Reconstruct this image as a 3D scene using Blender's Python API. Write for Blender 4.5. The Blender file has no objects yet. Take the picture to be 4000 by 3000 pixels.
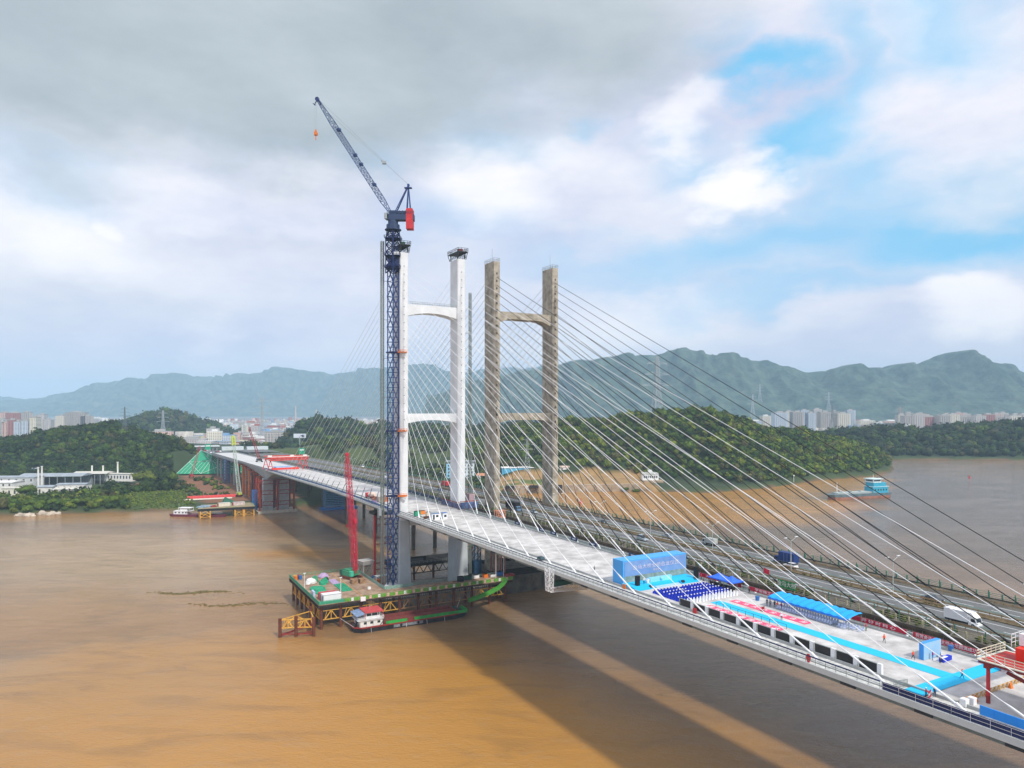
import bpy, bmesh, math, random
import numpy as np
from mathutils import Vector, Matrix
random.seed(7); rng = np.random.default_rng(11)
R = math.radians
# ------------------------------------------------------------------ camera
sc = bpy.context.scene
CAMZ = 84.0
cam_d = bpy.data.cameras.new('camera'); cam = bpy.data.objects.new('camera', cam_d)
sc.collection.objects.link(cam); sc.camera = cam
cam.location = (0, 0, CAMZ); cam.rotation_euler = (R(90), 0, 0)
cam_d.sensor_width = 36.0; cam_d.lens = 36.0 * 2776 / 4000
cam_d.shift_y = 100 / 4000.0
cam_d.clip_start = 1.0; cam_d.clip_end = 60000
# ------------------------------------------------------------------ sun, exposure
SUN_AZ = Vector((0.585, -0.811)); SUN_EL = R(47)
sv = Vector((SUN_AZ.x * math.cos(SUN_EL), SUN_AZ.y * math.cos(SUN_EL), math.sin(SUN_EL))).normalized()
sun_d = bpy.data.lights.new('sun', 'SUN'); sun = bpy.data.objects.new('sun', sun_d)
sc.collection.objects.link(sun)
sun_d.energy = 3.2; sun_d.angle = R(3.6); sun_d.color = (1.0, 0.95, 0.87)
sun.rotation_euler = sv.to_track_quat('Z', 'Y').to_euler(); sun.location = (0, 0, 400)
sc.view_settings.view_transform = 'Standard'; sc.view_settings.look = 'None'
sc.view_settings.exposure = 0.07; sc.view_settings.gamma = 1.0
# ------------------------------------------------------------------ world
world = bpy.data.worlds.new('World'); sc.world = world; world.use_nodes = True
wt = world.node_tree; wt.nodes.clear()
def wn(t, **k):
    n = wt.nodes.new(t)
    for a, b in k.items(): setattr(n, a, b)
    return n
def wl(a, b): wt.links.new(a, b)
def wmath(op, a, b=None, c=None):
    n = wn('ShaderNodeMath', operation=op)
    for i, v in enumerate((a, b, c)):
        if v is None: continue
        if isinstance(v, (int, float)): n.inputs[i].default_value = v
        else: wl(v, n.inputs[i])
    return n.outputs[0]
def sl(h):
    h = h.lstrip('#'); v = [int(h[i:i + 2], 16) / 255 for i in (0, 2, 4)]
    return tuple(x / 12.92 if x <= .04045 else ((x + .055) / 1.055) ** 2.4 for x in v)
WS = 0.1
sky = wn('ShaderNodeTexSky', sky_type='NISHITA'); sky.sun_disc = False
sky.sun_elevation = SUN_EL; sky.sun_rotation = math.atan2(SUN_AZ.x, SUN_AZ.y); sky.altitude = 50; sky.dust_density = 1.5
tc = wn('ShaderNodeTexCoord'); sep = wn('ShaderNodeSeparateXYZ'); wl(tc.outputs['Generated'], sep.inputs[0])
az = wmath('ARCTAN2', sep.outputs[0], sep.outputs[1]); el = wmath('ARCSINE', sep.outputs[2])
cmb = wn('ShaderNodeCombineXYZ'); wl(az, cmb.inputs[0]); wl(el, cmb.inputs[1])
nz = wn('ShaderNodeTexNoise'); nz.inputs['Scale'].default_value = 5.0; nz.inputs['Detail'].default_value = 7; nz.inputs['Roughness'].default_value = .55
mpn = wn('ShaderNodeMapping'); mpn.inputs['Scale'].default_value = (1, 1, 1.9); wl(tc.outputs['Generated'], mpn.inputs[0]); wl(mpn.outputs[0], nz.inputs['Vector'])
wv = wn('ShaderNodeVectorMath', operation='SUBTRACT'); wl(nz.outputs['Color'], wv.inputs[0]); wv.inputs[1].default_value = (.5, .5, .5)
wv2 = wn('ShaderNodeVectorMath', operation='SCALE'); wl(wv.outputs[0], wv2.inputs[0]); wv2.inputs['Scale'].default_value = .26
wv3 = wn('ShaderNodeVectorMath', operation='MULTIPLY'); wl(wv2.outputs[0], wv3.inputs[0]); wv3.inputs[1].default_value = (1, .8, 0)
pos = wn('ShaderNodeVectorMath', operation='ADD'); wl(cmb.outputs[0], pos.inputs[0]); wl(wv3.outputs[0], pos.inputs[1])
def blob(vx, vy, rx, ry, gain=1.0, soft=1.0, tilt=0.0):
    # one cloud or clear patch, given by azimuth and elevation
    px, py = vx / .553, vy / .553
    a = math.atan((px - 2000) / 2776); e = math.atan((1600 - py) / math.hypot(2776, px - 2000))
    sx = rx / .553 / 2776; sy = ry / .553 / 2776
    m = wn('ShaderNodeMapping', vector_type='TEXTURE'); wl(pos.outputs[0], m.inputs[0])
    m.inputs['Location'].default_value = (a, e, 0); m.inputs['Scale'].default_value = (sx, sy, 1); m.inputs['Rotation'].default_value = (0, 0, tilt)
    ln = wn('ShaderNodeVectorMath', operation='LENGTH'); wl(m.outputs[0], ln.inputs[0])
    r = wn('ShaderNodeMapRange', interpolation_type='SMOOTHSTEP'); wl(ln.outputs['Value'], r.inputs[0])
    r.inputs[1].default_value = 1 + soft * .5; r.inputs[2].default_value = max(0, 1 - soft); r.inputs[3].default_value = 0; r.inputs[4].default_value = gain
    return r.outputs[0]
def comb(lst):
    o = lst[0]
    for x in lst[1:]: o = wmath('MAXIMUM', o, x)
    return o
gap = comb([blob(1500, 330, 120, 60, .45, 1), blob(2100, 500, 340, 80, 1, .9), blob(1750, 520, 420, 70, .8, 1), blob(1450, 560, 260, 50, .6, 1), blob(1850, 200, 70, 160, .8, 1), blob(1900, 400, 120, 60, .8, 1), blob(1720, 620, 330, 40, .6, 1), blob(1950, 130, 160, 40, .6, 1), blob(1640, 150, 130, 50, 1, .8), blob(1290, 262, 60, 30, .5), blob(1785, 300, 110, 90, 1, .8), blob(2060, 60, 130, 70, .9),
            blob(1960, 470, 420, 90, .75, 1), blob(1400, 590, 330, 60, .42, 1), blob(95, 405, 150, 60, .4), blob(1700, 560, 400, 50, .6, 1),
            blob(1110, 330, 150, 60, .45), blob(1000, 500, 200, 60, .3), blob(1560, 60, 90, 40, .4), blob(820, 345, 80, 40, .35)])
bright = comb([blob(650, 395, 150, 60, .75), blob(90, 520, 190, 110, .9), blob(420, 440, 300, 70, .55), blob(150, 300, 300, 50, .4), blob(850, 600, 260, 60, .35), blob(245, 488, 60, 45, .9), blob(1070, 430, 170, 95, .9, .8), blob(1240, 350, 130, 70, .6),
               blob(1485, 240, 65, 65, .8, .7), blob(1620, 385, 120, 62, .95, .6), blob(2080, 240, 200, 150, .75), blob(2090, 672, 140, 62, .95, .6),
               blob(440, 725, 90, 50, .7), blob(1760, 690, 130, 40, .4), blob(560, 480, 60, 40, .5), blob(1350, 680, 200, 60, .5), blob(1600, 400, 200, 50, .3), blob(2000, 40, 70, 120, .3)])
dark = comb([blob(560, 60, 760, 270, 1, .45), blob(1150, 40, 420, 190, .9, .6), blob(40, 70, 400, 230, .95, .5), blob(1080, 200, 260, 60, .25, 1),
             blob(650, 560, 260, 45, .18, 1), blob(150, 640, 300, 40, .16, 1), blob(700, 430, 300, 30, .1, 1), blob(2180, 420, 200, 60, .15, 1)])
nz2 = wn('ShaderNodeTexNoise'); nz2.inputs['Scale'].default_value = 2.6; nz2.inputs['Detail'].default_value = 9; nz2.inputs['Roughness'].default_value = .6
mp2 = wn('ShaderNodeMapping'); mp2.inputs['Scale'].default_value = (1, 1, 2.6); mp2.inputs['Location'].default_value = (3.1, 1.7, .4); wl(tc.outputs['Generated'], mp2.inputs[0]); wl(mp2.outputs[0], nz2.inputs['Vector'])
def wmix(f, a, b, bt='MIX'):
    n = wn('ShaderNodeMix', data_type='RGBA', blend_type=bt)
    if isinstance(f, (int, float)): n.inputs[0].default_value = f
    else: wl(f, n.inputs[0])
    for i, v in ((6, a), (7, b)):
        if isinstance(v, tuple): n.inputs[i].default_value = (*v, 1) if len(v) == 3 else v
        else: wl(v, n.inputs[i])
    return n.outputs[2]
def K(h, g=1.0): return tuple(x * g / WS for x in sl(h))
skyb = wmix(.8, sky.outputs[0], K('#7fd2ff', 1.08))
nz3 = wn('ShaderNodeMapRange'); wl(nz2.outputs[0], nz3.inputs[0]); nz3.inputs[1].default_value = .32; nz3.inputs[2].default_value = .66
base = wmix(nz3.outputs[0], K('#c6cfec', 1.0), K('#f0f0f9', 1.03))
c0 = wmix(gap, base, skyb)
nzb = wn('ShaderNodeMapRange'); wl(nz2.outputs[0], nzb.inputs[0]); nzb.inputs[1].default_value = .35; nzb.inputs[2].default_value = .65; nzb.inputs[3].default_value = .6; nzb.inputs[4].default_value = 1.25
c1 = wmix(wmath('MULTIPLY', bright, nzb.outputs[0]), c0, K('#fbf8fb', 1.12))
dk = wmix(nz3.outputs[0], K('#a9b6bd'), K('#c8d2d8'))
c2 = wmix(wmath('MINIMUM', dark, .97), c1, dk)
hz = wn('ShaderNodeMapRange', interpolation_type='SMOOTHSTEP'); wl(el, hz.inputs[0]); hz.inputs[1].default_value = .10; hz.inputs[2].default_value = .0; hz.inputs[3].default_value = 0; hz.inputs[4].default_value = .55
c3 = wmix(hz.outputs[0], c2, K('#d6def2', 1.0))
bg = wn('ShaderNodeBackground'); wl(c3, bg.inputs[0]); bg.inputs[1].default_value = WS
wo = wn('ShaderNodeOutputWorld'); wl(bg.outputs[0], wo.inputs[0])
world.cycles.sampling_method = 'MANUAL'; world.cycles.sample_map_resolution = 512
sc.cycles.volume_bounces = 1; sc.cycles.max_bounces = 6; sc.cycles.diffuse_bounces = 2; sc.cycles.glossy_bounces = 3
# ------------------------------------------------------------------ materials
MATS = {}
def mat(name, col, rough=.7, metal=0.0, var=.12, scale=.6, bump=0.0, bscale=None, col2=None, emit=0, spec=.5, tint=False):
    if name in MATS: return MATS[name]
    if isinstance(col, str): col = sl(col)
    if isinstance(col2, str): col2 = sl(col2)
    m = bpy.data.materials.new(name); m.use_nodes = True; nt = m.node_tree; b = nt.nodes['Principled BSDF']
    b.inputs['Roughness'].default_value = rough; b.inputs['Metallic'].default_value = metal; b.inputs['Specular IOR Level'].default_value = spec
    t = nt.nodes.new('ShaderNodeTexCoord'); n = nt.nodes.new('ShaderNodeTexNoise'); n.inputs['Scale'].default_value = scale; n.inputs['Detail'].default_value = 6
    n.inputs['Roughness'].default_value = .62; nt.links.new(t.outputs['Object'], n.inputs['Vector'])
    r = nt.nodes.new('ShaderNodeMapRange'); nt.links.new(n.outputs[0], r.inputs[0]); r.inputs[1].default_value = .35; r.inputs[2].default_value = .65
    mx = nt.nodes.new('ShaderNodeMix'); mx.data_type = 'RGBA'; nt.links.new(r.outputs[0], mx.inputs[0])
    a = tuple(min(1, x * (1 - var)) for x in col); c = col2 if col2 else tuple(min(.95, x * (1 + var)) for x in col)
    mx.inputs[6].default_value = (*a, 1); mx.inputs[7].default_value = (*c, 1)
    out = mx.outputs[2]
    if tint:
        at = nt.nodes.new('ShaderNodeAttribute'); at.attribute_name = 'tint'
        m2 = nt.nodes.new('ShaderNodeMix'); m2.data_type = 'RGBA'; m2.blend_type = 'MULTIPLY'; m2.inputs[0].default_value = 1
        nt.links.new(out, m2.inputs[6]); nt.links.new(at.outputs['Color'], m2.inputs[7]); out = m2.outputs[2]
    nt.links.new(out, b.inputs['Base Color'])
    if bump:
        bn = nt.nodes.new('ShaderNodeTexNoise'); bn.inputs['Scale'].default_value = bscale or scale * 6; bn.inputs['Detail'].default_value = 4
        nt.links.new(t.outputs['Object'], bn.inputs['Vector'])
        bp = nt.nodes.new('ShaderNodeBump'); bp.inputs['Strength'].default_value = min(1, bump); bp.inputs['Distance'].default_value = .1 if scale > .02 else 40
        nt.links.new(bn.outputs[0], bp.inputs['Height']); nt.links.new(bp.outputs[0], b.inputs['Normal'])
    if emit:
        b.inputs['Emission Color'].default_value = (*col, 1); b.inputs['Emission Strength'].default_value = emit
    MATS[name] = m; return m
def M(name, *a, **k): return mat(name, *a, **k)
white_conc = M('white_painted_concrete', '#dfe2e2', .65, var=.09, scale=.18)
old_conc = M('weathered_concrete', '#9a9180', .9, var=.25, scale=.35, bump=.3, col2='#c0b7a4')
deck_conc = M('pale_deck_concrete', '#b9b7b3', .85, var=.16, scale=.22, col2='#d8d6d2')
grey_conc = M('grey_concrete', '#a7aaa8', .85, var=.15, scale=.3)
dark_conc = M('stained_dark_concrete', '#5c584e', .95, var=.4, scale=.25)
steel_pale = M('pale_grey_steel', '#c9cfcc', .5, var=.06, scale=.3)
steel_dark = M('dark_grey_steel', '#6f7a76', .6, var=.2, scale=.5)
asphalt = M('asphalt', '#6e7070', .9, var=.12, scale=.4, spec=.3)
navy = M('navy_paint', '#203f7a', .45, var=.2)
navy2 = M('dark_navy_paint', '#182b5c', .5, var=.2)
bluep = M('blue_paint', '#2f6fb4', .5, var=.15)
red = M('red_paint', '#c62f33', .5, var=.15); redd = M('dark_red_paint', '#8c2b26', .6, var=.25)
orange = M('orange_paint', '#e07a28', .5, var=.15)
yellow = M('yellow_paint', '#d9a544', .55, var=.2); yel2 = M('bright_yellow_paint', '#c8d43c', .55)
rust = M('rusty_steel', '#6a3a28', .85, var=.3, scale=.8)
black = M('black_rubber', '#191a1c', .7, var=.1)
whitep = M('white_paint', '#eceeee', .45, var=.04)
greyp = M('grey_paint', '#9aa2a6', .5, var=.1)
greenp = M('green_paint', '#3d8f68', .6, var=.2); lime = M('lime_green_mesh', '#669f3a', .7, var=.3, scale=1.2)
dgreen = M('dark_green_paint', '#27594a', .6, var=.2)
netg = M('green_debris_net', '#2b9a72', .85, var=.3, scale=1.2)
cyan = M('cyan_carpet', '#1fc0ee', .8, var=.03); skyblue = M('sky_blue_panel', '#3f9be8', .6, var=.05); paleblue = M('pale_blue_panel', '#a9cdef', .6, var=.08, scale=.8)
pink = M('pink_red_carpet', '#e8557a', .8, var=.04); banner = M('red_banner_cloth', '#c9203f', .7, var=.05)
glass = M('dark_window_glass', '#27333a', .12, var=.2, spec=.8)
screen = M('black_screen', '#17181c', .35, var=.2, scale=3)
cable_w = M('white_cable', '#f2f4f4', .5, var=.02); cable_b = M('black_cable', '#141517', .6, var=.1)
royal = M('royal_blue_cloth', '#1434c0', .8, var=.15, scale=4)
timber = M('brown_timber', '#8f6a48', .85, var=.25, scale=.8, col2='#b08f70')
bark = M('tree_bark', '#4a3c2c', .95, var=.3)
galv = M('galvanised_steel', '#8f9894', .5, .3, var=.1)
# ------------------------------------------------------------------ mesh building
k_ = .562; TH = math.atan(k_); CT, ST = math.cos(TH), math.sin(TH)
def bw(t, s, z=0): return Vector((t * CT - s * ST, t * ST + s * CT, z))
class MB:
    def __init__(self, off=(0, 0, 0)): self.v = []; self.f = []; self.m = []; self.off = Vector(off); self.mi = 0
    def add(self, vs, fs):
        b = len(self.v); self.v += [tuple(Vector(p) - self.off) for p in vs]
        for f in fs: self.f.append([b + i for i in f]); self.m.append(self.mi)
        return self
    def box(self, x0, x1, y0, y1, z0, z1):
        return self.add([(x0, y0, z0), (x1, y0, z0), (x1, y1, z0), (x0, y1, z0), (x0, y0, z1), (x1, y0, z1), (x1, y1, z1), (x0, y1, z1)],
                        [(0, 3, 2, 1), (4, 5, 6, 7), (0, 1, 5, 4), (1, 2, 6, 5), (2, 3, 7, 6), (3, 0, 4, 7)])
    def cb(self, c, d): return self.box(c[0] - d[0] / 2, c[0] + d[0] / 2, c[1] - d[1] / 2, c[1] + d[1] / 2, c[2], c[2] + d[2])
    def tube(self, p, q, r, r2=None, n=6, cap=True):
        p = Vector(p); q = Vector(q); r2 = r if r2 is None else r2; d = q - p
        if d.length < 1e-6: return self
        d.normalize(); up = Vector((0, 0, 1)) if abs(d.z) < .95 else Vector((1, 0, 0)); u = d.cross(up).normalized(); w = d.cross(u)
        vs = []
        for c, rr in ((p, r), (q, r2)):
            for i in range(n):
                a = 2 * math.pi * (i + .5) / n; vs.append(c + (u * math.cos(a) + w * math.sin(a)) * rr)
        fs = [(i, (i + 1) % n, n + (i + 1) % n, n + i) for i in range(n)]
        if cap: fs += [tuple(range(n - 1, -1, -1)), tuple(range(n, 2 * n))]
        return self.add(vs, fs)
    def bar(self, p, q, w): return self.tube(p, q, w * .7071, n=4)
    def prism(self, pts, z0, z1, top=None):
        n = len(pts); top = top or pts
        return self.add([(x, y, z0) for x, y in pts] + [(x, y, z1) for x, y in top], [tuple(range(n - 1, -1, -1)), tuple(range(n, 2 * n))] + [(i, (i + 1) % n, n + (i + 1) % n, n + i) for i in range(n)])
    def extr_y(self, prof, y0, y1, prof1=None):   # profile of (x, z) points swept along y
        n = len(prof); prof1 = prof1 or prof
        return self.add([(x, y0, z) for x, z in prof] + [(x, y1, z) for x, z in prof1], [tuple(range(n)), tuple(range(2 * n - 1, n - 1, -1))] + [(i, n + i, n + (i + 1) % n, (i + 1) % n) for i in range(n)])
    def ball(self, c, r, n=6, m=4, sc_=(1, 1, 1), z0=-90, jit=0):
        vs = []; fs = []
        for j in range(m + 1):
            e = R(z0 + (90 - z0) * j / m)
            for i in range(n):
                a = 2 * math.pi * i / n; q = r * (1 + random.uniform(-jit, jit))
                vs.append((c[0] + q * sc_[0] * math.cos(e) * math.cos(a), c[1] + q * sc_[1] * math.cos(e) * math.sin(a), c[2] + q * sc_[2] * math.sin(e)))
        for j in range(m):
            for i in range(n): fs.append((j * n + i, j * n + (i + 1) % n, (j + 1) * n + (i + 1) % n, (j + 1) * n + i))
        return self.add(vs, fs)
    def lat(self, p, q, w, n, cw, bw_, w1=None, kind='X', side=None, h=None, h1=None):
        # four-chord lattice from p to q
        p = Vector(p); q = Vector(q); d = (q - p).normalized(); w1 = w if w1 is None else w1; h = w if h is None else h; h1 = w1 if h1 is None else h1
        sd = Vector(side) if side else (Vector((1, 0, 0)) if abs(d.x) < .9 else Vector((0, 1, 0)))
        u = (sd - d * sd.dot(d)).normalized(); v = d.cross(u)
        def c(i, f):
            sx, sy = ((-1, -1), (1, -1), (1, 1), (-1, 1))[i % 4]
            return p.lerp(q, f) + u * sx * (w + (w1 - w) * f) / 2 + v * sy * (h + (h1 - h) * f) / 2
        for i in range(4): self.bar(c(i, 0), c(i, 1), cw)
        for j in range(n):
            a, b = j / n, (j + 1) / n
            for i in range(4):
                self.bar(c(i, b), c(i + 1, b), bw_)
                if kind == 'X': self.bar(c(i, a), c(i + 1, b), bw_); self.bar(c(i + 1, a), c(i, b), bw_)
                elif kind == 'K': mpt = (c(i, b) + c(i + 1, b)) / 2; self.bar(c(i, a), mpt, bw_); self.bar(c(i + 1, a), mpt, bw_)
                else:
                    if j % 2: self.bar(c(i, a), c(i + 1, b), bw_)
                    else: self.bar(c(i + 1, a), c(i, b), bw_)
        return self
    def rail(self, pts, h, r=.04, step=2.0, rails=2, post=None):
        post = post or r
        for a, b in zip(pts[:-1], pts[1:]):
            a = Vector(a); b = Vector(b); L = (b - a).length; n = max(1, round(L / step))
            for k in range(1, rails + 1): self.bar(a + Vector((0, 0, h * k / rails)), b + Vector((0, 0, h * k / rails)), r * 2)
            for i in range(n + 1):
                c = a.lerp(b, i / n); self.bar(c, c + Vector((0, 0, h)), post * 2)
        return self
    def mesh(self, name, mats):
        me = bpy.data.meshes.new(name); me.from_pydata(self.v, [], self.f)
        mats = mats if isinstance(mats, (list, tuple)) else [mats]
        for m in mats: me.materials.append(m)
        if len(mats) > 1: me.polygons.foreach_set('material_index', self.m)
        me.update(); return me
    def build(self, name, mats, parent=None, loc=None, rz=0.0, smooth=False):
        o = bpy.data.objects.new(name, self.mesh(name, mats)); sc.collection.objects.link(o)
        if smooth: o.data.polygons.foreach_set('use_smooth', [True] * len(o.data.polygons))
        if parent: o.parent = parent
        if loc is not None: o.location = loc; o.rotation_euler = (0, 0, rz)
        return o
def tag(o, label=None, cat=None, group=None, kind=None):
    if label: o['label'] = label
    if cat: o['category'] = cat
    if group: o['group'] = group
    if kind: o['kind'] = kind
    return o
def thing(name, label, cat, base, rz=0.0, group=None, frame='B'):
    # Empty at a thing's base; frame B = bridge axes (t across, s along), W = world axes
    o = bpy.data.objects.new(name, None); sc.collection.objects.link(o); o.empty_display_size = .5
    if frame == 'B': o.location = bw(*base); o.rotation_euler = (0, 0, TH + rz)
    else: o.location = base; o.rotation_euler = (0, 0, rz)
    return tag(o, label, cat, group)
def solo(mb, name, mats, label, cat, base, rz=0.0, group=None, frame='B', kind=None):
    o = mb.build(name, mats)
    if frame == 'B': o.location = bw(*base); o.rotation_euler = (0, 0, TH + rz)
    else: o.location = base; o.rotation_euler = (0, 0, rz)
    return tag(o, label, cat, group, kind)
def copy_tree(o, parent=None):
    c = o.copy(); sc.collection.objects.link(c)
    if parent: c.parent = parent
    for ch in list(o.children): copy_tree(ch, c)
    return c
def glyphs(s, size, extr=.02):
    cu = bpy.data.curves.new('txt', 'FONT'); cu.body = s; cu.size = size; cu.extrude = extr; cu.align_x = 'CENTER'; cu.align_y = 'CENTER'; cu.resolution_u = 2
    ob = bpy.data.objects.new('txt', cu); sc.collection.objects.link(ob)
    dg = bpy.context.evaluated_depsgraph_get(); me = bpy.data.meshes.new_from_object(ob.evaluated_get(dg))
    bpy.data.objects.remove(ob); bpy.data.curves.remove(cu); return me
ORD = ['first', 'second', 'third', 'fourth', 'fifth', 'sixth', 'seventh', 'eighth', 'ninth', 'tenth', 'eleventh', 'twelfth', 'thirteenth', 'fourteenth', 'fifteenth', 'sixteenth', 'seventeenth', 'eighteenth', 'nineteenth', 'twentieth']
def nth(i): return ORD[i] if i < 20 else '%d%s' % (i + 1, {0: 'st', 1: 'nd', 2: 'rd'}.get(i % 10, 'th'))
def lettering(s, size, m, parent, loc, rot, name='lettering', wx=1.0):
    me = glyphs(s, size); me.materials.clear(); me.materials.append(m)
    o = bpy.data.objects.new(name, me); sc.collection.objects.link(o); o.parent = parent; o.location = loc; o.rotation_euler = rot; o.scale = (wx, 1, 1); return o
# ================================================================== WATER
def grid(name, xs, ys, zf, m, kind='structure', smooth=True):
    X, Y = np.meshgrid(xs, ys); Z = zf(X, Y); nx, ny = len(xs), len(ys)
    co = np.stack([X, Y, Z], -1).reshape(-1, 3).astype(np.float32)
    i = np.arange(nx * ny).reshape(ny, nx); q = np.stack([i[:-1, :-1], i[:-1, 1:], i[1:, 1:], i[1:, :-1]], -1).reshape(-1, 4)
    me = bpy.data.meshes.new(name); me.vertices.add(len(co)); me.vertices.foreach_set('co', co.ravel())
    me.loops.add(q.size); me.loops.foreach_set('vertex_index', q.ravel().astype(np.int32))
    me.polygons.add(len(q)); me.polygons.foreach_set('loop_start', np.arange(0, q.size, 4, dtype=np.int32)); me.polygons.foreach_set('loop_total', np.full(len(q), 4, dtype=np.int32))
    me.materials.append(m); me.update(calc_edges=True); me.validate()
    if smooth: me.polygons.foreach_set('use_smooth', np.ones(len(q), bool))
    o = bpy.data.objects.new(name, me); sc.collection.objects.link(o)
    if kind: o['kind'] = kind
    return o, co
wm = bpy.data.materials.new('muddy_river_water'); wm.use_nodes = True; nt = wm.node_tree; b = nt.nodes['Principled BSDF']
geo = nt.nodes.new('ShaderNodeNewGeometry')
def nn(t, **k):
    n = nt.nodes.new(t)
    for a_, b_ in k.items(): setattr(n, a_, b_)
    return n
def noise(scale, det, mscale=(1, 1, 1), rot=0, dist=0):
    mp = nn('ShaderNodeMapping'); mp.inputs['Scale'].default_value = mscale; mp.inputs['Rotation'].default_value = (0, 0, rot); nt.links.new(geo.outputs['Position'], mp.inputs[0])
    n = nn('ShaderNodeTexNoise'); n.inputs['Scale'].default_value = scale; n.inputs['Detail'].default_value = det; n.inputs['Distortion'].default_value = dist; nt.links.new(mp.outputs[0], n.inputs['Vector']); return n.outputs[0]
def rng_(v, a, b_, c=0, d=1):
    r = nn('ShaderNodeMapRange', interpolation_type='SMOOTHSTEP'); nt.links.new(v, r.inputs[0])
    for i, x in enumerate((a, b_, c, d)): r.inputs[i + 1].default_value = x
    return r.outputs[0]
def mix_(f, a, c):
    n = nn('ShaderNodeMix', data_type='RGBA'); nt.links.new(f, n.inputs[0])
    for i, v in ((6, a), (7, c)):
        if isinstance(v, tuple): n.inputs[i].default_value = (*v, 1)
        else: nt.links.new(v, n.inputs[i])
    return n.outputs[2]
warp = noise(.012, 4, (1, 1.4, 1), .3, .5); streak2 = noise(.03, 5, (1, 2.6, 1), .25, 1.2); streak3 = noise(.12, 4, (1, 3.2, 1), .2, .8)
wpos = nn('ShaderNodeTexNoise'); wpos.inputs['Scale'].default_value = .011; wpos.inputs['Detail'].default_value = 5; nt.links.new(geo.outputs['Position'], wpos.inputs['Vector'])
wsub = nn('ShaderNodeVectorMath', operation='SUBTRACT'); nt.links.new(wpos.outputs['Color'], wsub.inputs[0]); wsub.inputs[1].default_value = (.5, .5, .5)
wsc = nn('ShaderNodeVectorMath', operation='MULTIPLY'); nt.links.new(wsub.outputs[0], wsc.inputs[0]); wsc.inputs[1].default_value = (190, 110, 0)
wad = nn('ShaderNodeVectorMath', operation='ADD'); nt.links.new(geo.outputs['Position'], wad.inputs[0]); nt.links.new(wsc.outputs[0], wad.inputs[1])
def light_patch(x, y, rx, ry, g=1.0, tilt=0.0, soft=.6):
    # light patch painted into the river colour at a world place
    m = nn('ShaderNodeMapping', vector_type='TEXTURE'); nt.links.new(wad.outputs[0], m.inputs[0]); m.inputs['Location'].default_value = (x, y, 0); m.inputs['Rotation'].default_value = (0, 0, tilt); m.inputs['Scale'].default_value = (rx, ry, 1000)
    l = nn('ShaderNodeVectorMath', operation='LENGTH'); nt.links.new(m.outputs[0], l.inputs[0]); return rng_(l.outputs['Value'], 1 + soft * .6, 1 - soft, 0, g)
def mx_(l):
    o = l[0]
    for x in l[1:]:
        n = nn('ShaderNodeMath', operation='MAXIMUM'); nt.links.new(o, n.inputs[0]); nt.links.new(x, n.inputs[1]); o = n.outputs[0]
    return o
org = mx_([light_patch(-45, 165, 120, 80, 1), light_patch(-75, 235, 100, 50, .75), light_patch(-25, 195, 60, 40, 1), light_patch(130, 640, 190, 130, 1, .1, .25), light_patch(330, 790, 200, 60, .9, .75, .35), light_patch(-125, 425, 55, 22, .9), light_patch(-300, 545, 200, 24, .5), light_patch(-170, 290, 120, 50, .4), light_patch(-90, 175, 150, 70, .9), light_patch(40, 470, 60, 60, .5)])  # orange: sunlit water between cloud shadows, painted into the colour
tan_ = mx_([light_patch(-150, 440, 110, 40, 1, 0, .6), light_patch(-210, 400, 190, 90, 1, .0, .9), light_patch(-120, 215, 90, 60, .6), light_patch(80, 330, 120, 60, .4)])  # tan: reflections of pale clouds, painted into the colour
colw = mix_(rng_(warp, .35, .65), (.200, .120, .062), (.270, .165, .085))
gry_ = light_patch(520, 560, 330, 420, .8, .2, .5); colw = mix_(gry_, colw, (.15, .115, .085))  # grey: sky reflection on the far right water, painted into the colour
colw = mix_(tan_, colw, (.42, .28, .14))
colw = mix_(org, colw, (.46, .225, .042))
colw = mix_(rng_(streak2, .45, .72, 0, .28), colw, (.13, .080, .042))  # random darker noise streaks in the water colour
colw = mix_(rng_(streak3, .5, .75, 0, .22), colw, (.40, .27, .14))
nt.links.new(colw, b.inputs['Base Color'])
b.inputs['IOR'].default_value = 1.33; b.inputs['Specular IOR Level'].default_value = .8
rg = rng_(noise(.02, 4, (1, 2, 1), .2, 1), .4, .65, .10, .22); nt.links.new(rg, b.inputs['Roughness'])
h1 = noise(.55, 5, (1, 2.3, 1), .45, .3); h2 = noise(.09, 4, (1, 1.8, 1), .3, .6)
ad = nn('ShaderNodeMath', operation='MULTIPLY_ADD'); nt.links.new(h2, ad.inputs[0]); ad.inputs[1].default_value = 2.2; nt.links.new(h1, ad.inputs[2])
bp = nn('ShaderNodeBump'); bp.inputs['Strength'].default_value = .5; bp.inputs['Distance'].default_value = .36; h3 = noise(1.7, 3, (1, 2.2, 1), .5, .5); ad2 = nn('ShaderNodeMath', operation='MULTIPLY_ADD'); nt.links.new(h3, ad2.inputs[0]); ad2.inputs[1].default_value = .8; nt.links.new(ad.outputs[0], ad2.inputs[2]); nt.links.new(ad2.outputs[0], bp.inputs['Height']); nt.links.new(bp.outputs[0], b.inputs['Normal'])
grid('river_water', np.array([-3500., -1200, -400, 0, 400, 1200, 4500]), np.array([-600., 0, 300, 700, 1300, 2600]), lambda X, Y: X * 0, wm)
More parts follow.
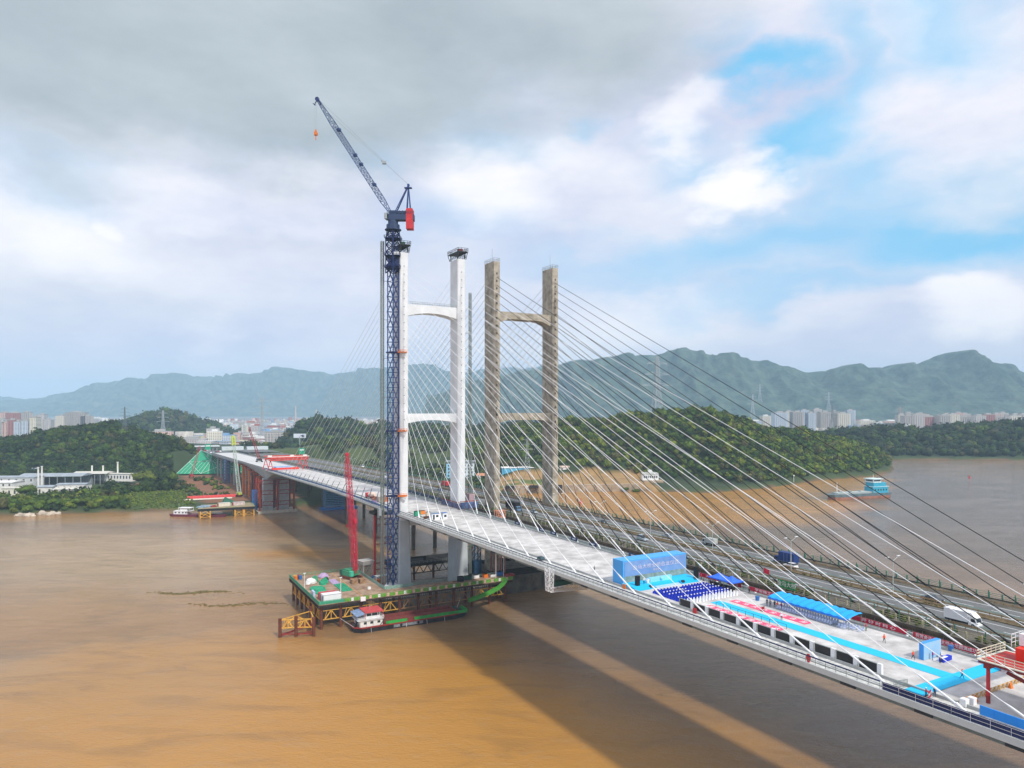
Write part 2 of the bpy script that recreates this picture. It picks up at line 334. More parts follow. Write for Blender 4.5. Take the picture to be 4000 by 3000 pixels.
# ================================================================== TERRAIN
SHX = [-3500, -407, -341, -290, -230, -188, -168, -120, -60, -5, 127, 200, 275, 363, 448, 530, 575, 600, 850, 4500]
SHY = [560, 565, 577, 588, 596, 606, 618, 640, 690, 711, 733, 716, 762, 842, 890, 985, 1075, 1205, 1184, 1150]
def shore(X): return np.interp(X, SHX, SHY)
def ss(a, b_, x): t = np.clip((x - a) / (b_ - a), 0, 1); return t * t * (3 - 2 * t)
HILLS = [  # Xs, H, Yfront, Yridge, Yback
 ([-60, 0, 79, 120, 166, 200, 243, 270, 315, 348, 414, 471, 520, 560, 592], [20, 50, 62, 61, 72, 77, 80, 72, 58, 50, 49, 38, 26, 12, 0],
  [830, 830, 828, 825, 818, 806, 762, 772, 800, 835, 872, 910, 960, 1010, 1070], [960, 950, 940, 930, 925, 920, 918, 918, 930, 960, 1000, 1030, 1060, 1080, 1100], 190),
 ([-1500, -900, -720, -654, -621, -574, -545, -518, -486, -455, -425, -398], [25, 30, 39, 54, 60, 58, 53, 48, 46, 42, 36, 4],
  [930, 930, 900, 890, 880, 878, 875, 872, 870, 868, 868, 880], [1010] * 8 + [990, 960, 930, 920], 200),
 ([-452, -418, -392, -341, -273, -200, -126, 0, 130, 260], [4, 46, 56, 50, 42, 44, 40, 42, 42, 10], [1290] * 10, [1400] * 10, 250),
 ([-362, -330, -312, -282, -240, -180, -120, -60, 10], [0, 20, 28, 34, 34, 31, 32, 36, 20], [905, 890, 880, 868, 860, 850, 850, 850, 850], [1030] * 9, 140),
 ([-1180, -1080, -1037, -1000, -971, -936, -893, -850, -780], [10, 38, 58, 68, 74, 60, 42, 26, 5], [1780] * 9, [2000] * 9, 300),
 ([600, 650, 737, 790, 850, 960, 1100, 2200, 3500], [10, 36, 40, 34, 40, 50, 48, 44, 20], [1225, 1225, 1215, 1210, 1206, 1204, 1204, 1190, 1180], [1370] * 9, 260)]
def vnoise(X, Y, sc_, seed):
    a = np.sin(X / sc_ * 1.3 + seed) * np.cos(Y / sc_ * 1.1 + seed * 2.1) + .5 * np.sin(X / sc_ * 2.9 + Y / sc_ * 1.7 + seed * .7) + .25 * np.sin(X / sc_ * 6.1 - Y / sc_ * 5.3 + seed)
    return a / 1.75
def hillh(X, Y):
    Z = np.zeros_like(X)
    for i, (xs, H, yf, yr, bk) in enumerate(HILLS):
        h = np.maximum(0, np.interp(X, xs, H, left=0, right=0) - (8 if i in (1, 4) else 3)); f = np.interp(X, xs, yf); r = np.interp(X, xs, yr)
        pr = np.where(Y < r, np.clip((Y - f) / (r - f), 0, 1), np.clip(1 - (Y - r) / bk, 0, 1)); pr = np.sin(pr * math.pi / 2) ** 1.15
        Z = np.maximum(Z, h * pr * (1 + .1 * vnoise(X, Y, 35, i)))
    return Z
def ts_(X, Y): return X * CT + Y * ST, -X * ST + Y * CT
def hz_(X, Y):
    d = Y - shore(X); base = 4 * ss(-2, 14, d) - 6 * (1 - ss(-14, 0, d))
    sand = ss(-15, 5, X) * ss(150, 128, X) * ss(2, 4, d); base = base + 3 * sand
    Z = base + hillh(X, Y) * ss(0, 40, d)
    t, s = ts_(X, Y)
    t2 = t + .0011 * np.clip(s - 955, 0, 700) ** 2; st_ = np.interp(s, [850, 1008, 1022], [52, 58, 106]); cor = ss(st_, st_ + 20, t2) * ss(262, 240, t2) * ss(1420, 1300, s); cap = np.where(s < 930, 4.0, 25.5 * ss(968, 1025, s) + 3)
    cap = np.where((t > 100) & (t < 196) & (s > 900), 25.0 * ss(960, 1015, s) + 3, cap)
    low = np.minimum(Z, cap + 0 * Z); rise = np.where(s > 955, np.maximum(low, cap), low)
    return np.where(d > 0, Z * (1 - cor) + rise * cor, Z)
gm = mat('ground_soil_and_grass', '#ffffff', .95, var=.25, scale=.05, tint=True, col2=(.95, .95, .95))
def axis(lo, hi, dense_lo, dense_hi, step, far):
    a = list(np.arange(dense_lo, dense_hi + .1, step)); x = dense_lo; st = step
    while x > lo: st *= far; x -= st; a.insert(0, x)
    x = dense_hi; st = step
    while x < hi: st *= far; x += st; a.append(x)
    return np.array(a)
g, co = grid('ground', axis(-9000, 9000, -900, 1100, 8, 1.25), axis(520, 9500, 540, 1500, 8, 1.2), hz_, gm)
X, Y, Z = co.T; t_, s_ = ts_(X, Y); d_ = Y - shore(X)
col = np.tile(np.array([.035, .060, .018]), (len(X), 1)) * (1 + .35 * vnoise(X, Y, 22, 3))[:, None]
def paint(mask, c, soft=1.0): col[mask] = np.array(c) * (1 + .15 * vnoise(X, Y, 9, 5))[mask][:, None]
nzm = vnoise(X, Y, 14, 9)
paint((d_ < 10), (.055, .085, .02)); paint((d_ < 2.5), (.16, .10, .05))
paint((t_ > 68 + 6 * nzm) & (t_ < 150) & (s_ > 655 + 10 * nzm) & (s_ < 960), (.26, .115, .055))
paint((t_ > 20 + 8 * nzm) & (t_ < 80) & (s_ > 835 + 6 * nzm) & (s_ < 875 + 5 * nzm), (.28, .12, .05))
paint((t_ > 40) & (t_ < 104) & (s_ > 690) & (s_ < 706), (.38, .33, .27))
paint((t_ > 4) & (t_ < 62) & (s_ < 790) & (d_ > 6), (.075, .125, .02))
paint((X > -20) & (X < 150) & (d_ > 3) & (Y < 835 + 8 * nzm), (.40, .25, .10))
paint((X > -20) & (X < 48) & (d_ > 14) & (d_ < 70) & (nzm > -.1), (.13, .17, .03))
paint((Y > 1250) & (Z < 8) & (X < 500), (.10, .11, .08))
paint((Y > 1300) & (Z < 8), (.19, .18, .17))
paint((Z > 8) & (X > -390) & (X < -60) & (Y > 880) & (Y < 1060) & (nzm > -.2), (.075, .105, .022))
ca = g.data.color_attributes.new('tint', 'FLOAT_COLOR', 'POINT'); ca.data.foreach_set('color', np.concatenate([col, np.ones((len(col), 1))], 1).astype(np.float32).ravel())
# ------------------------------------------------------------------ mountains
mm = mat('mountain_forest', (.022, .060, .040), 1.0, var=.35, scale=.011, bump=1, bscale=.016, col2=(.095, .135, .085), spec=.1)  # dark and light tones in the colour stand in for shading of the folds
def mountain(name, Y0, depth, pts, seed, xlim):
    sc_ = (Y0 + depth * .55) / 2776
    xs = np.array([(p[0] - 2000) * sc_ for p in pts]); hs = np.array([84 + (1600 - p[1]) * sc_ for p in pts])
    def zf(X, Y):
        v = (Y - Y0) / depth; H = np.interp(X, xs, hs)
        rg_ = 0
        for k, (wl_, am) in enumerate(((620, .5), (270, .36), (120, .22), (55, .11), (26, .045))):
            u = X / wl_ + .35 * np.sin(Y / wl_ * .8 + k) + seed * (k + 1); w2 = Y / wl_ * .55 + .5 * np.sin(X / wl_ * .6 + k * 2)
            rg_ = rg_ + am * (1 - np.abs(np.sin(u)) * 1.5 + .5 * np.sin(w2 + u * .5))
        prof = np.clip(v / .55, 0, 1) ** 1.15; crest = np.exp(-((v - .55) / .05) ** 2)
        z = H * (prof * (1 + (rg_ - .1) * (1 - crest * .85) * 1.0)); z = np.minimum(z, H * (1 + .012 * np.sin(X / 61 + seed) + .008 * np.sin(X / 23)))
        back = np.clip((v - .55) / .45, 0, 1); return z * (1 - back ** 1.5) - 3 + 4 * (v <= 0)
    grid(name, np.linspace(xlim[0], xlim[1], 560), np.linspace(Y0, Y0 + depth, 150), zf, mm)
mountain('hills', 3900, 2000, [(-900, 1560), (1300, 1560), (1700, 1520), (2000, 1440), (2170, 1420), (2350, 1405), (2500, 1385), (2600, 1372), (2676, 1358), (2740, 1374), (2803, 1389), (2929, 1402), (3000, 1404), (3074, 1429), (3164, 1447), (3223, 1447), (3298, 1428), (3397, 1437), (3437, 1442), (3497, 1422), (3571, 1419), (3646, 1397), (3666, 1386), (3716, 1379), (3755, 1394), (3835, 1402), (3910, 1417), (3994, 1434), (4300, 1470), (5200, 1500)], 2.0, (-600, 4600))
mountain('hills', 8000, 3000, [(-1500, 1600), (0, 1562), (200, 1548), (330, 1525), (450, 1508), (600, 1477), (713, 1463), (916, 1458), (1007, 1463), (1060, 1450), (1120, 1440), (1165, 1447), (1278, 1455), (1391, 1443), (1482, 1440), (1700, 1430), (2000, 1425), (2400, 1440), (3000, 1500), (5000, 1560)], 5.3, (-7600, 3500))
mountain('hills', 10800, 900, [(-1500, 1585), (0, 1545), (150, 1552), (350, 1560), (600, 1520), (1500, 1500), (5000, 1590)], 1.1, (-9500, -1500))
# ------------------------------------------------------------------ forests
def crown_variant(seed, nleaf, lv=1, fs=.34):
    r = np.random.default_rng(seed); bm = bmesh.new(); bmesh.ops.create_icosphere(bm, subdivisions=lv, radius=1)
    v = np.array([x.co[:] for x in bm.verts]); f = np.array([[q.index for q in x.verts] for x in bm.faces]); bm.free()
    v *= (.72 + .34 * r.random(len(v)))[:, None]; v[:, 2] *= .95
    vs = [v]; fs_ = [f]; n = len(v)
    d = r.normal(size=(nleaf, 3)); d[:, 2] = np.abs(d[:, 2]) * 1.1 - .25; d /= np.linalg.norm(d, axis=1)[:, None]
    p = d * (.78 + .35 * r.random(nleaf))[:, None]
    for i in range(nleaf):
        a = r.normal(size=3); a -= a.dot(d[i]) * d[i] * .6; a /= np.linalg.norm(a); b_ = np.cross(d[i] + r.normal(size=3) * .5, a); b_ /= np.linalg.norm(b_)
        w = fs * (.6 + .8 * r.random()); q = np.array([p[i] + a * w, p[i] + b_ * w * .8, p[i] - a * w * .9 - b_ * w * .4]); vs.append(q); fs_.append(np.array([[n, n + 1, n + 2]])); n += 3
    return np.concatenate(vs), np.concatenate(fs_)
fol = mat('foliage', (.9, .9, .9), .75, var=.35, scale=.35, tint=True, spec=.2, col2=(1.0, 1.0, 1.0))
def add_mesh(name, V, F, T, m):
    me = bpy.data.meshes.new(name); me.vertices.add(len(V)); me.vertices.foreach_set('co', V.astype(np.float32).ravel())
    me.loops.add(F.size); me.loops.foreach_set('vertex_index', F.ravel().astype(np.int32)); me.polygons.add(len(F))
    me.polygons.foreach_set('loop_start', np.arange(0, F.size, 3, dtype=np.int32)); me.polygons.foreach_set('loop_total', np.full(len(F), 3, dtype=np.int32))
    me.materials.append(m); me.update(calc_edges=True)
    ca = me.color_attributes.new('tint', 'FLOAT_COLOR', 'POINT'); ca.data.foreach_set('color', np.concatenate([T, np.ones((len(T), 1))], 1).astype(np.float32).ravel())
    o = bpy.data.objects.new(name, me); sc.collection.objects.link(o); return o
VARS = [crown_variant(i, 46) for i in range(6)]; VLO = [crown_variant(20 + i, 14) for i in range(4)]
PAL = np.array([[.026, .052, .013], [.038, .077, .014], [.062, .114, .016], [.098, .156, .018], [.160, .200, .024], [.030, .054, .020], [.098, .098, .030]])
def forest(name, label, P, rad, vari, pal=(2, 3, 3, 2, 1, 2, 1), dark=1.0):
    n = len(P); Vs = []; Fs = []; Ts = []; off = 0; w = np.array(pal, float); w /= w.sum()
    for i in range(n):
        v, f = vari[rng.integers(len(vari))]; a = rng.random() * 6.28; ca_, sa = math.cos(a), math.sin(a); r = rad * (.55 + .65 * rng.random() + (.5 if rng.random() < .08 else 0)); hh = r * (.7 + .5 * rng.random())
        q = np.empty_like(v); q[:, 0] = (v[:, 0] * ca_ - v[:, 1] * sa) * r + P[i, 0]; q[:, 1] = (v[:, 0] * sa + v[:, 1] * ca_) * r + P[i, 1]; q[:, 2] = v[:, 2] * hh + P[i, 2] + hh * .75
        pv_n = vnoise(P[i, 0], P[i, 1], 19, 4.2) + .5 * rng.normal(); ww = w * np.array([1 - .6 * pv_n, 1 - .5 * pv_n, 1, 1 + .7 * pv_n, 1 + 1.1 * pv_n, 1 - .5 * pv_n, 1]).clip(.05); c = PAL[rng.choice(len(PAL), p=ww / ww.sum())] * (.7 + .6 * rng.random()) * dark
        Vs.append(q); Fs.append(f + off); off += len(v); Ts.append(np.tile(c, (len(v), 1)) * (1 + .12 * rng.normal(size=(len(v), 1))))
    o = add_mesh(name, np.concatenate(Vs), np.concatenate(Fs), np.clip(np.concatenate(Ts), .004, 1), fol); tag(o, label, None, None, 'stuff'); return o
def scatter(x0, x1, y0, y1, sp, cond):
    xs = np.arange(x0, x1, sp); ys = np.arange(y0, y1, sp); X, Y = np.meshgrid(xs, ys); X = X.ravel() + rng.uniform(-.5, .5, X.size) * sp; Y = Y.ravel() + rng.uniform(-.5, .5, Y.size) * sp
    Z = hz_(X, Y); k = cond(X, Y, Z); return np.stack([X[k], Y[k], Z[k]], 1)
def tscond(X, Y): return ts_(X, Y)
def offroad(X, Y): t, s = ts_(X, Y); t2 = t + .0011 * np.clip(s - 955, 0, 700) ** 2; return (t2 < np.interp(s, [850, 1010, 1024], [58, 66, 104])) | (t2 > 205)
c1_ = lambda X, Y, Z: (Z > 5) & (Y > shore(X) + 6) & offroad(X, Y) & ~((X > -22) & (X < 150) & (Y < np.interp(X, [-20, 60, 150], [850, 846, 828])))
forest('forest', 'dense green woods covering the steep headland right of the bridge towers', scatter(-60, 600, 715, 1125, 5.3, lambda X, Y, Z: c1_(X, Y, Z) & (Y > shore(X) + 5) & ((Z > 7.8) | (X > 150))), 3.7, VARS, (1, 3, 4, 4, 4, 1, 2), 1.3)
forest('forest', 'dark woods covering the low hill behind the riverside factory', scatter(-1000, -385, 865, 1080, 6.2, lambda X, Y, Z: (Z > 5) & offroad(X, Y)), 4.1, VARS, (3, 4, 3, 2, .3, 2, 1), .95)
forest('forest', 'shrubby green slope beyond the far end of the bridges', scatter(-385, 20, 850, 1120, 8.0, lambda X, Y, Z: (Z > 5.5) & offroad(X, Y) & ((vnoise(X, Y, 30, 2) > .15) | (Z > 34) | (Y < 880))), 4.4, VARS, (1, 2, 3, 3, 2, 2, 3), .9)
forest('forest', 'bluish wooded ridge behind the far end of the bridges', scatter(-480, 280, 1200, 1600, 12, lambda X, Y, Z: (Z > 6)), 8, VLO, (3, 3, 2, 1, 0, 3, 1), .85)
forest('forest', 'distant wooded knoll standing above the left town', scatter(-1200, -770, 1760, 2120, 17, lambda X, Y, Z: (Z > 7)), 11.5, VLO, (3, 3, 2, 1, 0, 3, 1), .85)
forest('forest', 'dark tree belt on the far river bank at right', scatter(590, 1700, 1195, 1500, 10, lambda X, Y, Z: (Z > 4) & (Y > shore(X) + 12)), 7.2, VLO, (3, 4, 2, 1, 0, 3, 1), .72)
def bankc(X, Y, Z):
    t, s = ts_(X, Y)
    fac = ((t > -120) & (t < -5) & (s > 765) & (s < 905)) | ((t > -24) & (t < 36) & (s > 805) & (s < 905))
    return (Y > shore(X) + 3) & (t < 62) & (Z < 9) & ~fac & ~((t > 10 + 4 * vnoise(X, Y, 12, 3)) & (s < 772)) & ~((t > 12) & (s > 830) & (s < 885)) & ~((t > 15) & (s > 690) & (s < 760) & (t > 34))
forest('forest', 'bright green bushes and trees lining the left river bank', scatter(-760, -200, 568, 700, 5.6, lambda X, Y, Z: bankc(X, Y, Z) & (Y < 640 + 12 * vnoise(X, Y, 25, 6))), 3.3, VARS, (1, 3, 4, 4, 3, 1, 2), 1.05)
forest('forest', 'darker trees behind the left bank around the factory sheds', scatter(-900, -250, 632, 880, 7.0, bankc), 4.3, VARS, (3, 4, 3, 1, 0, 2, 1), .85)
forest('forest', 'low trees between the expressway and the right bank buildings', scatter(-330, 20, 640, 862, 7.2, lambda X, Y, Z: (ts_(X, Y)[0] > 208) & (Y > shore(X) + 6) & (Z < 9) & ~((X > -25) & (Y < 852)) & ~((X > -85) & (X < -30) & (Y > 760) & (Y < 800))), 4.4, VARS, (2, 3, 3, 3, 1, 1, 2), .95)
# flat country under the town
forest('forest', 'scattered tree groves among the distant town blocks', scatter(-1900, 2400, 1550, 2900, 42, lambda X, Y, Z: (Z < 8) & (vnoise(X, Y, 130, 4) > .25) & ((X / Y < -.53) | (X / Y > .05))), 11, VLO, (3, 3, 2, 1, 0, 3, 1), .85)
forest('forest', 'roadside tree belt in front of the distant town', scatter(-760, -380, 1100, 1480, 12, lambda X, Y, Z: (Z < 10) & (ts_(X, Y)[0] < 500) & ((vnoise(X, Y, 45, 7) > .35) | (Y < 1190))), 6.0, VLO, (3, 3, 2, 1, 0, 3, 1), .8)
forest('bushes', 'scrub bushes on the bare red soil under the far approach spans', scatter(-360, -200, 640, 860, 5, lambda X, Y, Z: (ts_(X, Y)[0] > 60) & (ts_(X, Y)[0] < 104) & (ts_(X, Y)[1] > 712) & (vnoise(X, Y, 13, 8) > .1)), 2.0, VLO, (1, 3, 4, 3, 2, 1, 3), 1.0)
forest('grass', 'low rough grass and weeds on the left river flat', scatter(-380, -215, 566, 725, 2.5, lambda X, Y, Z: (Y > shore(X) + 4) & (ts_(X, Y)[0] < 61) & (ts_(X, Y)[0] > 6) & (ts_(X, Y)[1] < 780) & (Z < 9)), 0.75, VLO, (0, 0, 2, 5, 7, 0, 2), 1.2)
# ================================================================== BRIDGES
ST0, ST1 = 294.8, 303.3
def zn(s): return 39.0 if s < 380 else 39.0 - (.017 * (s - 400) if s > 420 else .017 * (s - 380) ** 2 / 80)
def zo(s): return zn(s) - 2.0
def sweep(mb, prof, svals, zf):
    # profile of (t, dz) swept along s following the deck level
    n = len(prof)
    rings = [[(t, s, zf(s) + dz) for t, dz in prof] for s in svals]
    vs = [p for r in rings for p in r]; fs = []
    for i in range(len(rings) - 1):
        for j in range(n): a = i * n + j; b_ = i * n + (j + 1) % n; fs.append((a, b_, b_ + n, a + n))
    fs.append(tuple(range(n - 1, -1, -1))); m = (len(rings) - 1) * n; fs.append(tuple(range(m, m + n)))
    mb.add(vs, fs)
def rect(t0, t1, z0, z1): return [(t0, z0), (t1, z0), (t1, z1), (t0, z1)]
def svals(a, b_, st=20): n = max(1, int((b_ - a) / st)); return [a + (b_ - a) * i / n for i in range(n + 1)]
def beamarch(mb, t0, t1, s0, s1, ztop, zend, zmid, chamf=4.5, n=12, straight=False):
    # cross beam with an arched underside
    prof = [(t0, ztop), (t1, ztop)]
    for i in range(n + 1):
        f = 1 - i / n; x = t0 + (t1 - t0) * f; u = abs(2 * f - 1)
        z = zend + (zmid - zend) * (1 - u ** 2 if not straight else min(1, (1 - u) * 2.6))
        prof.append((x, z))
    m = len(prof)
    vs = [(x, s0, z) for x, z in prof] + [(x, s1, z) for x, z in prof]
    mb.add(vs, [tuple(range(m)), tuple(range(2 * m - 1, m - 1, -1))] + [(i, m + i, m + (i + 1) % m, (i + 1) % m) for i in range(m)])
# ---------------------------------------------------------------- new white bridge
NB = (125, 299, 0); O = NB
nb = thing('cable_stayed_bridge', 'new cable-stayed bridge with bright white H-shaped tower and white cables', 'bridge', NB)
def leg_new(t0, t1):
    m = MB(O); c = .35
    def ring(a0, a1, b0, b1): return [(a0 + c, b0), (a1 - c, b0), (a1, b0 + c), (a1, b1 - c), (a1 - c, b1), (a0 + c, b1), (a0, b1 - c), (a0, b0 + c)]
    top = ring(t0, t1, ST0, ST1)
    m.prism(top, 35.4, 152.9)
    m.mi = 1; m.prism(ring(t0 - 1.0, t1 + 1.2, ST0 - 1.3, ST1 + 1.3), 1.0, 35.4, ring(t0 - .45, t1 + .45, ST0 - .4, ST1 + .4))  # lower part of the leg in a greyer concrete tone
    return m
for t0 in (109.5, 137.3):
    lm = leg_new(t0, t0 + 3.9); lm.mi = 2
    for i in range(20):
        z = 79.5 + 3.55 * i; lm.tube((t0 + 1.95, ST0 - .05, z), (t0 + 1.95, ST0 + .02, z), .28, n=6); lm.tube((t0 + 1.95, ST1 + .05, z), (t0 + 1.95, ST1 - .02, z), .28, n=6)
    lm.mi = 3
    for z in range(40, 152, 5): lm.box(t0 - .006, t0 + 3.906, ST0 + .34, ST1 - .34, z, z + .05); lm.box(t0 + .34, t0 + 3.56, ST0 - .006, ST1 + .006, z, z + .05)
    lg = lm.build('tower_leg', [white_conc, mat('pale_grey_concrete', '#b9c1c4', .75, var=.08, scale=.2), steel_dark, mat('joint_grey', '#cfd3d3', .7)], nb)
m = MB(O); beamarch(m, 113.4, 137.3, 296.0, 302.1, 130.6, 125.4, 127.2); b1 = m.build('cross_beam', white_conc, nb)
MB(O).rail([(113.6, 296.2, 130.6), (137.1, 296.2, 130.6)], 1.3, .05, 1.2).rail([(113.6, 301.9, 130.6), (137.1, 301.9, 130.6)], 1.3, .05, 1.2).build('railing', galv, b1)
m = MB(O); beamarch(m, 113.4, 137.3, 296.0, 302.1, 82.2, 77.9, 79.3); b2 = m.build('cross_beam', white_conc, nb)
MB(O).rail([(113.6, 296.2, 82.2), (137.1, 296.2, 82.2)], 1.3, .05, 1.2).build('railing', galv, b2)
m = MB(O); m.box(113.4, 137.3, 295.6, 302.5, 32.8, 36.0); m.build('cross_beam', white_conc, nb)
# work platform trusses on top of the legs
for t0, zt in ((109.5, 152.9), (137.3, 152.9)):
    m = MB(O)
    for s in (ST0 + .3, ST1 - .3):
        for t in (t0 + .3, t0 + 3.6): m.bar((t, s, zt), (t, s, zt + 3.0), .3)
    for t in (t0 - .3, t0 + 4.2):
        m.bar((t, ST0 - 1.6, zt + 3.0), (t, ST1 + 1.6, zt + 3.0), .35); m.bar((t, ST0 + .3, zt), (t, ST0 - 1.6, zt + 3.0), .22); m.bar((t, ST1 - .3, zt), (t, ST1 + 1.6, zt + 3.0), .22)
        for j in range(5): s = ST0 + 1.6 * j; m.bar((t, s, zt + .2), (t, s + 1.6, zt + 3), .18); m.bar((t, s + 1.6, zt + .2), (t, s, zt + 3), .12)
    m.box(t0 - .5, t0 + 4.4, ST0 - 1.7, ST1 + 1.7, zt + 3.1, zt + 3.3)
    m.rail([(t0 - .5, ST0 - 1.7, zt + 3.3), (t0 + 4.4, ST0 - 1.7, zt + 3.3), (t0 + 4.4, ST1 + 1.7, zt + 3.3), (t0 - .5, ST1 + 1.7, zt + 3.3), (t0 - .5, ST0 - 1.7, zt + 3.3)], 1.5, .07, 1.5, 2)
    pf = m.build('top_platform', [mat('grimy_steel', '#3d4444', .6)], nb)
    MB(O).box(t0 + .4, t0 + 2.2, ST0 - .8, ST0 + 1.3, zt + 3.35, zt + 4.5).build('winch', redd if t0 > 120 else dgreen, pf)
# deck
TL, TR = 107.7, 141.0
def notch(s): return 293.2 < s < 305.0
segs = [(-70, 292.8), (305.4, 600)]
m = MB(O)
sv_ = svals(-70, 600); prof = [(112.6, -.35), (112.6, -.02), (124.3, .12), (136.2, -.02), (136.2, -.35)]
sweep(m, prof, sv_, zn); deck = m.build('deck_slab', deck_conc, nb)
m = MB(O)
for a, c in segs:
    sweep(m, [(TL + .25, -.15), (112.6, -.15), (112.6, -1.9), (110.2, -1.9), (TL + .3, -1.65)], svals(a, c), zn)
    sweep(m, [(136.2, -.15), (TR - .25, -.15), (TR - .3, -1.25), (138.7, -1.6), (136.2, -1.6)], svals(a, c), zn)
    sweep(m, [(112.6, -.36), (136.2, -.36), (136.2, -1.7), (134, -2.7), (115, -2.7), (112.6, -1.7)], svals(a, c), zn)
m.box(113.6, 137.1, 292.8, 305.4, 36.6, 38.6)
m.mi = 1
for i in range(28):
    s = -40 + 12.8 * i
    if not notch(s): m.box(TL + .1, TL + .29, s, s + 2.8, zn(s) - 1.6, zn(s) - 1.07)
m.build('steel_girder', [steel_dark, mat('very_dark_steel', '#2c3236', .7)], nb)
m = MB(O)
for a, c in segs: sweep(m, rect(TL + .23, 112.55, -.14, -.10), svals(a, c), zn)
m.build('edge_walkway', mat('edge_walkway_pale', '#c3c7c4', .8, var=.3, scale=.9, col2='#e6e6e0'), nb)
m = MB(O)
for a, c in segs:
    sweep(m, rect(TL, TL + .22, -1.05, -.06), svals(a, c), zn); sweep(m, rect(TR - .22, TR, -1.05, -.06), svals(a, c), zn)
fa = m.build('fascia', steel_pale, nb)
m = MB(O)
for a, c in segs:
    sweep(m, rect(112.6, 112.9, -.02, .42), svals(a, c), zn); sweep(m, rect(135.9, 136.2, -.02, .42), svals(a, c), zn)
    sweep(m, rect(109.0, 109.15, -.15, .10), svals(a, c), zn); sweep(m, rect(139.6, 139.75, -.15, .10), svals(a, c), zn)
m.mi = 1
for i in range(70): s = 130 + 2.2 * i; m.bar((135.0, s, 38.9), (135.0, s, 39.55), .05)
m.build('kerb', [grey_conc, steel_dark], nb)
# left edge railing: net + dark top rail, blue solid boards near the viewer and beyond the tower
m = MB(O); h = 1.15
def railrun(m, t, a, c, zf, h, r, step, rails=3):
    n = max(1, int((c - a) / 10))
    for i in range(n):
        s0 = a + (c - a) * i / n; s1 = a + (c - a) * (i + 1) / n
        m.rail([(t, s0, zf(s0) - .06), (t, s1, zf(s1) - .06)], h, r, step, rails)
railrun(m, TL + .4, 71, 292.6, zn, 1.1, .028, 2.0, 3); m.build('railing', galv, nb)
m = MB(O); sweep(m, rect(TL + .34, TL + .5, 1.02, 1.22), svals(71, 292.6), zn); m.build('handrail', navy2, nb)
m = MB(O); sweep(m, rect(TL + .28, TL + .34, -.02, 1.24), svals(-70, 70.6), zn); m.build('edge_board', navy2, nb)
m = MB(O); railrun(m, TL + .2, -69, 70.4, zn, 1.2, .02, 2.55, 2); m.build('railing', whitep, nb)
m = MB(O); sweep(m, rect(TL + .25, TL + .4, .3, 1.1), svals(305.6, 600), zn); railrun(m, TL + .3, 306, 600, zn, 1.3, .05, 3, 2); m.build('railing', mat('faded_blue_rail', '#4d6f9e', .6), nb)
m = MB(O); sweep(m, rect(TR - .45, TR - .3, .0, 1.3), svals(290, 600), zn); railrun(m, TR - .5, 305, 600, zn, 1.5, .05, 3, 2); m.build('edge_board', mat('grey_blue_board', '#46566e', .7, var=.3, scale=.4), nb)
# formwork bolts along the slab
# stay cables
def stays(root, O, ta, tl, zleg0, dz, s0, ds, n, side, mc, mp, r, zf, sleg, pr=.26, near=True):
    for i in range(n):
        s = s0 + ds * i * side
        a = Vector((ta, s, zf(s) - .2)); b_ = Vector((tl, sleg, zleg0 + dz * i)); d = (b_ - a).normalized()
        m = MB(O); m.tube(a, b_, r, n=5, cap=False); c = m.build('stay_cable', mc, root)
        L = min(7.5, (b_ - a).length * .12); m = MB(O); m.tube(a + d * .3, a + d * L, pr, n=6); m.tube(a + d * L, a + d * (L + 1.2), pr, r, n=6)
        m.tube(a - Vector((0, 0, .3)), a + d * 1.9, pr * 1.7, n=4)
        m.build('anchor_pipe', mp, c)
for ta, tl in ((111.2, 111.45), (138.2, 139.25)):
    stays(nb, O, ta, tl, 79.5, 3.55, 276.7, 12.8, 20, -1, cable_w, whitep, .066, zn, ST0, .2)
    stays(nb, O, ta, tl, 79.5, 3.55, 321.0, 11.6, 20, 1, cable_w, greyp, .07, zn, ST1, .2)
# piers and far spans
m = MB(O)
for a, c in ((107.6, 115), (121, 128)): m.box(a, c, 606, 613, 0, 27.5)
pr_ = m.build('pier', grey_conc, nb); 
m = MB(O); m.box(102, 133, 598, 622, -1, 1.6); m.build('pile_cap', mat('pale_pile_cap', '#b9b09c', .9, var=.2), nb)
m = MB(O)
sL = svals(575, 760, 7); t0, t1 = 108.2, 136
vs = []; fs = []
def hd(s): return 2.3 + (7.2 * max(0, 1 - abs(s - 610) / (38 if s < 610 else 140)) ** 1.7)
for i, s in enumerate(sL):
    z = zn(s); vs += [(t0, s, z - .1), (t1, s, z - .1), (t1, s, z - .9), (t1 - 2.5, s, z - hd(s)), (t0 + 2.5, s, z - hd(s)), (t0, s, z - .9)]
for i in range(len(sL) - 1):
    for j in range(6): a = i * 6 + j; b_ = i * 6 + (j + 1) % 6; fs.append((a, b_, b_ + 6, a + 6))
fs += [tuple(range(5, -1, -1)), tuple(range(len(vs) - 6, len(vs)))]
m.add(vs, fs); sweep(m, [(108, -2.2), (110, -2.4), (134, -2.4), (136, -2.2), (136, -.1), (108, -.1)], svals(760, 955), zn); m.build('box_girder', grey_conc, nb)
m = MB(O); sweep(m, rect(108.2, 135.8, -.09, .02), svals(600, 955), zn); m.build('deck_slab', mat('pale_deck_far', '#c9c9c6', .85, var=.1, scale=.1), nb)
m = MB(O)
for t in (108.2, 135.8): sweep(m, rect(t - .2, t + .2, -.1, 1.0), svals(600, 955), zn)
m.build('barrier', grey_conc, nb)
for s in (767, 800, 835, 870, 905, 935):
    m = MB(O)
    for t in (112.5, 122, 131.5): m.tube((t, s, 2), (t, s, zn(s) - 4.2), 1.1, n=10)
    m.box(109, 135, s - 1.2, s + 1.2, zn(s) - 4.2, zn(s) - 2.35); m.build('pier', grey_conc, nb)
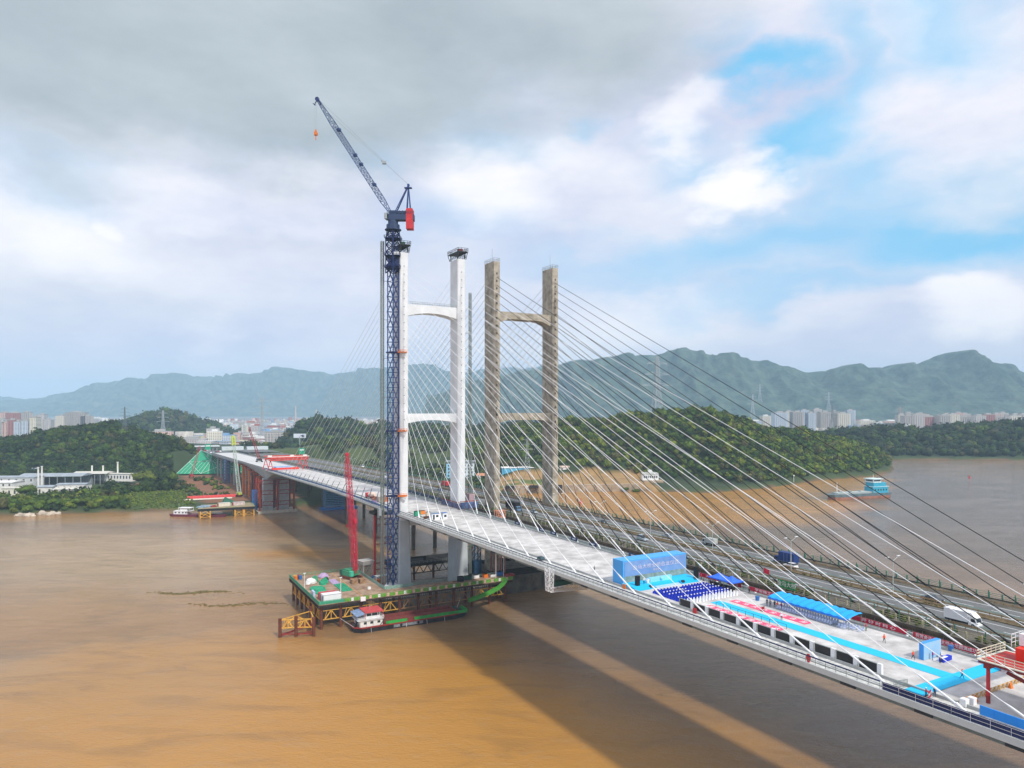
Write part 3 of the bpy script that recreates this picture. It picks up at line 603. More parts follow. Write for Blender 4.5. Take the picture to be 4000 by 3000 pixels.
# ---------------------------------------------------------------- old grey bridge
OB = (171, 299, 0); O2 = OB
ob = thing('cable_stayed_bridge', 'older cable-stayed bridge with stained brown concrete tower and black cables carrying traffic', 'bridge', OB)
S0, S1 = 294.8, 304.2; ZT = 153.7
for t0 in (155.9, 188.5):
    m = MB(O2); m.box(t0, t0 + 3.2, S0, S1, 1, ZT)
    for z in range(36, 150, 6): m.box(t0 - .004, t0 + 3.204, S0 - .004, S1 + .004, z, z + .06)
    m.mi = 1
    for i in range(22): z = 74 + 3.5 * i; m.box(t0 + 1.25, t0 + 1.95, S0 - .02, S0 + .1, z, z + 1.0)
    lg = m.build('tower_leg', [old_conc, mat('dark_recess', '#3b362c', .9)], ob)
    MB(O2).rail([(t0, S0, ZT), (t0 + 3.2, S0, ZT), (t0 + 3.2, S1, ZT), (t0, S1, ZT), (t0, S0, ZT)], 1.6, .05, 1.6).build('railing', galv, lg)
    MB(O2).tube((t0 + 1.6, 299.5, ZT), (t0 + 1.6, 299.5, ZT + 7), .07).build('lightning_rod', galv, lg)
for zt, ze, zm in ((130.6, 125.0, 127.3), (82.3, 77.6, 79.0)):
    m = MB(O2); beamarch(m, 159.1, 188.5, 296.2, 302.8, zt, ze, zm, straight=True); m.build('cross_beam', old_conc, ob)
m = MB(O2); m.box(159.1, 188.5, 296, 303, 30.5, 34.2); m.build('cross_beam', old_conc, ob)
m = MB(O2); so = svals(-70, 620)
sweep(m, [(151.0, -.4), (151.0, .25), (151.5, .25), (151.5, -.02), (159.3, -.02), (159.3, -.5)], so, zo)
sweep(m, [(184.2, -.5), (184.2, -.02), (190.2, -.02), (190.2, .25), (190.7, .25), (190.7, -.4)], so, zo)
sweep(m, [(151.4, -.45), (190.3, -.45), (190.3, -2.2), (186, -3.2), (156, -3.2), (151.4, -2.7)], so, zo); m.build('concrete_girder', dark_conc, ob)
m = MB(O2); sweep(m, rect(159.3, 184.2, -.5, 0), so, zo); road = m.build('roadway', asphalt, ob)
m = MB(O2)
for t in (159.9, 168.1): sweep(m, rect(t, t + .2, .004, .008), so, zo)
for t in (175.3, 183.0): sweep(m, rect(t, t + .2, .004, .008), so, zo)
for s in np.arange(-66, 600, 10.0):
    for t in (164.0, 179.2): sweep(m, rect(t, t + .17, .004, .008), [s, s + 6], zo)
m.build('lane_marking', mat('road_white', '#eef0ee', .7, var=.05), road)
m = MB(O2)
for t in (162.0, 177.2): sweep(m, rect(t - 1.7, t + 1.7, .0045, .006), so, zo)
m.build('lane_surface', mat('greenish_worn_asphalt', '#5e706c', .9, var=.15, scale=.3), road)
m = MB(O2)
sweep(m, rect(170.6, 173.6, .0, .22), so, zo); m.build('median', mat('median_soil', '#6d6045', .95, var=.4, scale=.8), ob)
brown = mat('brown_guardrail', '#a58a63', .6, var=.25)
for t, nm in ((159.0, 'guardrail'), (170.7, 'guardrail'), (173.5, 'guardrail'), (184.6, 'guardrail')):
    m = MB(O2); sweep(m, rect(t, t + .12, .62, .86), so, zo); sweep(m, rect(t + .02, t + .1, .98, 1.06), so, zo)
    for s in np.arange(-60, 600, 2.5 if t != 184.6 else 2.0): m.bar((t + .06, s, zo(s)), (t + .06, s, zo(s) + 1.05), .12)
    m.build(nm, brown, ob)
pale_rail = mat('pale_weathered_rail', '#a8a488', .8, var=.3)
for t, mm_ in ((152.0, pale_rail), (190.4, mat('green_mesh_fence', '#5d8a78', .7, var=.2))):
    m = MB(O2)
    for k in (.5, .95, 1.4): sweep(m, rect(t, t + .07, k, k + .09), so, zo)
    for s in np.arange(-60, 600, 3.0): m.box(t - .1, t + .2, s, s + .25, zo(s), zo(s) + 1.6)
    m.build('parapet', mm_, ob)
grn = mat('green_post', '#2f6e58', .6)
m = MB(O2)
for s in np.arange(-60, 600, 6.0):
    for t in (153.2, 189.9): m.bar((t, s, zo(s)), (t, s, zo(s) + 2.2), .16)
m.build('fence_post', grn, ob)
for ta, tl in ((157.3, 157.5), (188.0, 190.1)):
    stays(ob, O2, ta, tl, 75.0, 3.75, 281.0, 11.45, 20, -1, cable_b, black, .115, zo, S0, .16)
    stays(ob, O2, ta, tl, 75.0, 3.75, 318.0, 11.45, 20, 1, mat('black_cable_sheen', '#8d9291', .5), greyp, .075, zo, S1, .16)  # back stays: specular light on the black cables painted as paler grey
# outer fascia ribs + stains
m = MB(O2)
for s in np.arange(-60, 600, 2.2): m.box(151.22, 151.4, s, s + .12, zo(s) - 2.4, zo(s) - .45)
m.build('girder_rib', mat('stained_rib', '#7d786b', .95, var=.3), ob)
m = MB(O2); sweep(m, [(151, -.4), (190, -.4), (188, -3), (154, -3)], svals(620, 960), zo); m.build('concrete_girder', grey_conc, ob)
m = MB(O2); sweep(m, rect(152, 189.6, -.39, 0), svals(620, 960), zo); m.build('roadway', asphalt, ob)
m = MB(O2)
for t in (151.3, 170, 173, 189.5): sweep(m, rect(t, t + .3, 0, 1.0), svals(600, 960), zo)
m.build('barrier', pale_rail, ob)
for s in (330 + 70, 470, 540, 610, 660, 710, 760, 810, 860, 910):
    m = MB(O2)
    for t in (157, 171, 185): m.tube((t, s, -1), (t, s, zo(s) - 3), 1.2, n=10)
    m.build('pier', dark_conc, ob)
# approach road on the far bank
m = MB((140, 955, 0))
def zr(s): return zn(955) + (s - 955) * 0 
cv = []
for i in range(30):
    s = 955 + 16 * i; sh = -.0011 * (16 * i) ** 2
    cv.append((s, sh))
for (a, b_), mt, dz, nm in (((108, 136), asphalt, .4, 'road'), ((151, 190), asphalt, .4, 'road')):
    m = MB()
    for (s0, h0), (s1, h1) in zip(cv[:-1], cv[1:]):
        z0, z1 = 28.6 + .0 * s0, 28.6
        z0 = max(20, zn(955) - .2 - .012 * (s0 - 955)); z1 = max(20, zn(955) - .2 - .012 * (s1 - 955)); 
        if a > 140: z0 -= .0; z1 -= .0
        m.add([(a + h0, s0, z0), (b_ + h0, s0, z0), (b_ + h1, s1, z1), (a + h1, s1, z1)], [(0, 1, 2, 3)]); m.add([(a + h0, s0, z0 - 8), (a + h1, s1, z1 - 8), (a + h1, s1, z1), (a + h0, s0, z0)], [(0, 1, 2, 3)])
    o = m.build(nm, mt); o.rotation_euler = (0, 0, TH); o['kind'] = 'structure'
# ================================================================== TOWER CRANE
cb = bw(107, 296.6)
tcn = thing('tower_crane', 'tall navy luffing tower crane standing against the left leg of the white tower', 'tower crane', (cb.x, cb.y, 7.6), frame='W')
ya = R(54.5); sd = (math.cos(ya), math.sin(ya), 0)
m = MB(); m.lat((0, 0, 0), (0, 0, 139), 3.3, 21, .40, .2, side=sd, kind='X'); m.mi = 1
for i in range(22):
    z = 6.62 * i
    for a in range(4):
        b_ = ya + math.pi / 4 + a * math.pi / 2; p = (2.33 * math.cos(b_), 2.33 * math.sin(b_)); m.cb((p[0], p[1], z - .5), (.62, .62, 1.0))
    for f in (.33, .66):
        for a in range(4):
            b0 = ya + math.pi / 4 + a * math.pi / 2; b1 = b0 + math.pi / 2; zz = z + 6.62 * f
            if zz < 139: m.bar((2.33 * math.cos(b0), 2.33 * math.sin(b0), zz), (2.33 * math.cos(b1), 2.33 * math.sin(b1), zz), .14)
m.build('mast', [navy, mat('navy_joint', '#1e3a70', .5)], tcn)
m = MB(); m.lat((0, 0, 136), (0, 0, 151.5), 4.5, 5, .4, .24, side=sd, kind='X'); m.lat((0, 0, 150), (0, 0, 156), 4.4, 2, .45, .3, w1=3.4, side=sd)
for z in (138.2, 143.5, 151.0): m.rail([(-3.4, -3.4, z), (3.4, -3.4, z), (3.4, 3.4, z), (-3.4, 3.4, z), (-3.4, -3.4, z)], 1.1, .05, 1.5); m.box(-3.3, 3.3, -3.3, 3.3, z - .15, z)
m.box(-1.9, 2.6, -1.9, 1.9, 139, 142.5); m.build('climbing_frame', navy2, tcn)
MB().box(.8, 2.9, -3.0, -1.4, 143.7, 144.9).build('control_box', whitep, tcn)
m = MB(); m.tube((0, 0, 155.2), (0, 0, 157.2), 2.9, n=12); m.tube((0, 0, 157.2), (0, 0, 159.0), 2.2, n=12); m.tube((0, 0, 154.8), (0, 0, 155.2), 3.6, n=12)
m.box(-2.3, 9.3, -1.9, 1.9, 159.1, 161.6); m.box(-1.5, 2.2, -1.6, 1.6, 161.6, 163.2)
for x in (3, 4.3, 5.6): m.tube((x, -1.2, 162.5), (x, 1.2, 162.5), .75, n=10)
m.rail([(-2.3, -2.1, 161.6), (9.3, -2.1, 161.6)], 1.1, .05, 1.4); m.build('slewing_platform', mat('navy_grey', '#2c3f60', .5), tcn)
m = MB()
for y in (-1.5, 1.5): m.bar((.6, y, 161.6), (6.7, y * .25, 174.6), .42); m.bar((6.0, y, 161.4), (6.7, y * .25, 174.6), .34); m.bar((7.8, y, 161.4), (6.7, y * .25, 174.6), .34)
for f in (.25, .45, .65, .85):
    a = Vector((.6, 0, 161.6)).lerp(Vector((6.7, 0, 174.6)), f); w = 1.5 * (1 - f * .75); m.bar(a + Vector((0, -w, 0)), a + Vector((0, w, 0)), .2)
m.box(5.0, 8.2, -1.0, 1.0, 173.2, 173.5); m.tube((6.7, -.6, 174.6), (6.7, .6, 174.6), .55, n=8); m.build('a_frame', navy, tcn)
m = MB(); m.box(5.9, 8.9, -2.0, -.2, 155.2, 163.6); m.box(5.9, 8.9, .2, 2.0, 155.2, 163.6); m.box(6.1, 8.7, -2.1, 2.1, 161.7, 164.0); m.build('counterweight', red, tcn)
m = MB(); m.tube((-2.6, -1.1, 160.6), (-2.6, 1.1, 160.6), 1.25, n=12); m.box(-3.6, -1.8, -1.9, -.9, 159.6, 162.0); m.build('winch_drum', greyp, tcn)
foot = Vector((-.9, 0, 162.2)); tip = Vector((-33.2, 0, 212.2)); jd = (tip - foot).normalized(); up = Vector((jd.z, 0, -jd.x)); jib_m = mat('jib_blue_grey', '#38507f', .5)
m = MB(); p1 = foot + jd * 7; p2 = tip - jd * 14
m.lat(foot, p1, 1.6, 3, .26, .14, w1=2.3, side=(0, 1, 0), kind='Z', h=.9, h1=2.4); m.lat(p1, p2, 2.3, 17, .26, .14, side=(0, 1, 0), kind='X', h=2.4); m.lat(p2, tip, 2.3, 7, .26, .14, w1=1.0, side=(0, 1, 0), kind='Z', h=2.4, h1=.9)
for f in (.24, .42, .5, .72): c = foot.lerp(tip, f); m.cb((c.x + .5, c.y, c.z), (1.6, 1.5, 1.1))
m.bar(foot, tip - jd * 3, .16); m.build('jib', jib_m, tcn)
m = MB(); m.tube(tip + Vector((0, -.6, 0)), tip + Vector((0, .6, 0)), .9, n=8); m.bar(tip, tip + Vector((-1.3, 0, -2.6)), .28); m.bar(tip + Vector((-1.9, 0, -1.8)), tip + Vector((-.7, 0, -2.6)), .3); m.bar(tip - jd * 3, tip + Vector((.2, 0, .8)), .6); m.build('jib_head', navy2, tcn)
ap = Vector((6.7, 0, 174.9)); md = Vector((-3.9, 0, 184.6)); m = MB()
for y in (-.5, .5): m.tube(ap + Vector((0, y, 0)), md + Vector((0, y, 0)), .05, n=4); m.tube(md + Vector((0, y, .3)), tip + Vector((0, y, .5)), .045, n=4); m.tube(md + Vector((0, y, -.3)), tip - jd * 9 + up * 1.2 + Vector((0, y, 0)), .045, n=4)
m.box(-4.7, -3.1, -.7, .7, 183.9, 185.0); m.bar((-5.2, 0, 185.3), (-2.9, 0, 183.9), .5); m.build('pendant_line', greyp, tcn)
m = MB()
for x in (-34.2, -33.4): m.tube((x, 0, 211.2), (x, 0, 198.8), .045, n=4)
m.build('hoist_rope', greyp, tcn)
m = MB(); m.prism([(-34.5, -.5), (-33.1, -.5), (-33.1, .5), (-34.5, .5)], 196.4, 198.9, [(-34.1, -.3), (-33.5, -.3), (-33.5, .3), (-34.1, .3)]); m.tube((-33.8, 0, 194.4), (-33.8, 0, 196.4), .22, n=6); m.tube((-33.8, -.6, 197.3), (-33.8, .6, 197.3), .8, n=8); m.build('hook_block', orange, tcn)
for z in (38.6, 67.0, 101.4):
    m = MB(); q = [(2.9 * math.cos(ya + math.pi / 4 + a * math.pi / 2), 2.9 * math.sin(ya + math.pi / 4 + a * math.pi / 2)) for a in range(5)]
    for a in range(4): m.bar((*q[a], z), (*q[a + 1], z), .55)
    col_ = m.build('tie_collar', navy2, tcn); m = MB()
    for y0, y1 in ((-1.5, -.5), (1.2, .8)): m.bar((2.2, y0, z), (5.8, y1 + 1.6, z + .2), .5)
    m.rail([(2.4, -1.6, z), (6.2, -.4, z)], 1.1, .06, 1.2); m.box(2.3, 6.2, -1.9, -.7, z - .15, z); m.build('tie_beam', orange, col_)
m = MB(); m.cb((0, 0, -1.6), (6.5, 6.5, 1.6)); m.build('foundation', whitep, tcn)
def lat_tower(name, label, cat, base, H, w, n, mt, cw=.16, bw_=.08, rz=0, kind='Z', group=None, w1=None):
    m = MB(); m.lat((0, 0, 0), (0, 0, H), w, n, cw, bw_, w1=w1, kind=kind); return solo(m, name, mt, label, cat, base, rz, group)
galv2 = mat('grey_lattice_paint', '#7f8a84', .6)
hm_ = thing('mast_hoist', 'thin grey lattice hoist mast rising beside the navy tower crane', 'hoist', (103.4, 300.4, 7.5))
m = MB(); m.lat((0, 0, 0), (0, 0, 150.5), 1.15, 100, .17, .09, kind='X'); m.build('mast', galv2, hm_)
m = MB()
for z in range(14, 150, 17): m.bar((.6, 0, z), (3.4, -1.5, z), .16)
m.build('wall_tie', galv2, hm_); m = MB(); m.box(-1.9, -.7, -1, 1, 30, 33.2); m.build('lift_cage', greyp, hm_)
hm2 = thing('mast_hoist', 'thin dark lattice hoist mast standing between the white tower and the concrete tower', 'hoist', (145.6, 299.0, 7.5))
m = MB(); m.lat((0, 0, 0), (0, 0, 131), .95, 88, .15, .08, kind='X'); m.build('mast', galv2, hm2)
m = MB()
for z in range(10, 128, 17): m.bar((-.5, 0, z), (-4.3, 0, z), .14)
m.build('wall_tie', galv2, hm2); m = MB(); m.box(-1.2, 1.2, -1.6, 1.6, 33, 37.2); m.build('lift_cage', mat('pink_grey', '#b69aa0', .6), hm2)
bm_ = thing('crane_mast_section', 'short dark blue lattice mast under the new deck with a red box on top', 'crane mast', (148.3, 298.0, 7.5))
m = MB(); m.lat((0, 0, 0), (0, 0, 18), 3.2, 6, .36, .2, kind='X'); m.box(-1.5, 1.5, -1.5, 1.5, 0, 6); m.build('mast', mat('teal_navy', '#1f4a6b', .5), bm_); MB().box(-1, 1, -1, 1, 16.4, 18.6).build('control_box', red, bm_); MB().bar((-10, -1, 13), (0, -1, 13.2), .25).build('boom', dgreen, bm_)
# ================================================================== WORK PLATFORM
WP = (83, 296, 0)
wp = thing('work_platform', 'steel work platform on piles before the white tower, edged with green and pink panels', 'work platform', WP)
m = MB(WP); m.box(68, 97.5, 270.4, 321.5, 9.0, 9.6); m.box(97.5, 152, 270.2, 280.6, 9.0, 9.6); wdeck = mat('weathered_steel_plate_deck', '#8e6f55', .85, var=.25, scale=.35, col2='#b39a82')
m = MB(WP); m.box(68, 97.5, 270.4, 321.5, 9.65, 9.9); m.box(97.6, 152, 270.2, 280.6, 9.65, 9.9); m.build('deck_plate', wdeck, wp)
m = MB(WP); m.box(68, 97.5, 270.4, 321.5, 9.0, 9.6); m.box(97.5, 152, 270.2, 280.6, 9.0, 9.6)
for x in np.arange(68.2, 151, .9): m.bar((x, 270.2, 9.6), (x, 270.2, 8.6 - .5 * ((x * 7.3) % 1)), .16)
for y in np.arange(270.5, 321, .9): m.bar((67.9, y, 9.6), (67.9, y, 8.6 - .4 * ((y * 5.1) % 1)), .16)
m.build('deck_beam', mat('dark_brown_steel', '#3b3029', .8, var=.3), wp)
piles = [(x, 272.5) for x in (69.5, 77, 85, 93, 101, 109, 117, 125, 133.5, 142, 149.5)] + [(69.5, y) for y in (280.5, 288.5, 296.5, 304.5, 312.5, 320)] + [(x, 279) for x in (101, 117, 133.5, 149.5)] + [(x, 318) for x in (78, 87, 96)]
for x, y in piles:
    MB(WP).tube((x, y, -4), (x, y, 8.9), .6, n=10).build('pile', rust, wp)
def trussW(m, a, b_, z0, z1, w=.32):
    a = Vector(a); b_ = Vector(b_); n = 2
    for z in (z0, z1): m.bar(a + Vector((0, 0, z)), b_ + Vector((0, 0, z)), w)
    mid = (a + b_) / 2 + Vector((0, 0, z1)); m.bar(a.lerp(b_, .12) + Vector((0, 0, z0)), mid, w); m.bar(a.lerp(b_, .88) + Vector((0, 0, z0)), mid, w); m.bar((a + b_) / 2 + Vector((0, 0, z0)), mid, w * .8)
    m.bar(a.lerp(b_, .1) + Vector((0, 0, z0)), a.lerp(b_, .25) + Vector((0, 0, z1)), w * .6)
fr = piles[:11]
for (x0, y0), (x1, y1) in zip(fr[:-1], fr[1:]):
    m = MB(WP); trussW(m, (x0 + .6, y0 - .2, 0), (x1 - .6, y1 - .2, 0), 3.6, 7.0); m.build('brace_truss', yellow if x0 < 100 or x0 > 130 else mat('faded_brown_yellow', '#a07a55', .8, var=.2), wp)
lf = [(69.5, 272.5)] + piles[11:17]
for (x0, y0), (x1, y1) in zip(lf[:-1], lf[1:]):
    m = MB(WP); trussW(m, (x0 - .2, y0 + .6, 0), (x1 - .2, y1 - .6, 0), 3.6, 7.0); m.build('brace_truss', yellow, wp)
mint = mat('mint_green_mesh', '#6fc3a0', .7, var=.2, scale=2); pinkp = mat('pink_panel', '#e6b4ac', .7); pan = [lime, pinkp, mint, whitep]
m = MB(WP); x = 78.0; i = 0
while x < 151.8:
    w = 2.5 if i % 2 == 0 else 1.1; m.mi = (0 if i % 2 == 0 else (1 if (i // 2) % 3 else 3)); m.box(x, x + w - .12, 270.22, 270.3, 9.95, 11.15); x += w; i += 1
m.mi = 0; m.rail([(78, 270.25, 9.9), (152, 270.25, 9.9)], 1.4, .05, 2.5); m.build('fence_panel', pan, wp)
m = MB(WP); m.box(68, 77.9, 270.4, 270.5, 9.95, 11.1); m.box(68, 68.1, 270.6, 321.4, 9.95, 11.1); m.rail([(68, 270.4, 9.9), (78, 270.4, 9.9)], 1.4, .06, 1.5); m.rail([(68, 270.4, 9.9), (68, 321.4, 9.9)], 1.4, .06, 2.2); m.rail([(68, 321.4, 9.9), (97.5, 321.4, 9.9)], 1.3, .05, 2.2); m.build('fence_panel', [mat('green_mesh_panel', '#3f9c7a', .7, var=.2, scale=2)], wp)
m = MB(WP); m.box(97.4, 97.5, 280.7, 318, 9.95, 11.1); m.box(97.6, 110, 280.5, 280.6, 9.95, 11.2); m.rail([(97.5, 280.6, 9.9), (150, 280.6, 9.9)], 1.3, .05, 2.4); m.rail([(97.5, 280.6, 9.9), (97.5, 318, 9.9)], 1.3, .05, 2); m.build('fence_panel', [mat('grey_green_panel', '#86a699', .7, var=.25, scale=1.5)], wp)
m = MB(WP); m.box(86.3, 86.5, 270.8, 320.8, 9.92, 10.05); m.build('guide_rail', mat('yellow_line', '#d8a860', .7), wp)
m = MB(WP); m.box(84.2, 86.2, 270.0, 270.12, 9.3, 11.0); m.build('notice_board', whitep, wp)
lp = [('short white lamp pole standing beside the green tarpaulins on the platform', 69.5, 299.5, 6), ('white lamp pole standing at the front edge by the white container', 77.6, 274.4, 8.5), ('tall white lamp pole behind the crawler crane on the work platform', 97, 320.5, 16), ('white lamp pole on the platform in front of the concrete tower foot', 145.8, 273.8, 12), ('white lamp pole at the right end of the work platform', 151.2, 276.7, 10)]
for lb, t, s, h in lp:
    m = MB(); m.tube((0, 0, 0), (0, 0, h), .13, .08, n=6); m.box(-.5, .5, -.15, .15, h, h + .25); solo(m, 'lamp_pole', whitep, lb, 'lamp pole', (t, s, 9.9), group='lamp poles on the work platform')
# containers
def container(name, label, base, L, W, H, mt, rz=0, extra=None, group=None):
    r = thing(name, label, 'container', base, rz, group); m = MB(); m.box(0, L, 0, W, 0, H); m.build('body', mt, r)
    m = MB()
    for x in (0, L - .12):
        for y in (-.02, W - .1): m.box(x - .01, x + .13, y, y + .12, 0, H + .03)
    m.box(-.01, L + .01, -.03, .09, H - .14, H + .04); m.box(-.01, L + .01, W - .09, W + .03, H - .14, H + .04)
    m.build('corner_frame', greyp, r)
    if extra: m = MB(); extra(m); m.build('door', mat('blue_grey_door', '#5b6f8c', .5), r)
    return r
container('site_container', 'white site container at the front left corner of the work platform', (70.4, 272.6, 9.9), 7.0, 4.0, 2.9, whitep, extra=lambda m: m.box(-.06, -.015, 1.2, 2.6, .1, 2.2))
container('site_container', 'red site container with an orange roof behind the white container', (70.2, 277.4, 9.9), 6.6, 2.6, 2.6, red)
m = MB(); m.box(0, .8, 0, 3.4, 0, 2.6); solo(m, 'tool_rack', [mat('blue_white_rack', '#b9c6de', .6, var=.3, scale=2)], 'pale blue rack standing along the left edge behind the red container', 'rack', (68.6, 281.2, 9.9))
def heap(name, label, cat, base, rx, ry, h, mt, seed, n=1, frame='B'):
    random.seed(seed); m = MB()
    for i in range(n): m.ball((random.uniform(-.45, .45) * rx, random.uniform(-.45, .45) * ry, 0), 1, 9, 4, (rx * random.uniform(.5, .8), ry * random.uniform(.5, .8), h * random.uniform(.6, 1)), z0=0, jit=.18)
    return solo(m, name, mt, label, cat, base, frame=frame)
heap('tarpaulin_heap', 'large crumpled green tarpaulin heap near the left edge of the platform', 'tarpaulin', (74.5, 292.5, 9.9), 3.6, 6.5, 1.7, netg, 1, 5)
heap('tarpaulin_heap', 'green tarpaulin heap among the stores at the back left of the platform', 'tarpaulin', (78.5, 303, 9.9), 2.4, 3.6, 2.2, netg, 2, 4)
heap('tarpaulin_heap', 'small green covered stack beside the coloured barrels', 'tarpaulin', (76, 309, 9.9), 2.0, 2.4, 2.4, greenp, 3, 3)
heap('tarpaulin_heap', 'lilac and grey sheet pile at the back edge of the platform', 'tarpaulin', (82, 315.5, 9.9), 3.0, 2.0, 1.6, mat('lilac_sheet', '#b39cc0', .8, var=.25, scale=1.5), 4, 4)
heap('material_heap', 'white bagged material pile between green tarpaulins', 'heap', (73.6, 306.5, 9.9), 2.4, 2.6, 2.2, mat('white_bags', '#dfe2e0', .8, var=.2, scale=3), 5, 6)
m = MB(); m.box(0, 4.3, 0, 12.8, 0, .35)
for i in range(40): x, y = random.uniform(.3, 3.6), random.uniform(.3, 12); m.box(x, x + random.uniform(.3, .9), y, y + random.uniform(.5, 1.6), .35, .35 + random.uniform(.06, .3))
solo(m, 'reinforcement_stack', netg, 'flat stack covered by bright green net in the middle of the platform', 'material stack', (81.4, 285.8, 9.9))
m = MB(); m.box(0, 3.2, 0, 9, 0, .18); solo(m, 'ground_sheet', [mat('lilac_sheet', '#b39cc0', .8)], 'pale lilac sheet lying beyond the green net stack', 'sheet', (81.4, 299.4, 9.9))
for i, lb in enumerate(('brown timber crate stack left of its pair behind the green net', 'brown timber crate stack right of its pair behind the green net')):
    m = MB()
    for k in range(3):
        m.box(0, 2.6, 0, 3.4, .1 + k * .62, .55 + k * .62)
        for y in (0, 1.5, 3.0): m.box(-.05, 2.65, y, y + .4, k * .62, .1 + k * .62)
    solo(m, 'timber_stack', timber, lb, 'timber stack', (88.4 + i * 3.4, 295.5 - i * .4, 9.9), group='timber stacks')
for i, (c_, nm) in enumerate(((orange, 'orange'), (bluep, 'blue'), (yellow, 'yellow'), (redd, 'dark red'))):
    m = MB(); m.tube((0, 0, 0), (0, 0, 1.5), .75, n=12); m.tube((0, 0, 1.5), (0, 0, 1.56), .8, n=12); m.tube((0, 0, .7), (0, 0, .78), .79, n=12)
    solo(m, 'drum', c_, nm + ' storage drum at the back left corner of the platform', 'drum', (69.6 + (i % 2) * 1.9, 316 + (i // 2) * 2.0, 9.9), group='storage drums')
m = MB(); m.box(-.8, .8, -1.1, 1.1, .3, 1.1); m.box(-.5, .5, -.6, .6, 1.1, 1.7); m.tube((-.9, 0, .4), (.9, 0, .4), .4, n=8); solo(m, 'generator', black, 'small black generator on the platform near the lilac sheet', 'generator', (80.6, 307.6, 9.9))
m = MB(); m.box(-.6, .6, -.5, .5, 0, .9); solo(m, 'white_box', whitep, 'small white box alone on the open platform deck', 'box', (92.3, 284.6, 9.9))
m = MB(); m.prism([(-2.4, -2.4), (2.4, -2.4), (2.4, 2.4), (-2.4, 2.4)], 4.2, 6.0, [(-3, -3), (3, -3), (3, 3), (-3, 3)]); m.prism([(-.5, -.5), (.5, -.5), (.5, .5), (-.5, .5)], 2.8, 4.2, [(-2.4, -2.4), (2.4, -2.4), (2.4, 2.4), (-2.4, 2.4)])
for x in (-2, 2):
    for y in (-2, 2): m.bar((x * 1.1, y * 1.1, 0), (x, y, 4.6), .25); m.bar((x, -y, 0), (x, y, 4), .12)
solo(m, 'concrete_hopper', mat('grey_hopper', '#b0aca6', .7, var=.15), 'grey concrete hopper on legs at the back of the platform', 'hopper', (99.8, 313, 9.9), rz=.2)
m = MB(); m.box(-3, 3, -1.3, 1.3, 2.4, 2.6)
for x in (-2.8, 2.8):
    for y in (-1.1, 1.1): m.bar((x, y, 0), (x, y, 2.4), .15)
solo(m, 'work_shelter', [mat('grey_roof_sheet', '#b9bdb8', .6)], 'flat grey shelter roof beside the red support columns', 'shelter', (104, 303, 8))
# crawler crane
cc = thing('crawler_crane', 'crawler crane with green body and tall red lattice boom on the work platform', 'crawler crane', (91.6, 307.5, 9.9), rz=.35)
for x in (-2.7, 2.7):
    m = MB(); m.extr_y([(x - .5, .0), (x + .5, .0), (x + .5, 1.1), (x - .5, 1.1)], -3.6, 3.6); m.tube((x - .5, -3.6, .55), (x + .5, -3.6, .55), .56, n=10); m.tube((x - .5, 3.6, .55), (x + .5, 3.6, .55), .56, n=10); m.build('track', rust, cc)
m = MB(); m.box(-2.6, 2.6, -2.2, 3.4, 1.3, 3.3); m.box(-2.0, 2.2, -.5, 3.0, 3.3, 3.9); m.build('body', greenp, cc); m = MB(); m.box(-3.0, 3.0, 3.0, 4.4, 1.2, 3.5); m.build('counterweight', dgreen, cc)
m = MB(); m.box(-2.5, -1.2, -3.4, -1.8, 1.4, 3.6); m.build('cab', mat('mint_cab', '#49c09b', .5), cc)
bt = Vector((-2.6, -.5, 54.5)); bf = Vector((.4, -2.3, 2.2)); m = MB(); m.lat(bf, bf.lerp(bt, .1), .8, 3, .16, .09, w1=1.8, kind='Z'); m.lat(bf.lerp(bt, .1), bf.lerp(bt, .88), 1.8, 26, .2, .11, kind='Z'); m.lat(bf.lerp(bt, .88), bt, 1.8, 4, .2, .11, w1=.7, kind='Z'); m.tube(bt + Vector((0, -.5, 0)), bt + Vector((0, .5, 0)), .8, n=8); m.build('boom', mat('crane_red', '#cf2a44', .5), cc)
m = MB(); m.lat((1.2, -1.5, 2.2), (.9, -1.2, 30), 1.2, 16, .15, .09, kind='Z'); m.box(.2, 1.7, -2, -.6, 24, 26); m.build('luffing_mast', mat('crane_red', '#cf2a44'), cc)
m = MB(); m.tube((.9, -1.2, 30), bt, .06, n=4); m.tube((1.2, 2.6, 3.4), (.9, -1.2, 30), .06, n=4); m.tube((-2.9, -1.0, 54), (-3.0, -1.0, 24), .04, n=4); m.build('pendant_line', greyp, cc)
m = MB(); m.cb((-3.0, -1.0, 22.6), (.7, .7, 1.5)); m.build('hook_block', redd, cc)
# tower foundations & dark staging
m = MB(); m.box(100, 150, 286, 312, -1, 4.2); solo(m, 'pile_cap', [mat('pile_cap_conc', '#8f8b80', .9, var=.25)], 'wide concrete pile cap under the white tower legs', 'pile cap', (0, 0, 0))
dk = thing('work_platform', 'dark steel staging with trusses behind the white tower legs', 'work platform', (134, 325, 0))
dks = mat('black_brown_steel', '#2c2926', .85, var=.3)
m = MB((134, 325, 0)); m.box(114, 152, 318, 334, 9.6, 10.4); m.build('deck_plate', dks, dk)
m = MB((134, 325, 0))
for x0 in range(114, 150, 4): m.bar((x0, 318, 6), (x0 + 2, 318, 9.4), .3); m.bar((x0 + 4, 318, 6), (x0 + 2, 318, 9.4), .3)
m.bar((114, 318, 6), (152, 318, 6), .35); m.bar((114, 318, 9.4), (152, 318, 9.4), .35); m.build('brace_truss', dks, dk)
m = MB((134, 325, 0)); m.rail([(114, 318, 10.4), (152, 318, 10.4)], 1.2, .05, 2); m.build('railing', galv, dk)
for x in (116, 126, 136, 146): MB((134, 325, 0)).tube((x, 320, -3), (x, 320, 9.6), .5, n=8).build('pile', rust, dk)
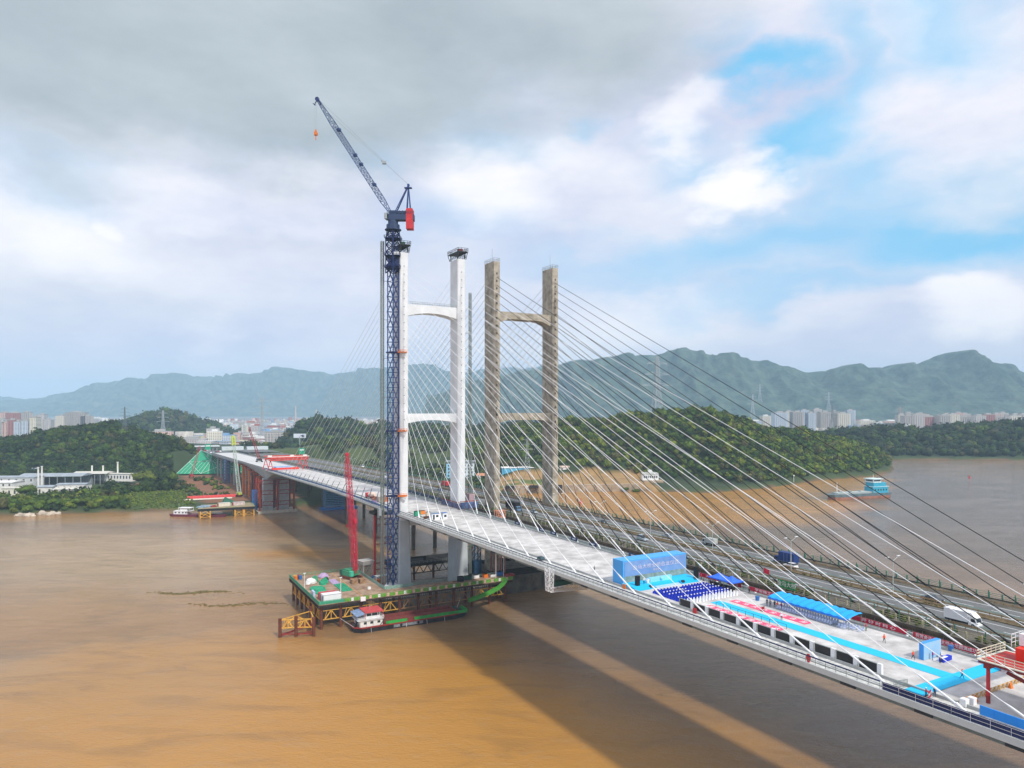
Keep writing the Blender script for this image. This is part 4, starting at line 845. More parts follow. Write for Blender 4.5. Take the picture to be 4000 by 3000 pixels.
m = MB(); m.box(0, 6, 0, 2.6, 0, 2.0); solo(m, 'site_container', bluep, 'blue covered box on the dark staging behind the tower legs', 'container', (116, 319, 10.4))
m = MB(); m.box(0, 14, 0, .8, 1.6, 2.4); m.box(0, 1, 0, .8, 0, 1.6); m.box(13, 14, 0, .8, 0, 1.6); solo(m, 'steel_girder_stack', black, 'long black girder resting over the blue box on the staging', 'girder', (119, 323, 10.4), rz=-.05)
for i, (t, s, w, h, c_, lb) in enumerate(((133.5, 283.2, 3, 1.7, dgreen, 'dark green equipment box right of the white tower foot'), (138, 284, 2.6, 1.4, whitep, 'white equipment box nearest the white tower foot on the platform arm'), (142.5, 283, 2.0, 1.5, orange, 'orange equipment box beside the short blue mast'), (145.5, 282.6, 2.8, 1.2, whitep, 'white equipment box under the lamp pole by the concrete tower'), (149.5, 283.4, 2.6, 1.7, bluep, 'blue equipment box at the end of the platform arm'), (129.6, 281.6, 2.4, 2.2, black, 'black slatted crate stack on the platform arm'))):
    m = MB(); m.box(0, w, 0, 1.8, 0, h); m.box(-.05, w + .05, -.05, 1.85, h - .15, h); m.box(.2, w - .2, -.06, 0, .2, h * .6); solo(m, 'equipment_box', c_, lb, 'equipment box', (t, s - 4.5, 9.9), group='equipment boxes on the platform arm')
# concrete fender round the old tower foot
cf = thing('concrete_caisson', 'stained grey concrete caisson wall around the foot of the concrete tower', 'caisson', (176, 300, 0))
m = MB((176, 300, 0)); m.prism([(152.5, 283), (196, 283), (201, 300), (196, 318), (152.5, 318)], -2, 7.6); m.build('wall', dark_conc, cf)
m = MB((176, 300, 0))
for y in (285, 288, 291, 294): m.box(153, 197, y, y + .6, 7.6, 8.4)
for x in np.arange(160, 196, 4.4): m.box(x, x + 2.6, 314, 316, 7.6, 9.2)
m.build('top_beam', dks, cf)
m = MB((176, 300, 0))
for i in range(7): m.tube((153.6 + i * .9, 290 + (i % 2) * 5, 7.6), (153.6 + i * .9, 290 + (i % 2) * 5, 33), .42, n=8)
m.build('steel_pipe', [mat('pinkish_pipe', '#9b7266', .7, var=.3)], cf)
heap('steel_barge_section', 'dark red steel boxes lying on the caisson top edge', 'steel boxes', (158, 284.6, 7.6), 5, 1.6, 1.8, redd, 8, 4)
# red temporary support tower
for nm, t, s, zt, lb in (('support_tower', 111, 326, 36.3, 'red pipe support tower under the deck just left of the navy crane'),):
    r = thing(nm, lb, 'support tower', (t, s, 0))
    for x in (-2.6, 1.4): MB().tube((x, 0, -3), (x, 0, zt - 2), .55, n=8).build('column', red, r)
    m = MB()
    m.bar((-1.7, 0, 4), (1.7, 0, 4), .3); m.bar((6.5, 0, 2), (6.5, 0, zt - 3), .3)
    for z in (8, 20, 29): m.bar((-2.6, 0, z), (6.5, 0, z), .35); m.bar((1.7, 0, z), (6.5, 0, z + 3), .25); m.bar((1.7, 0, z + 3), (6.5, 0, z), .25); m.bar((-2.6, 0, z + 3), (6.5, 0, z + 3), .35)
    m.build('bracing', redd, r); MB().box(-4, 8, -4, 4, zt - 2, zt - .6).build('top_platform', dks, r)
for i, (c_, z) in enumerate(((orange, 0), (greyp, 3.0), (bluep, 6.0))): 
    m = MB(); m.tube((0, 0, 0), (0, 0, 2.8), 1.5, n=12); solo(m, 'tank', c_, ('orange', 'grey', 'blue')[i] + ' cylindrical tank beside the navy crane foot', 'tank', (103.5 + i * .2, 306 + i * 3.4, 5.4), group='tanks by the crane foot')
# ================================================================== BARGE
bg_ = thing('cargo_barge', 'moored cargo barge with dark hull, red hold and green bulwarks below the work platform', 'barge', (103, 264.2, 0), rz=-.012)
def hullp(L0, L1, w, n=8):
    pts = [(L0, -w * .55), (L0 + 2.5, -w), (L1 - 7, -w), (L1 - 2, -w * .6), (L1, 0), (L1 - 2, w * .6), (L1 - 7, w), (L0 + 2.5, w), (L0, w * .55)]; return pts
m = MB(); m.prism([(x * .985, y * .93) for x, y in hullp(-24, 24, 4.6)], -1, 1.9, hullp(-24, 24, 4.6)); m.build('hull', mat('black_hull', '#26262b', .6, var=.3, scale=.5), bg_)
m = MB(); 
P = hullp(-24, 24, 4.65)
for a, b_ in zip(P, P[1:] + P[:1]): m.bar((*a, 1.95), (*b_, 1.95), .45)
m.box(-23, 21, -4.3, 4.3, 1.9, 2.05); m.build('deck', redd, bg_)
m = MB(); m.box(-12.5, 17.5, -3.4, -3.2, 2.05, 3.3); m.box(-12.5, 17.5, 3.2, 3.4, 2.05, 3.6); m.box(-12.7, -12.5, -3.4, 3.4, 2.05, 3.6); m.box(17.5, 17.7, -3.4, 3.4, 2.05, 3.3); m.box(-12.4, 17.4, -3.1, 3.1, 2.06, 2.3); m.build('hold_coaming', mat('hold_red_brown', '#7a3a34', .8, var=.2), bg_)
m = MB()
for x0, x1 in ((-12, -3.5), (-.5, 16.5), (16.7, 22)): 
    m.box(x0, x1, -4.55, -4.45, 2.1, 3.3)
    for x in np.arange(x0, x1, 2.9): m.box(x, x + .12, -4.62, -4.4, 2.1, 3.45)
m.box(22, 22.15, -4.4, 1.5, 2.1, 3.6); m.build('bulwark', mat('fresh_green_paint', '#2f9a42', .6, var=.2), bg_)
m = MB(); m.box(-9, 3, -4.66, -4.60, .5, 1.6); m.build('hull_patch', mat('scuffed_grey', '#7d8388', .7, var=.4, scale=1.5), bg_)
m = MB(); m.box(-22, -13.2, -3.9, 3.9, 2.05, 4.5); h1_ = m.build('cabin', mat('off_white_cabin', '#e3e3dc', .6, var=.08), bg_)
m = MB(); 
for x in (-20.5, -18, -15.2): m.box(x, x + 1.1, -3.95, -3.88, 3.0, 3.9)
m.box(-22.06, -21.98, -2, 2, 3.0, 3.9); m.build('window', glass, h1_)
m = MB(); m.box(-23, -12.8, -4.4, 4.4, 4.5, 4.65); m.rail([(-23, -4.4, 4.65), (-12.8, -4.4, 4.65), (-12.8, 4.4, 4.65)], 1.1, .05, .8, 3); m.build('upper_deck', whitep, bg_)
m = MB(); m.box(-19.5, -13.8, -2.6, 3.2, 4.65, 7.1); h2_ = m.build('wheelhouse', whitep, bg_); m = MB(); m.box(-19, -14.2, -2.66, -2.58, 5.6, 6.6); m.box(-13.82, -13.76, -2, 2.6, 5.6, 6.6); m.build('window', glass, h2_)
m = MB(); m.box(-20, -12.6, -3.9, 4.3, 7.1, 7.35)
for x in (-12.9, -19.8): m.bar((x, -3.7, 4.6), (x, -3.7, 7.1), .16)
m.build('roof', mat('faded_red_roof', '#c2494a', .7, var=.15), bg_)
m = MB(); m.add([(-23.4, -4.4, 6.4), (-20.1, -4.2, 7.05), (-20.1, 4.2, 7.05), (-23.4, 4.4, 6.4), (-23.4, -4.4, 6.3), (-20.1, -4.2, 6.95), (-20.1, 4.2, 6.95), (-23.4, 4.4, 6.3)], [(0, 1, 2, 3), (7, 6, 5, 4), (0, 4, 5, 1), (3, 2, 6, 7), (0, 3, 7, 4), (1, 5, 6, 2)]); m.bar((-23.2, -4.2, 4.6), (-23.2, -4.2, 6.3), .14); m.build('awning', mat('blue_grey_awning', '#7f95b5', .6, var=.35, scale=1.2), bg_)
m = MB(); m.tube((-17, 0, 7.3), (-17, 0, 9.6), .06, n=5); m.bar((-17.6, 0, 8.8), (-16.4, 0, 8.8), .06); m.build('antenna', greyp, bg_)
m = MB(); m.bar((-14.2, -4.3, 2.2), (-12.4, -4.3, 4.5), .2); m.tube((20, -1.5, 2.1), (20, -1.5, 3.5), .6, n=10); m.cb((19, 1.5, 2.1), (1.6, 1.6, 1.2)); m.build('winch', dgreen, bg_)
for x in (-20, -14.5, -10.8, -6, 1, 8, 14.5):
    m = MB(); m.tube((x, -4.85, 1.1), (x, -4.6, 1.1), .5, n=10); m.build('fender_tyre', black, bg_)
m = MB(); [m.bar((x, -4.75, 1.9), (x + .2, -4.72, -.2), .09) for x in (-18, -4, 4.5, 12)]; m.bar((-23.6, -3, 2), (-27, 5, 4), .08); m.bar((21, 3, 2.4), (24, 6.5, 5), .08); m.build('mooring_rope', whitep, bg_)
random.seed(12); m = MB(); [m.cb((random.uniform(-24, -22), random.uniform(-3, 3), 2.05), (random.uniform(.4, 1), random.uniform(.4, 1), random.uniform(.4, 1.2))) for k in range(9)]; m.build('stern_gear', mat('grimy_gear', '#4a4744', .8, var=.5, scale=2), bg_)
m = MB(); [m.bar((x, -4.3, 4.6), (x, -4.3, 7.1), .12) for x in (-17.6, -15.2)]; [m.bar((x, -4.3, 2.1), (x, -4.3, 4.5), .12) for x in (-21.8, -19.4, -16.8)]; m.build('stanchion', whitep, bg_)
m = MB(); pts = [(148.5, 269.2, 10.0), (146.6, 268.4, 8.6), (143.5, 267.6, 7.1), (139, 267.2, 5.8), (134, 267.0, 4.7), (129.5, 267.0, 3.9)]
for a, b_ in zip(pts[:-1], pts[1:]):
    for dy in (-.8, .8): m.bar(Vector(a) + Vector((0, dy, 0)), Vector(b_) + Vector((0, dy, 0)), .14); 
    A, B = Vector(a), Vector(b_); m.add([A + Vector((0, -.8, 0)), B + Vector((0, -.8, 0)), B + Vector((0, .8, 0)), A + Vector((0, .8, 0))], [(0, 1, 2, 3)])
    for dy in (-.8, .8): m.add([A + Vector((0, dy, .1)), B + Vector((0, dy, .1)), B + Vector((0, dy, 1.3)), A + Vector((0, dy, 1.3)), A + Vector((0, dy + .06, .1)), B + Vector((0, dy + .06, .1)), B + Vector((0, dy + .06, 1.3)), A + Vector((0, dy + .06, 1.3))], [(0, 1, 2, 3), (7, 6, 5, 4), (0, 4, 5, 1), (1, 5, 6, 2), (2, 6, 7, 3), (3, 7, 4, 0)])
solo(m, 'gangway', [mat('gangway_green', '#4c9c38', .7, var=.15)], 'curved green covered gangway leading from the platform end down to the barge', 'gangway', (0, 0, 0))
# dolphin
dp = thing('mooring_dolphin', 'brown mooring dolphin of piles braced with yellow trusses alone in the river', 'mooring dolphin', (60, 270, 0))
PD = [(53.8, 270.3, 7.0), (59.2, 268.6, 7.6), (65.0, 265.6, 7.0), (66.4, 276.5, 8.2)]
for x, y, h in PD: MB((60, 270, 0)).tube((x, y, -3), (x, y, h), .62, n=10).build('pile', rust, dp)
for a, b_ in ((0, 1), (1, 2), (2, 3), (0, 3)):
    m = MB((60, 270, 0)); A, B = Vector((*PD[a][:2], 0)), Vector((*PD[b_][:2], 0)); e = (B - A).normalized() * .6
    if (a, b_) != (0, 3): trussW(m, A + e, B - e, 3.4, 6.4, .34)
    else: trussW(m, A + e, B - e, 3.4, 6.4, .3)
    m.build('brace_truss', yellow, dp); m = MB((60, 270, 0)); m.bar(A + Vector((0, 0, 1.0)), B + Vector((0, 0, 1.0)), .35); m.bar(A + Vector((0, 0, .4)), B + Vector((0, 0, 2.2)), .25); m.build('waler', redd, dp)
# inspection gantry
ig = thing('inspection_gantry', 'white lattice inspection gantry hanging below the near edge of the new deck', 'inspection gantry', (107, 168, 39))
m = MB(); m.lat((-.6, 0, .6), (-.6, 0, -5.6), 1.5, 4, .16, .09, kind='X', h=2.4); m.build('hanger', whitep, ig)
m = MB(); m.lat((-1, 0, -5.2), (11.5, 0, -5.2), 2.4, 8, .16, .09, kind='X', side=(0, 1, 0), h=1.1); m.build('walkway', whitep, ig); MB().box(.8, 9, -.9, .9, -4.6, -3.2).build('green_netting', dgreen, ig)
# ================================================================== PEOPLE
def body_mesh(pose):
    J = dict(pel=(0, 0, .93), wai=(0, 0, 1.08), che=(0, .01, 1.33), nec=(0, .01, 1.50), hea=(0, -.015, 1.60), top=(0, -.01, 1.73))
    st = {'walk': .24, 'stand': .05, 'stride': .36}[pose if pose in ('walk', 'stand', 'stride') else 'stand']
    pts = [(J['pel'], .135), (J['wai'], .125), (J['che'], .155), (J['nec'], .058), (J['hea'], .085), (J['top'], .075)]; ed = [(0, 1), (1, 2), (2, 3), (3, 4), (4, 5)]
    for sgn in (-1, 1):
        f = st * sgn; i = len(pts)
        pts += [((.10 * sgn, 0, .88), .095), ((.11 * sgn, -f * .45 - .02, .50), .062), ((.11 * sgn, -f + (.04 if f > 0 else .07), .09), .042), ((.115 * sgn, -f - .12, .035), .036)]
        ed += [(0, i), (i, i + 1), (i + 1, i + 2), (i + 2, i + 3)]
        i = len(pts); a = st * .7 * -sgn
        if pose == 'hold': el, ha = (.23 * sgn, -.08, 1.14), (.16 * sgn, -.34, 1.20)
        else: el, ha = (.27 * sgn, .03 - a * .4, 1.13), (.26 * sgn, -.04 - a, .90)
        pts += [((.19 * sgn, .01, 1.41), .062), (el, .042), (ha, .032), ((ha[0], ha[1] - .03, ha[2] - .09 if pose != 'hold' else ha[2] + .05), .026)]
        ed += [(2, i), (i, i + 1), (i + 1, i + 2), (i + 2, i + 3)]
    me = bpy.data.meshes.new('body'); me.from_pydata([p for p, r in pts], ed, []); o = bpy.data.objects.new('tmp', me); sc.collection.objects.link(o)
    sk = o.modifiers.new('s', 'SKIN'); me.skin_vertices[0].data.foreach_set('radius', [x for p, r in pts for x in (r, r)]); me.skin_vertices[0].data[0].use_root = True
    o.modifiers.new('u', 'SUBSURF').levels = 1
    dg = bpy.context.evaluated_depsgraph_get(); r = bpy.data.meshes.new_from_object(o.evaluated_get(dg)); bpy.data.objects.remove(o)
    r.materials.clear()
    for f in r.polygons:
        z = f.center.z; x = abs(f.center.x); hand = (pose == 'hold' and f.center.y < -.28 and z > 1.0) or (pose != 'hold' and x > .2 and z < .96)
        f.material_index = 0 if z > 1.49 or hand else (3 if z < .1 else (2 if z < 1.0 and not (x > .21) else 1)); f.use_smooth = True
    return r
skin = mat('skin', '#b98a6a', .6, var=.05); shoe = mat('dark_shoes', '#201d1c', .7)
POSES = {p: body_mesh(p) for p in ('stand', 'walk', 'stride', 'hold')}
CL = {n: mat('cloth_' + n, h, .8, var=.1) for n, h in dict(orange='#ef5a3c', white='#e9e9ea', navy='#24335c', black='#202226', blue='#3c6fb8', red='#c9263c', purple='#a8488f', grey='#7a7f86', green='#3f7f4a', khaki='#9c8a66').items()}
def person(label, t, s, z, face, pose, top, legs, helmet=None, h=1.72, group=None):
    r = thing('person', label, 'person', (t, s, z), face, group)
    me = POSES[pose].copy()
    for m_ in (skin, CL[top], CL[legs], shoe): me.materials.append(m_)
    b_ = bpy.data.objects.new('body', me); sc.collection.objects.link(b_); b_.parent = r; k = h / 1.78; b_.scale = (k, k, k)
    m = MB(); 
    if helmet: m.ball((0, -.01, 1.65), .125, 8, 3, (1, 1.1, 1), z0=0); m.tube((0, -.01, 1.645), (0, -.01, 1.66), .15, n=8); m.build('helmet', CL.get(helmet, yellow), r).scale = (k, k, k)
    else: m.ball((0, .01, 1.66), .1, 8, 3, (1, 1.05, 1.05), z0=-15); m.build('hair', CL['black'], r).scale = (k, k, k)
    return r
DK = 39.02; SL = 39.10
PEOPLE = [
 ('worker in navy overalls standing by the near edge, right of the small red sign', 112.1, 64.5, DK, 2.6, 'stand', 'navy', 'navy', 'red'),
 ('worker in orange vest and dark trousers striding across the blue cross carpet', 123.6, 66.6, DK, .6, 'stride', 'orange', 'navy', 'orange'),
 ('worker in orange jacket walking alone on the open pale deck', 129.7, 84.3, DK, -.5, 'walk', 'orange', 'black', 'orange'),
 ('worker in orange vest walking left of the pale blue backdrop panel', 125.4, 76.0, DK, -.4, 'stride', 'orange', 'black', 'yellow'),
 ('person in white shirt and helmet walking along the pink carpet edge', 124.4, 104.0, DK, -.9, 'stride', 'white', 'black', 'white'),
 ('worker in red vest standing beyond the end of the long blue canopy', 133.4, 90.6, DK, .2, 'stand', 'red', 'green', 'red'),
 ('person in purple top bending over the desk by the pale blue backdrop', 128.3, 74.2, DK, .9, 'hold', 'purple', 'blue', None),
 ('person in khaki standing at the desk front by the blue backdrop', 127.9, 72.6, DK, .4, 'stand', 'khaki', 'black', None),
 ('person in white standing behind the pale blue backdrop by the fence', 134.2, 76.6, DK, -.2, 'stand', 'white', 'white', None),
 ('worker in orange vest standing beside the small red sign at the right fence', 134.9, 64.3, DK, .3, 'walk', 'orange', 'black', 'orange'),
 ('worker bending behind the small red sign at the near edge of the cross carpet', 110.6, 65.0, DK, .3, 'hold', 'red', 'black', 'white'),
 ('person in dark clothes walking alone on the empty deck left of the stage', 116.4, 160.5, DK, -.5, 'walk', 'grey', 'black', None),
 ('person in white shirt standing on the stage beside the left black speaker', 117.1, 140.3, 39.9, 0, 'stand', 'white', 'navy', None),
 ('person in pink top standing at the fence behind the blue tents', 136.3, 140.5, DK, .4, 'stand', 'purple', 'navy', None),
 ('person in red top standing beside the rear fence near the tents', 135.4, 139.0, DK, .2, 'stand', 'red', 'black', 'red'),
 ('person in dark suit walking out from under the right blue tent', 135.2, 122.6, DK, -.4, 'walk', 'black', 'black', None)]
for p in PEOPLE: person(*p)
for i, (t, s, c1, c2) in enumerate(((132.2, 134.9, 'black', 'navy'), (133.0, 133.4, 'navy', 'black'), (132.6, 132.0, 'black', 'black'), (133.2, 130.2, 'grey', 'black'), (132.8, 128.6, 'black', 'navy'), (133.1, 127.0, 'navy', 'navy'))):
    person('person in dark clothes under the blue tents', t, s, DK, -1.4 + .3 * (i % 3), 'stand', c1, c2, group='people standing under the blue tents')
for i, (t, s, c1, c2) in enumerate(((130.8, 113.4, 'navy', 'black'), (130.6, 112.3, 'grey', 'navy'), (131.0, 111.4, 'black', 'black'), (130.7, 110.4, 'orange', 'navy'), (130.9, 109.5, 'purple', 'black'))):
    person('person standing at the left end under the long blue canopy', t, s, DK, -1.2 + .2 * i, 'stand', c1, c2, group='people under the long blue canopy')
# ================================================================== STAGE AND SEATS
stg = thing('stage', 'bright blue carpeted stage with broad steps in front of the large backdrop', 'stage', (123, 141, 39))
m = MB((123, 141, 39)); m.box(112.6, 134.2, 139.2, 143.6, 39.05, 39.9)
for t0, t1 in ((112.6, 119.2), (127.6, 134.2)):
    for k in range(3): m.box(t0 + .2, t1 - .2, 138.0 + .4 * k, 139.2, 39.05 + .001 * k, 39.3 + .25 * k - .05)
m.build('platform', cyan, stg)
m = MB((123, 141, 39)); m.box(119.4, 127.4, 138.1, 139.15, 39.05, 39.35); m.build('front_step', paleblue, stg)
bd = thing('backdrop', 'large boxy blue stage backdrop with grey blue front panel', 'backdrop', (124, 146, 39))
m = MB((124, 146, 39)); m.box(113.2, 134.6, 143.8, 148.0, 39.05, 45.4); m.build('frame', mat('bright_blue_frame', '#4fa9ec', .6, var=.05), bd)
grad = mat('backdrop_print', '#6f9fce', .6, var=.1, scale=.3, col2='#8fa3b4')
m = MB((124, 146, 39)); m.box(113.7, 134.3, 143.7, 143.79, 41.4, 45.1); pnl = m.build('printed_panel', mat('printed_sky', '#6e96cf', .55, var=.08, scale=.25, col2='#86a6d0'), bd)
m = MB((124, 146, 39)); m.box(113.7, 134.3, 143.7, 143.79, 39.9, 41.39); m.build('printed_panel', mat('printed_landscape', '#7d9487', .6, var=.3, scale=.6, col2='#a0b0ab'), bd)
lettering('金马大桥全桥合龙仪式', 1.25, mat('silver_lettering', '#d6d2e4', .5), pnl, (0, -2.36, 4.35), (R(90), 0, 0), wx=1.25)
lettering('现场会', .7, mat('silver_lettering', '#d6d2e4'), pnl, (0, -2.36, 3.2), (R(90), 0, 0))
for nm, t, s in (('left', 114.7, 139.9), ('right', 133.2, 138.6)):
    r = thing('loudspeaker', 'tall black loudspeaker stack at the %s end of the blue stage' % nm, 'loudspeaker', (t, s, 39.9)); m = MB(); m.box(-.5, .5, -.4, .4, 0, 2.4 if nm == 'left' else 3.0); m.build('cabinet', black, r); m = MB(); m.box(-.42, .42, -.43, -.40, .15, 1.1); m.box(-.42, .42, -.43, -.40, 1.3, 2.25); m.build('grille', screen, r)
r = thing('lectern', 'white lectern standing on the left half of the blue stage', 'lectern', (118.6, 140.6, 39.9)); MB().prism([(-.25, -.2), (.25, -.2), (.25, .2), (-.25, .2)], 0, 1.1, [(-.4, -.3), (.4, -.3), (.4, .3), (-.4, .3)]).build('stand', whitep, r); MB().box(-.42, .42, -.32, .32, 1.1, 1.16).build('top', paleblue, r)
m = MB(); m.box(-3.6, 3.6, -.4, .4, 0, 1.1); m.ball((0, -.5, .75), .45, 10, 5); solo(m, 'launch_console', [mat('pale_cyan_console', '#8edbee', .5)], 'long pale cyan console with a white globe in the middle of the stage', 'console', (123.2, 141.2, 39.9))
for i, t in enumerate((118.0, 128.6)):
    m = MB(); m.prism([(-.5, -.35), (.5, -.35), (.5, .3), (-.5, .3)], 0, .5, [(-.5, -.05), (.5, -.05), (.5, .3), (-.5, .3)]); solo(m, 'stage_monitor', black, 'black wedge monitor at the %s front of the stage' % ('left', 'right')[i], 'monitor', (t, 138.6, 39.36))
# banquet chairs
def chair(cover, back, capm, name='covered_chair'):
    r = thing(name, 'covered chair', 'chair', (0, 0, 0))
    m = MB(); m.prism([(-.26, -.26), (.26, -.26), (.26, .26), (-.26, .26)], 0, .46, [(-.23, -.23), (.23, -.23), (.23, .23), (-.23, .23)]); m.build('seat_cover', cover, r)
    m = MB(); m.prism([(-.24, -.24), (.24, -.24), (.24, -.17), (-.24, -.17)], .46, .92, [(-.2, -.32), (.2, -.32), (.2, -.26), (-.2, -.26)]); m.build('back_cover', back, r)
    m = MB(); m.prism([(-.12, -.36), (.12, -.36), (.12, -.2), (-.12, -.2)], .88, 1.06, [(-.13, -.36), (.13, -.36), (.13, -.22), (-.13, -.22)]); m.build('head_cover', capm, r)
    return r
wcl = mat('white_chair_cloth', '#eef0f4', .8, var=.06, scale=4)
cA = chair(royal, royal, wcl); cB = chair(wcl, wcl, wcl); cC = chair(royal, royal, royal, 'covered_chair')
bpy.data.objects.remove([c for c in cC.children if c.name.startswith('head_cover')][0])
usedA = usedB = usedC = False
GA = 'rows of blue covered chairs before the stage'; GB = 'rows of white covered chairs behind the blue rows'
for row in range(12):
    s = 134.6 - row * 1.02
    for c in range(17):
        if c == 8 and row < 4: continue
        t = 115.6 + c * 1.0 + (.05 if row % 2 else 0); white = row >= 10 or (row == 9 and c > 6)
        if white: o = cB if not usedB else copy_tree(cB); usedB = True; lb, gp = 'chair with white cover', GB
        elif (row * 7 + c * 5) % 5 > 1: o = cC if not usedC else copy_tree(cC); usedC = True; lb, gp = 'chair fully covered in royal blue', GA
        else: o = cA if not usedA else copy_tree(cA); usedA = True; lb, gp = 'royal blue covered chair with white head', GA
        o.scale = (1.25, 1.15, 1.12); o.location = bw(t + random.uniform(-.06, .06), s, DK); o.rotation_euler = (0, 0, TH + random.uniform(-.08, .08)); o['label'] = lb + ', %s row from the stage, %s seat' % (nth(row), nth(c))
        if white: o.scale = (1.15, 1.1, .98); o['group'] = gp
for o in (cA, cB): pass
# plain white chairs under the long canopy
pc = thing('plastic_chair', 'white chair', 'chair', (0, 0, 0)); wb = mat('pale_blue_white_chair', '#c9d6f2', .5, var=.05)
m = MB(); m.box(-.24, .24, -.24, .24, .42, .46); m.build('seat', wb, pc); MB().box(-.22, .22, .2, .25, .46, .92).build('backrest', wb, pc)
m = MB()
for x in (-.2, .2):
    for y in (-.2, .2): m.bar((x, y, 0), (x, y, .43), .05)
m.build('leg', wb, pc)
first = True
for row in range(3):
    for c in range(27):
        if c > 23 and row == 0: continue
        o = pc if first else copy_tree(pc); first = False
        s = 110.2 - c * .68 if c < 26 else 92; o.location = bw(130.4 + row * 1.1, s - (1.2 if c > 20 else 0), DK); o.rotation_euler = (0, 0, TH - math.pi / 2 + random.uniform(-.1, .1)); o['label'] = 'pale plastic chair under the long blue canopy, %s row, %s from the left' % (('near', 'middle', 'far')[row], nth(c)); o['group'] = 'white chairs under the long canopy'
# tents
for i, (t, s, lb) in enumerate(((135.0, 132.2, 'left one of the two pointed blue tents behind the chairs'), (135.0, 128.0, 'right one of the two pointed blue tents behind the chairs'))):
    r = thing('gazebo_tent', lb, 'tent', (t, s, DK)); m = MB()
    for x in (-1.9, 1.9):
        for y in (-1.9, 1.9): m.bar((x, y, 0), (x, y, 2.3), .07)
    m.build('frame', black, r); m = MB(); c = [(-2, -2), (2, -2), (2, 2), (-2, 2)]
    m.add([(x, y, 2.3) for x, y in c] + [(x * .45, y * .45, 2.72) for x, y in c] + [(0, 0, 3.45)] + [(x, y, 2.0) for x, y in c], [(0, 1, 5, 4), (1, 2, 6, 5), (2, 3, 7, 6), (3, 0, 4, 7), (4, 5, 8), (5, 6, 8), (6, 7, 8), (7, 4, 8), (9, 10, 1, 0), (10, 11, 2, 1), (11, 12, 3, 2), (12, 9, 0, 3)]); m.build('canopy', mat('tent_blue', '#2f6fe0', .6, var=.08), r)
m = MB(); m.box(-.4, .4, -3.8, 3.8, 0, .95); m.box(-.45, .45, -3.9, 3.9, .95, 1.0); solo(m, 'control_desk', black, 'long black draped control desk under the two blue tents', 'desk', (133.9, 130.1, DK))
lc = thing('long_canopy', 'long bright blue corrugated awning over rows of white chairs', 'canopy', (132.6, 102.5, DK))
m = MB(); n = 42
vs = []; fs = []
for i in range(n + 1):
    y = -10.2 + 20.4 * i / n; dz = .12 * math.sin(i * 1.57)
    for x, z in ((-2.3, 2.35), (-1.9, 2.55), (-.6, 2.8), (.8, 3.0), (2.2, 2.95)): vs.append((x, y, z + dz * (1 if x > -2 else .6)))
for i in range(n):
    for j in range(4): a = i * 5 + j; fs.append((a, a + 1, a + 6, a + 5))
m.add(vs, fs); m.build('awning', mat('awning_cyan_blue', '#12a6f2', .6, var=.04), lc)
m = MB(); vs = []; fs = []
for i in range(n + 1):
    y = -10.2 + 20.4 * i / n; dz = .12 * math.sin(i * 1.57) * .6; vs += [(-2.32, y, 2.35 + dz), (-2.36, y, 1.95 + .09 * math.sin(i * 2.4))]
for i in range(n): fs.append((2 * i, 2 * i + 1, 2 * i + 3, 2 * i + 2))
m.add(vs, fs); m.build('valance', mat('valance_blue', '#0f7de6', .6, var=.04), lc)
m = MB()
for i in range(6):
    y = -10 + 4 * i
    for x in (-2.0, 2.0): m.bar((x, y, 0), (x, y, 2.6), .07)
m.build('frame', galv, lc)
# LED screens
sp = thing('display_panel', 'panel', 'display panel', (0, 0, 0))
m = MB(); m.box(0, .16, 0, 3.25, .15, 1.85); m.build('screen', screen, sp)
m = MB()
m.box(-.02, .5, -.85, -.05, 0, 2.0); m.build('side_board', whitep, sp)
m = MB(); 
for z in (.08, 1.88): m.box(-.05, .22, -.02, 3.4, z, z + .07)
for y in (3.3, 3.42, 3.54, 3.66): m.bar((.08, y, 0), (.08, y, 1.95), .05)
m.build('frame', galv, sp)
ordn = ['leftmost', 'second from the left', 'third from the left', 'fourth from the left', 'fifth from the left', 'middle one', 'fifth from the right', 'fourth from the right', 'third from the right', 'second from the right', 'rightmost']
for i in range(11):
    o = sp if i == 0 else copy_tree(sp); o.location = bw(112.95, 119.35 - 4.46 * i, DK); o.rotation_euler = (0, 0, TH)
    o['label'] = 'black display panel with white side board, %s along the near kerb' % ordn[i]; o['group'] = 'display panels along the near kerb'
# carpets
def sheet(name, mt, lb, t0, t1, s0, s1, z, cat='carpet'):
    m = MB(); m.box(t0, t1, s0, s1, z, z + .02); return solo(m, name, mt, lb, cat, (0, 0, 0))
sheet('carpet', cyan, 'long cyan blue carpet running up the middle of the event deck', 121.2, 124.4, 68.65, 121.5, SL + .022)
sheet('carpet', cyan, 'wide cyan blue carpet laid across the deck at the near end', 110.4, 134.6, 65.5, 68.6, SL + .022)
for lb, t0, t1, s0, s1, n, rv in (('pink red carpet with white characters on the far side of the cyan carpet', 126.0, 128.4, 99.4, 120.3, 8, '二'), ('pink red carpet with white characters beside the black display panels', 117.4, 119.8, 99.2, 119.9, 9, '一')):
    c = sheet('lettered_carpet', pink, lb, t0, t1, s0, s1, SL + .022)
    for i in range(n):
        ch = ('金马大桥全桥合龙' if n == 8 else '建设交通强国金马大桥')[i]; me_s = (s1 - s0) / n
        lettering(ch, 1.55, whitep, c, ((t0 + t1) / 2, s1 - me_s * (i + .5), SL + .05), (0, 0, -math.pi / 2), 'lettering', 1.0)
m = MB(); m.rail([(120.3, 99.3, DK), (120.3, 118.8, DK)], .95, .035, 2.15, 1); solo(m, 'crowd_railing', mat('dark_teal_rail', '#2d5b70', .5), 'thin dark railing along the near side of the cyan carpet', 'railing', (0, 0, 0))
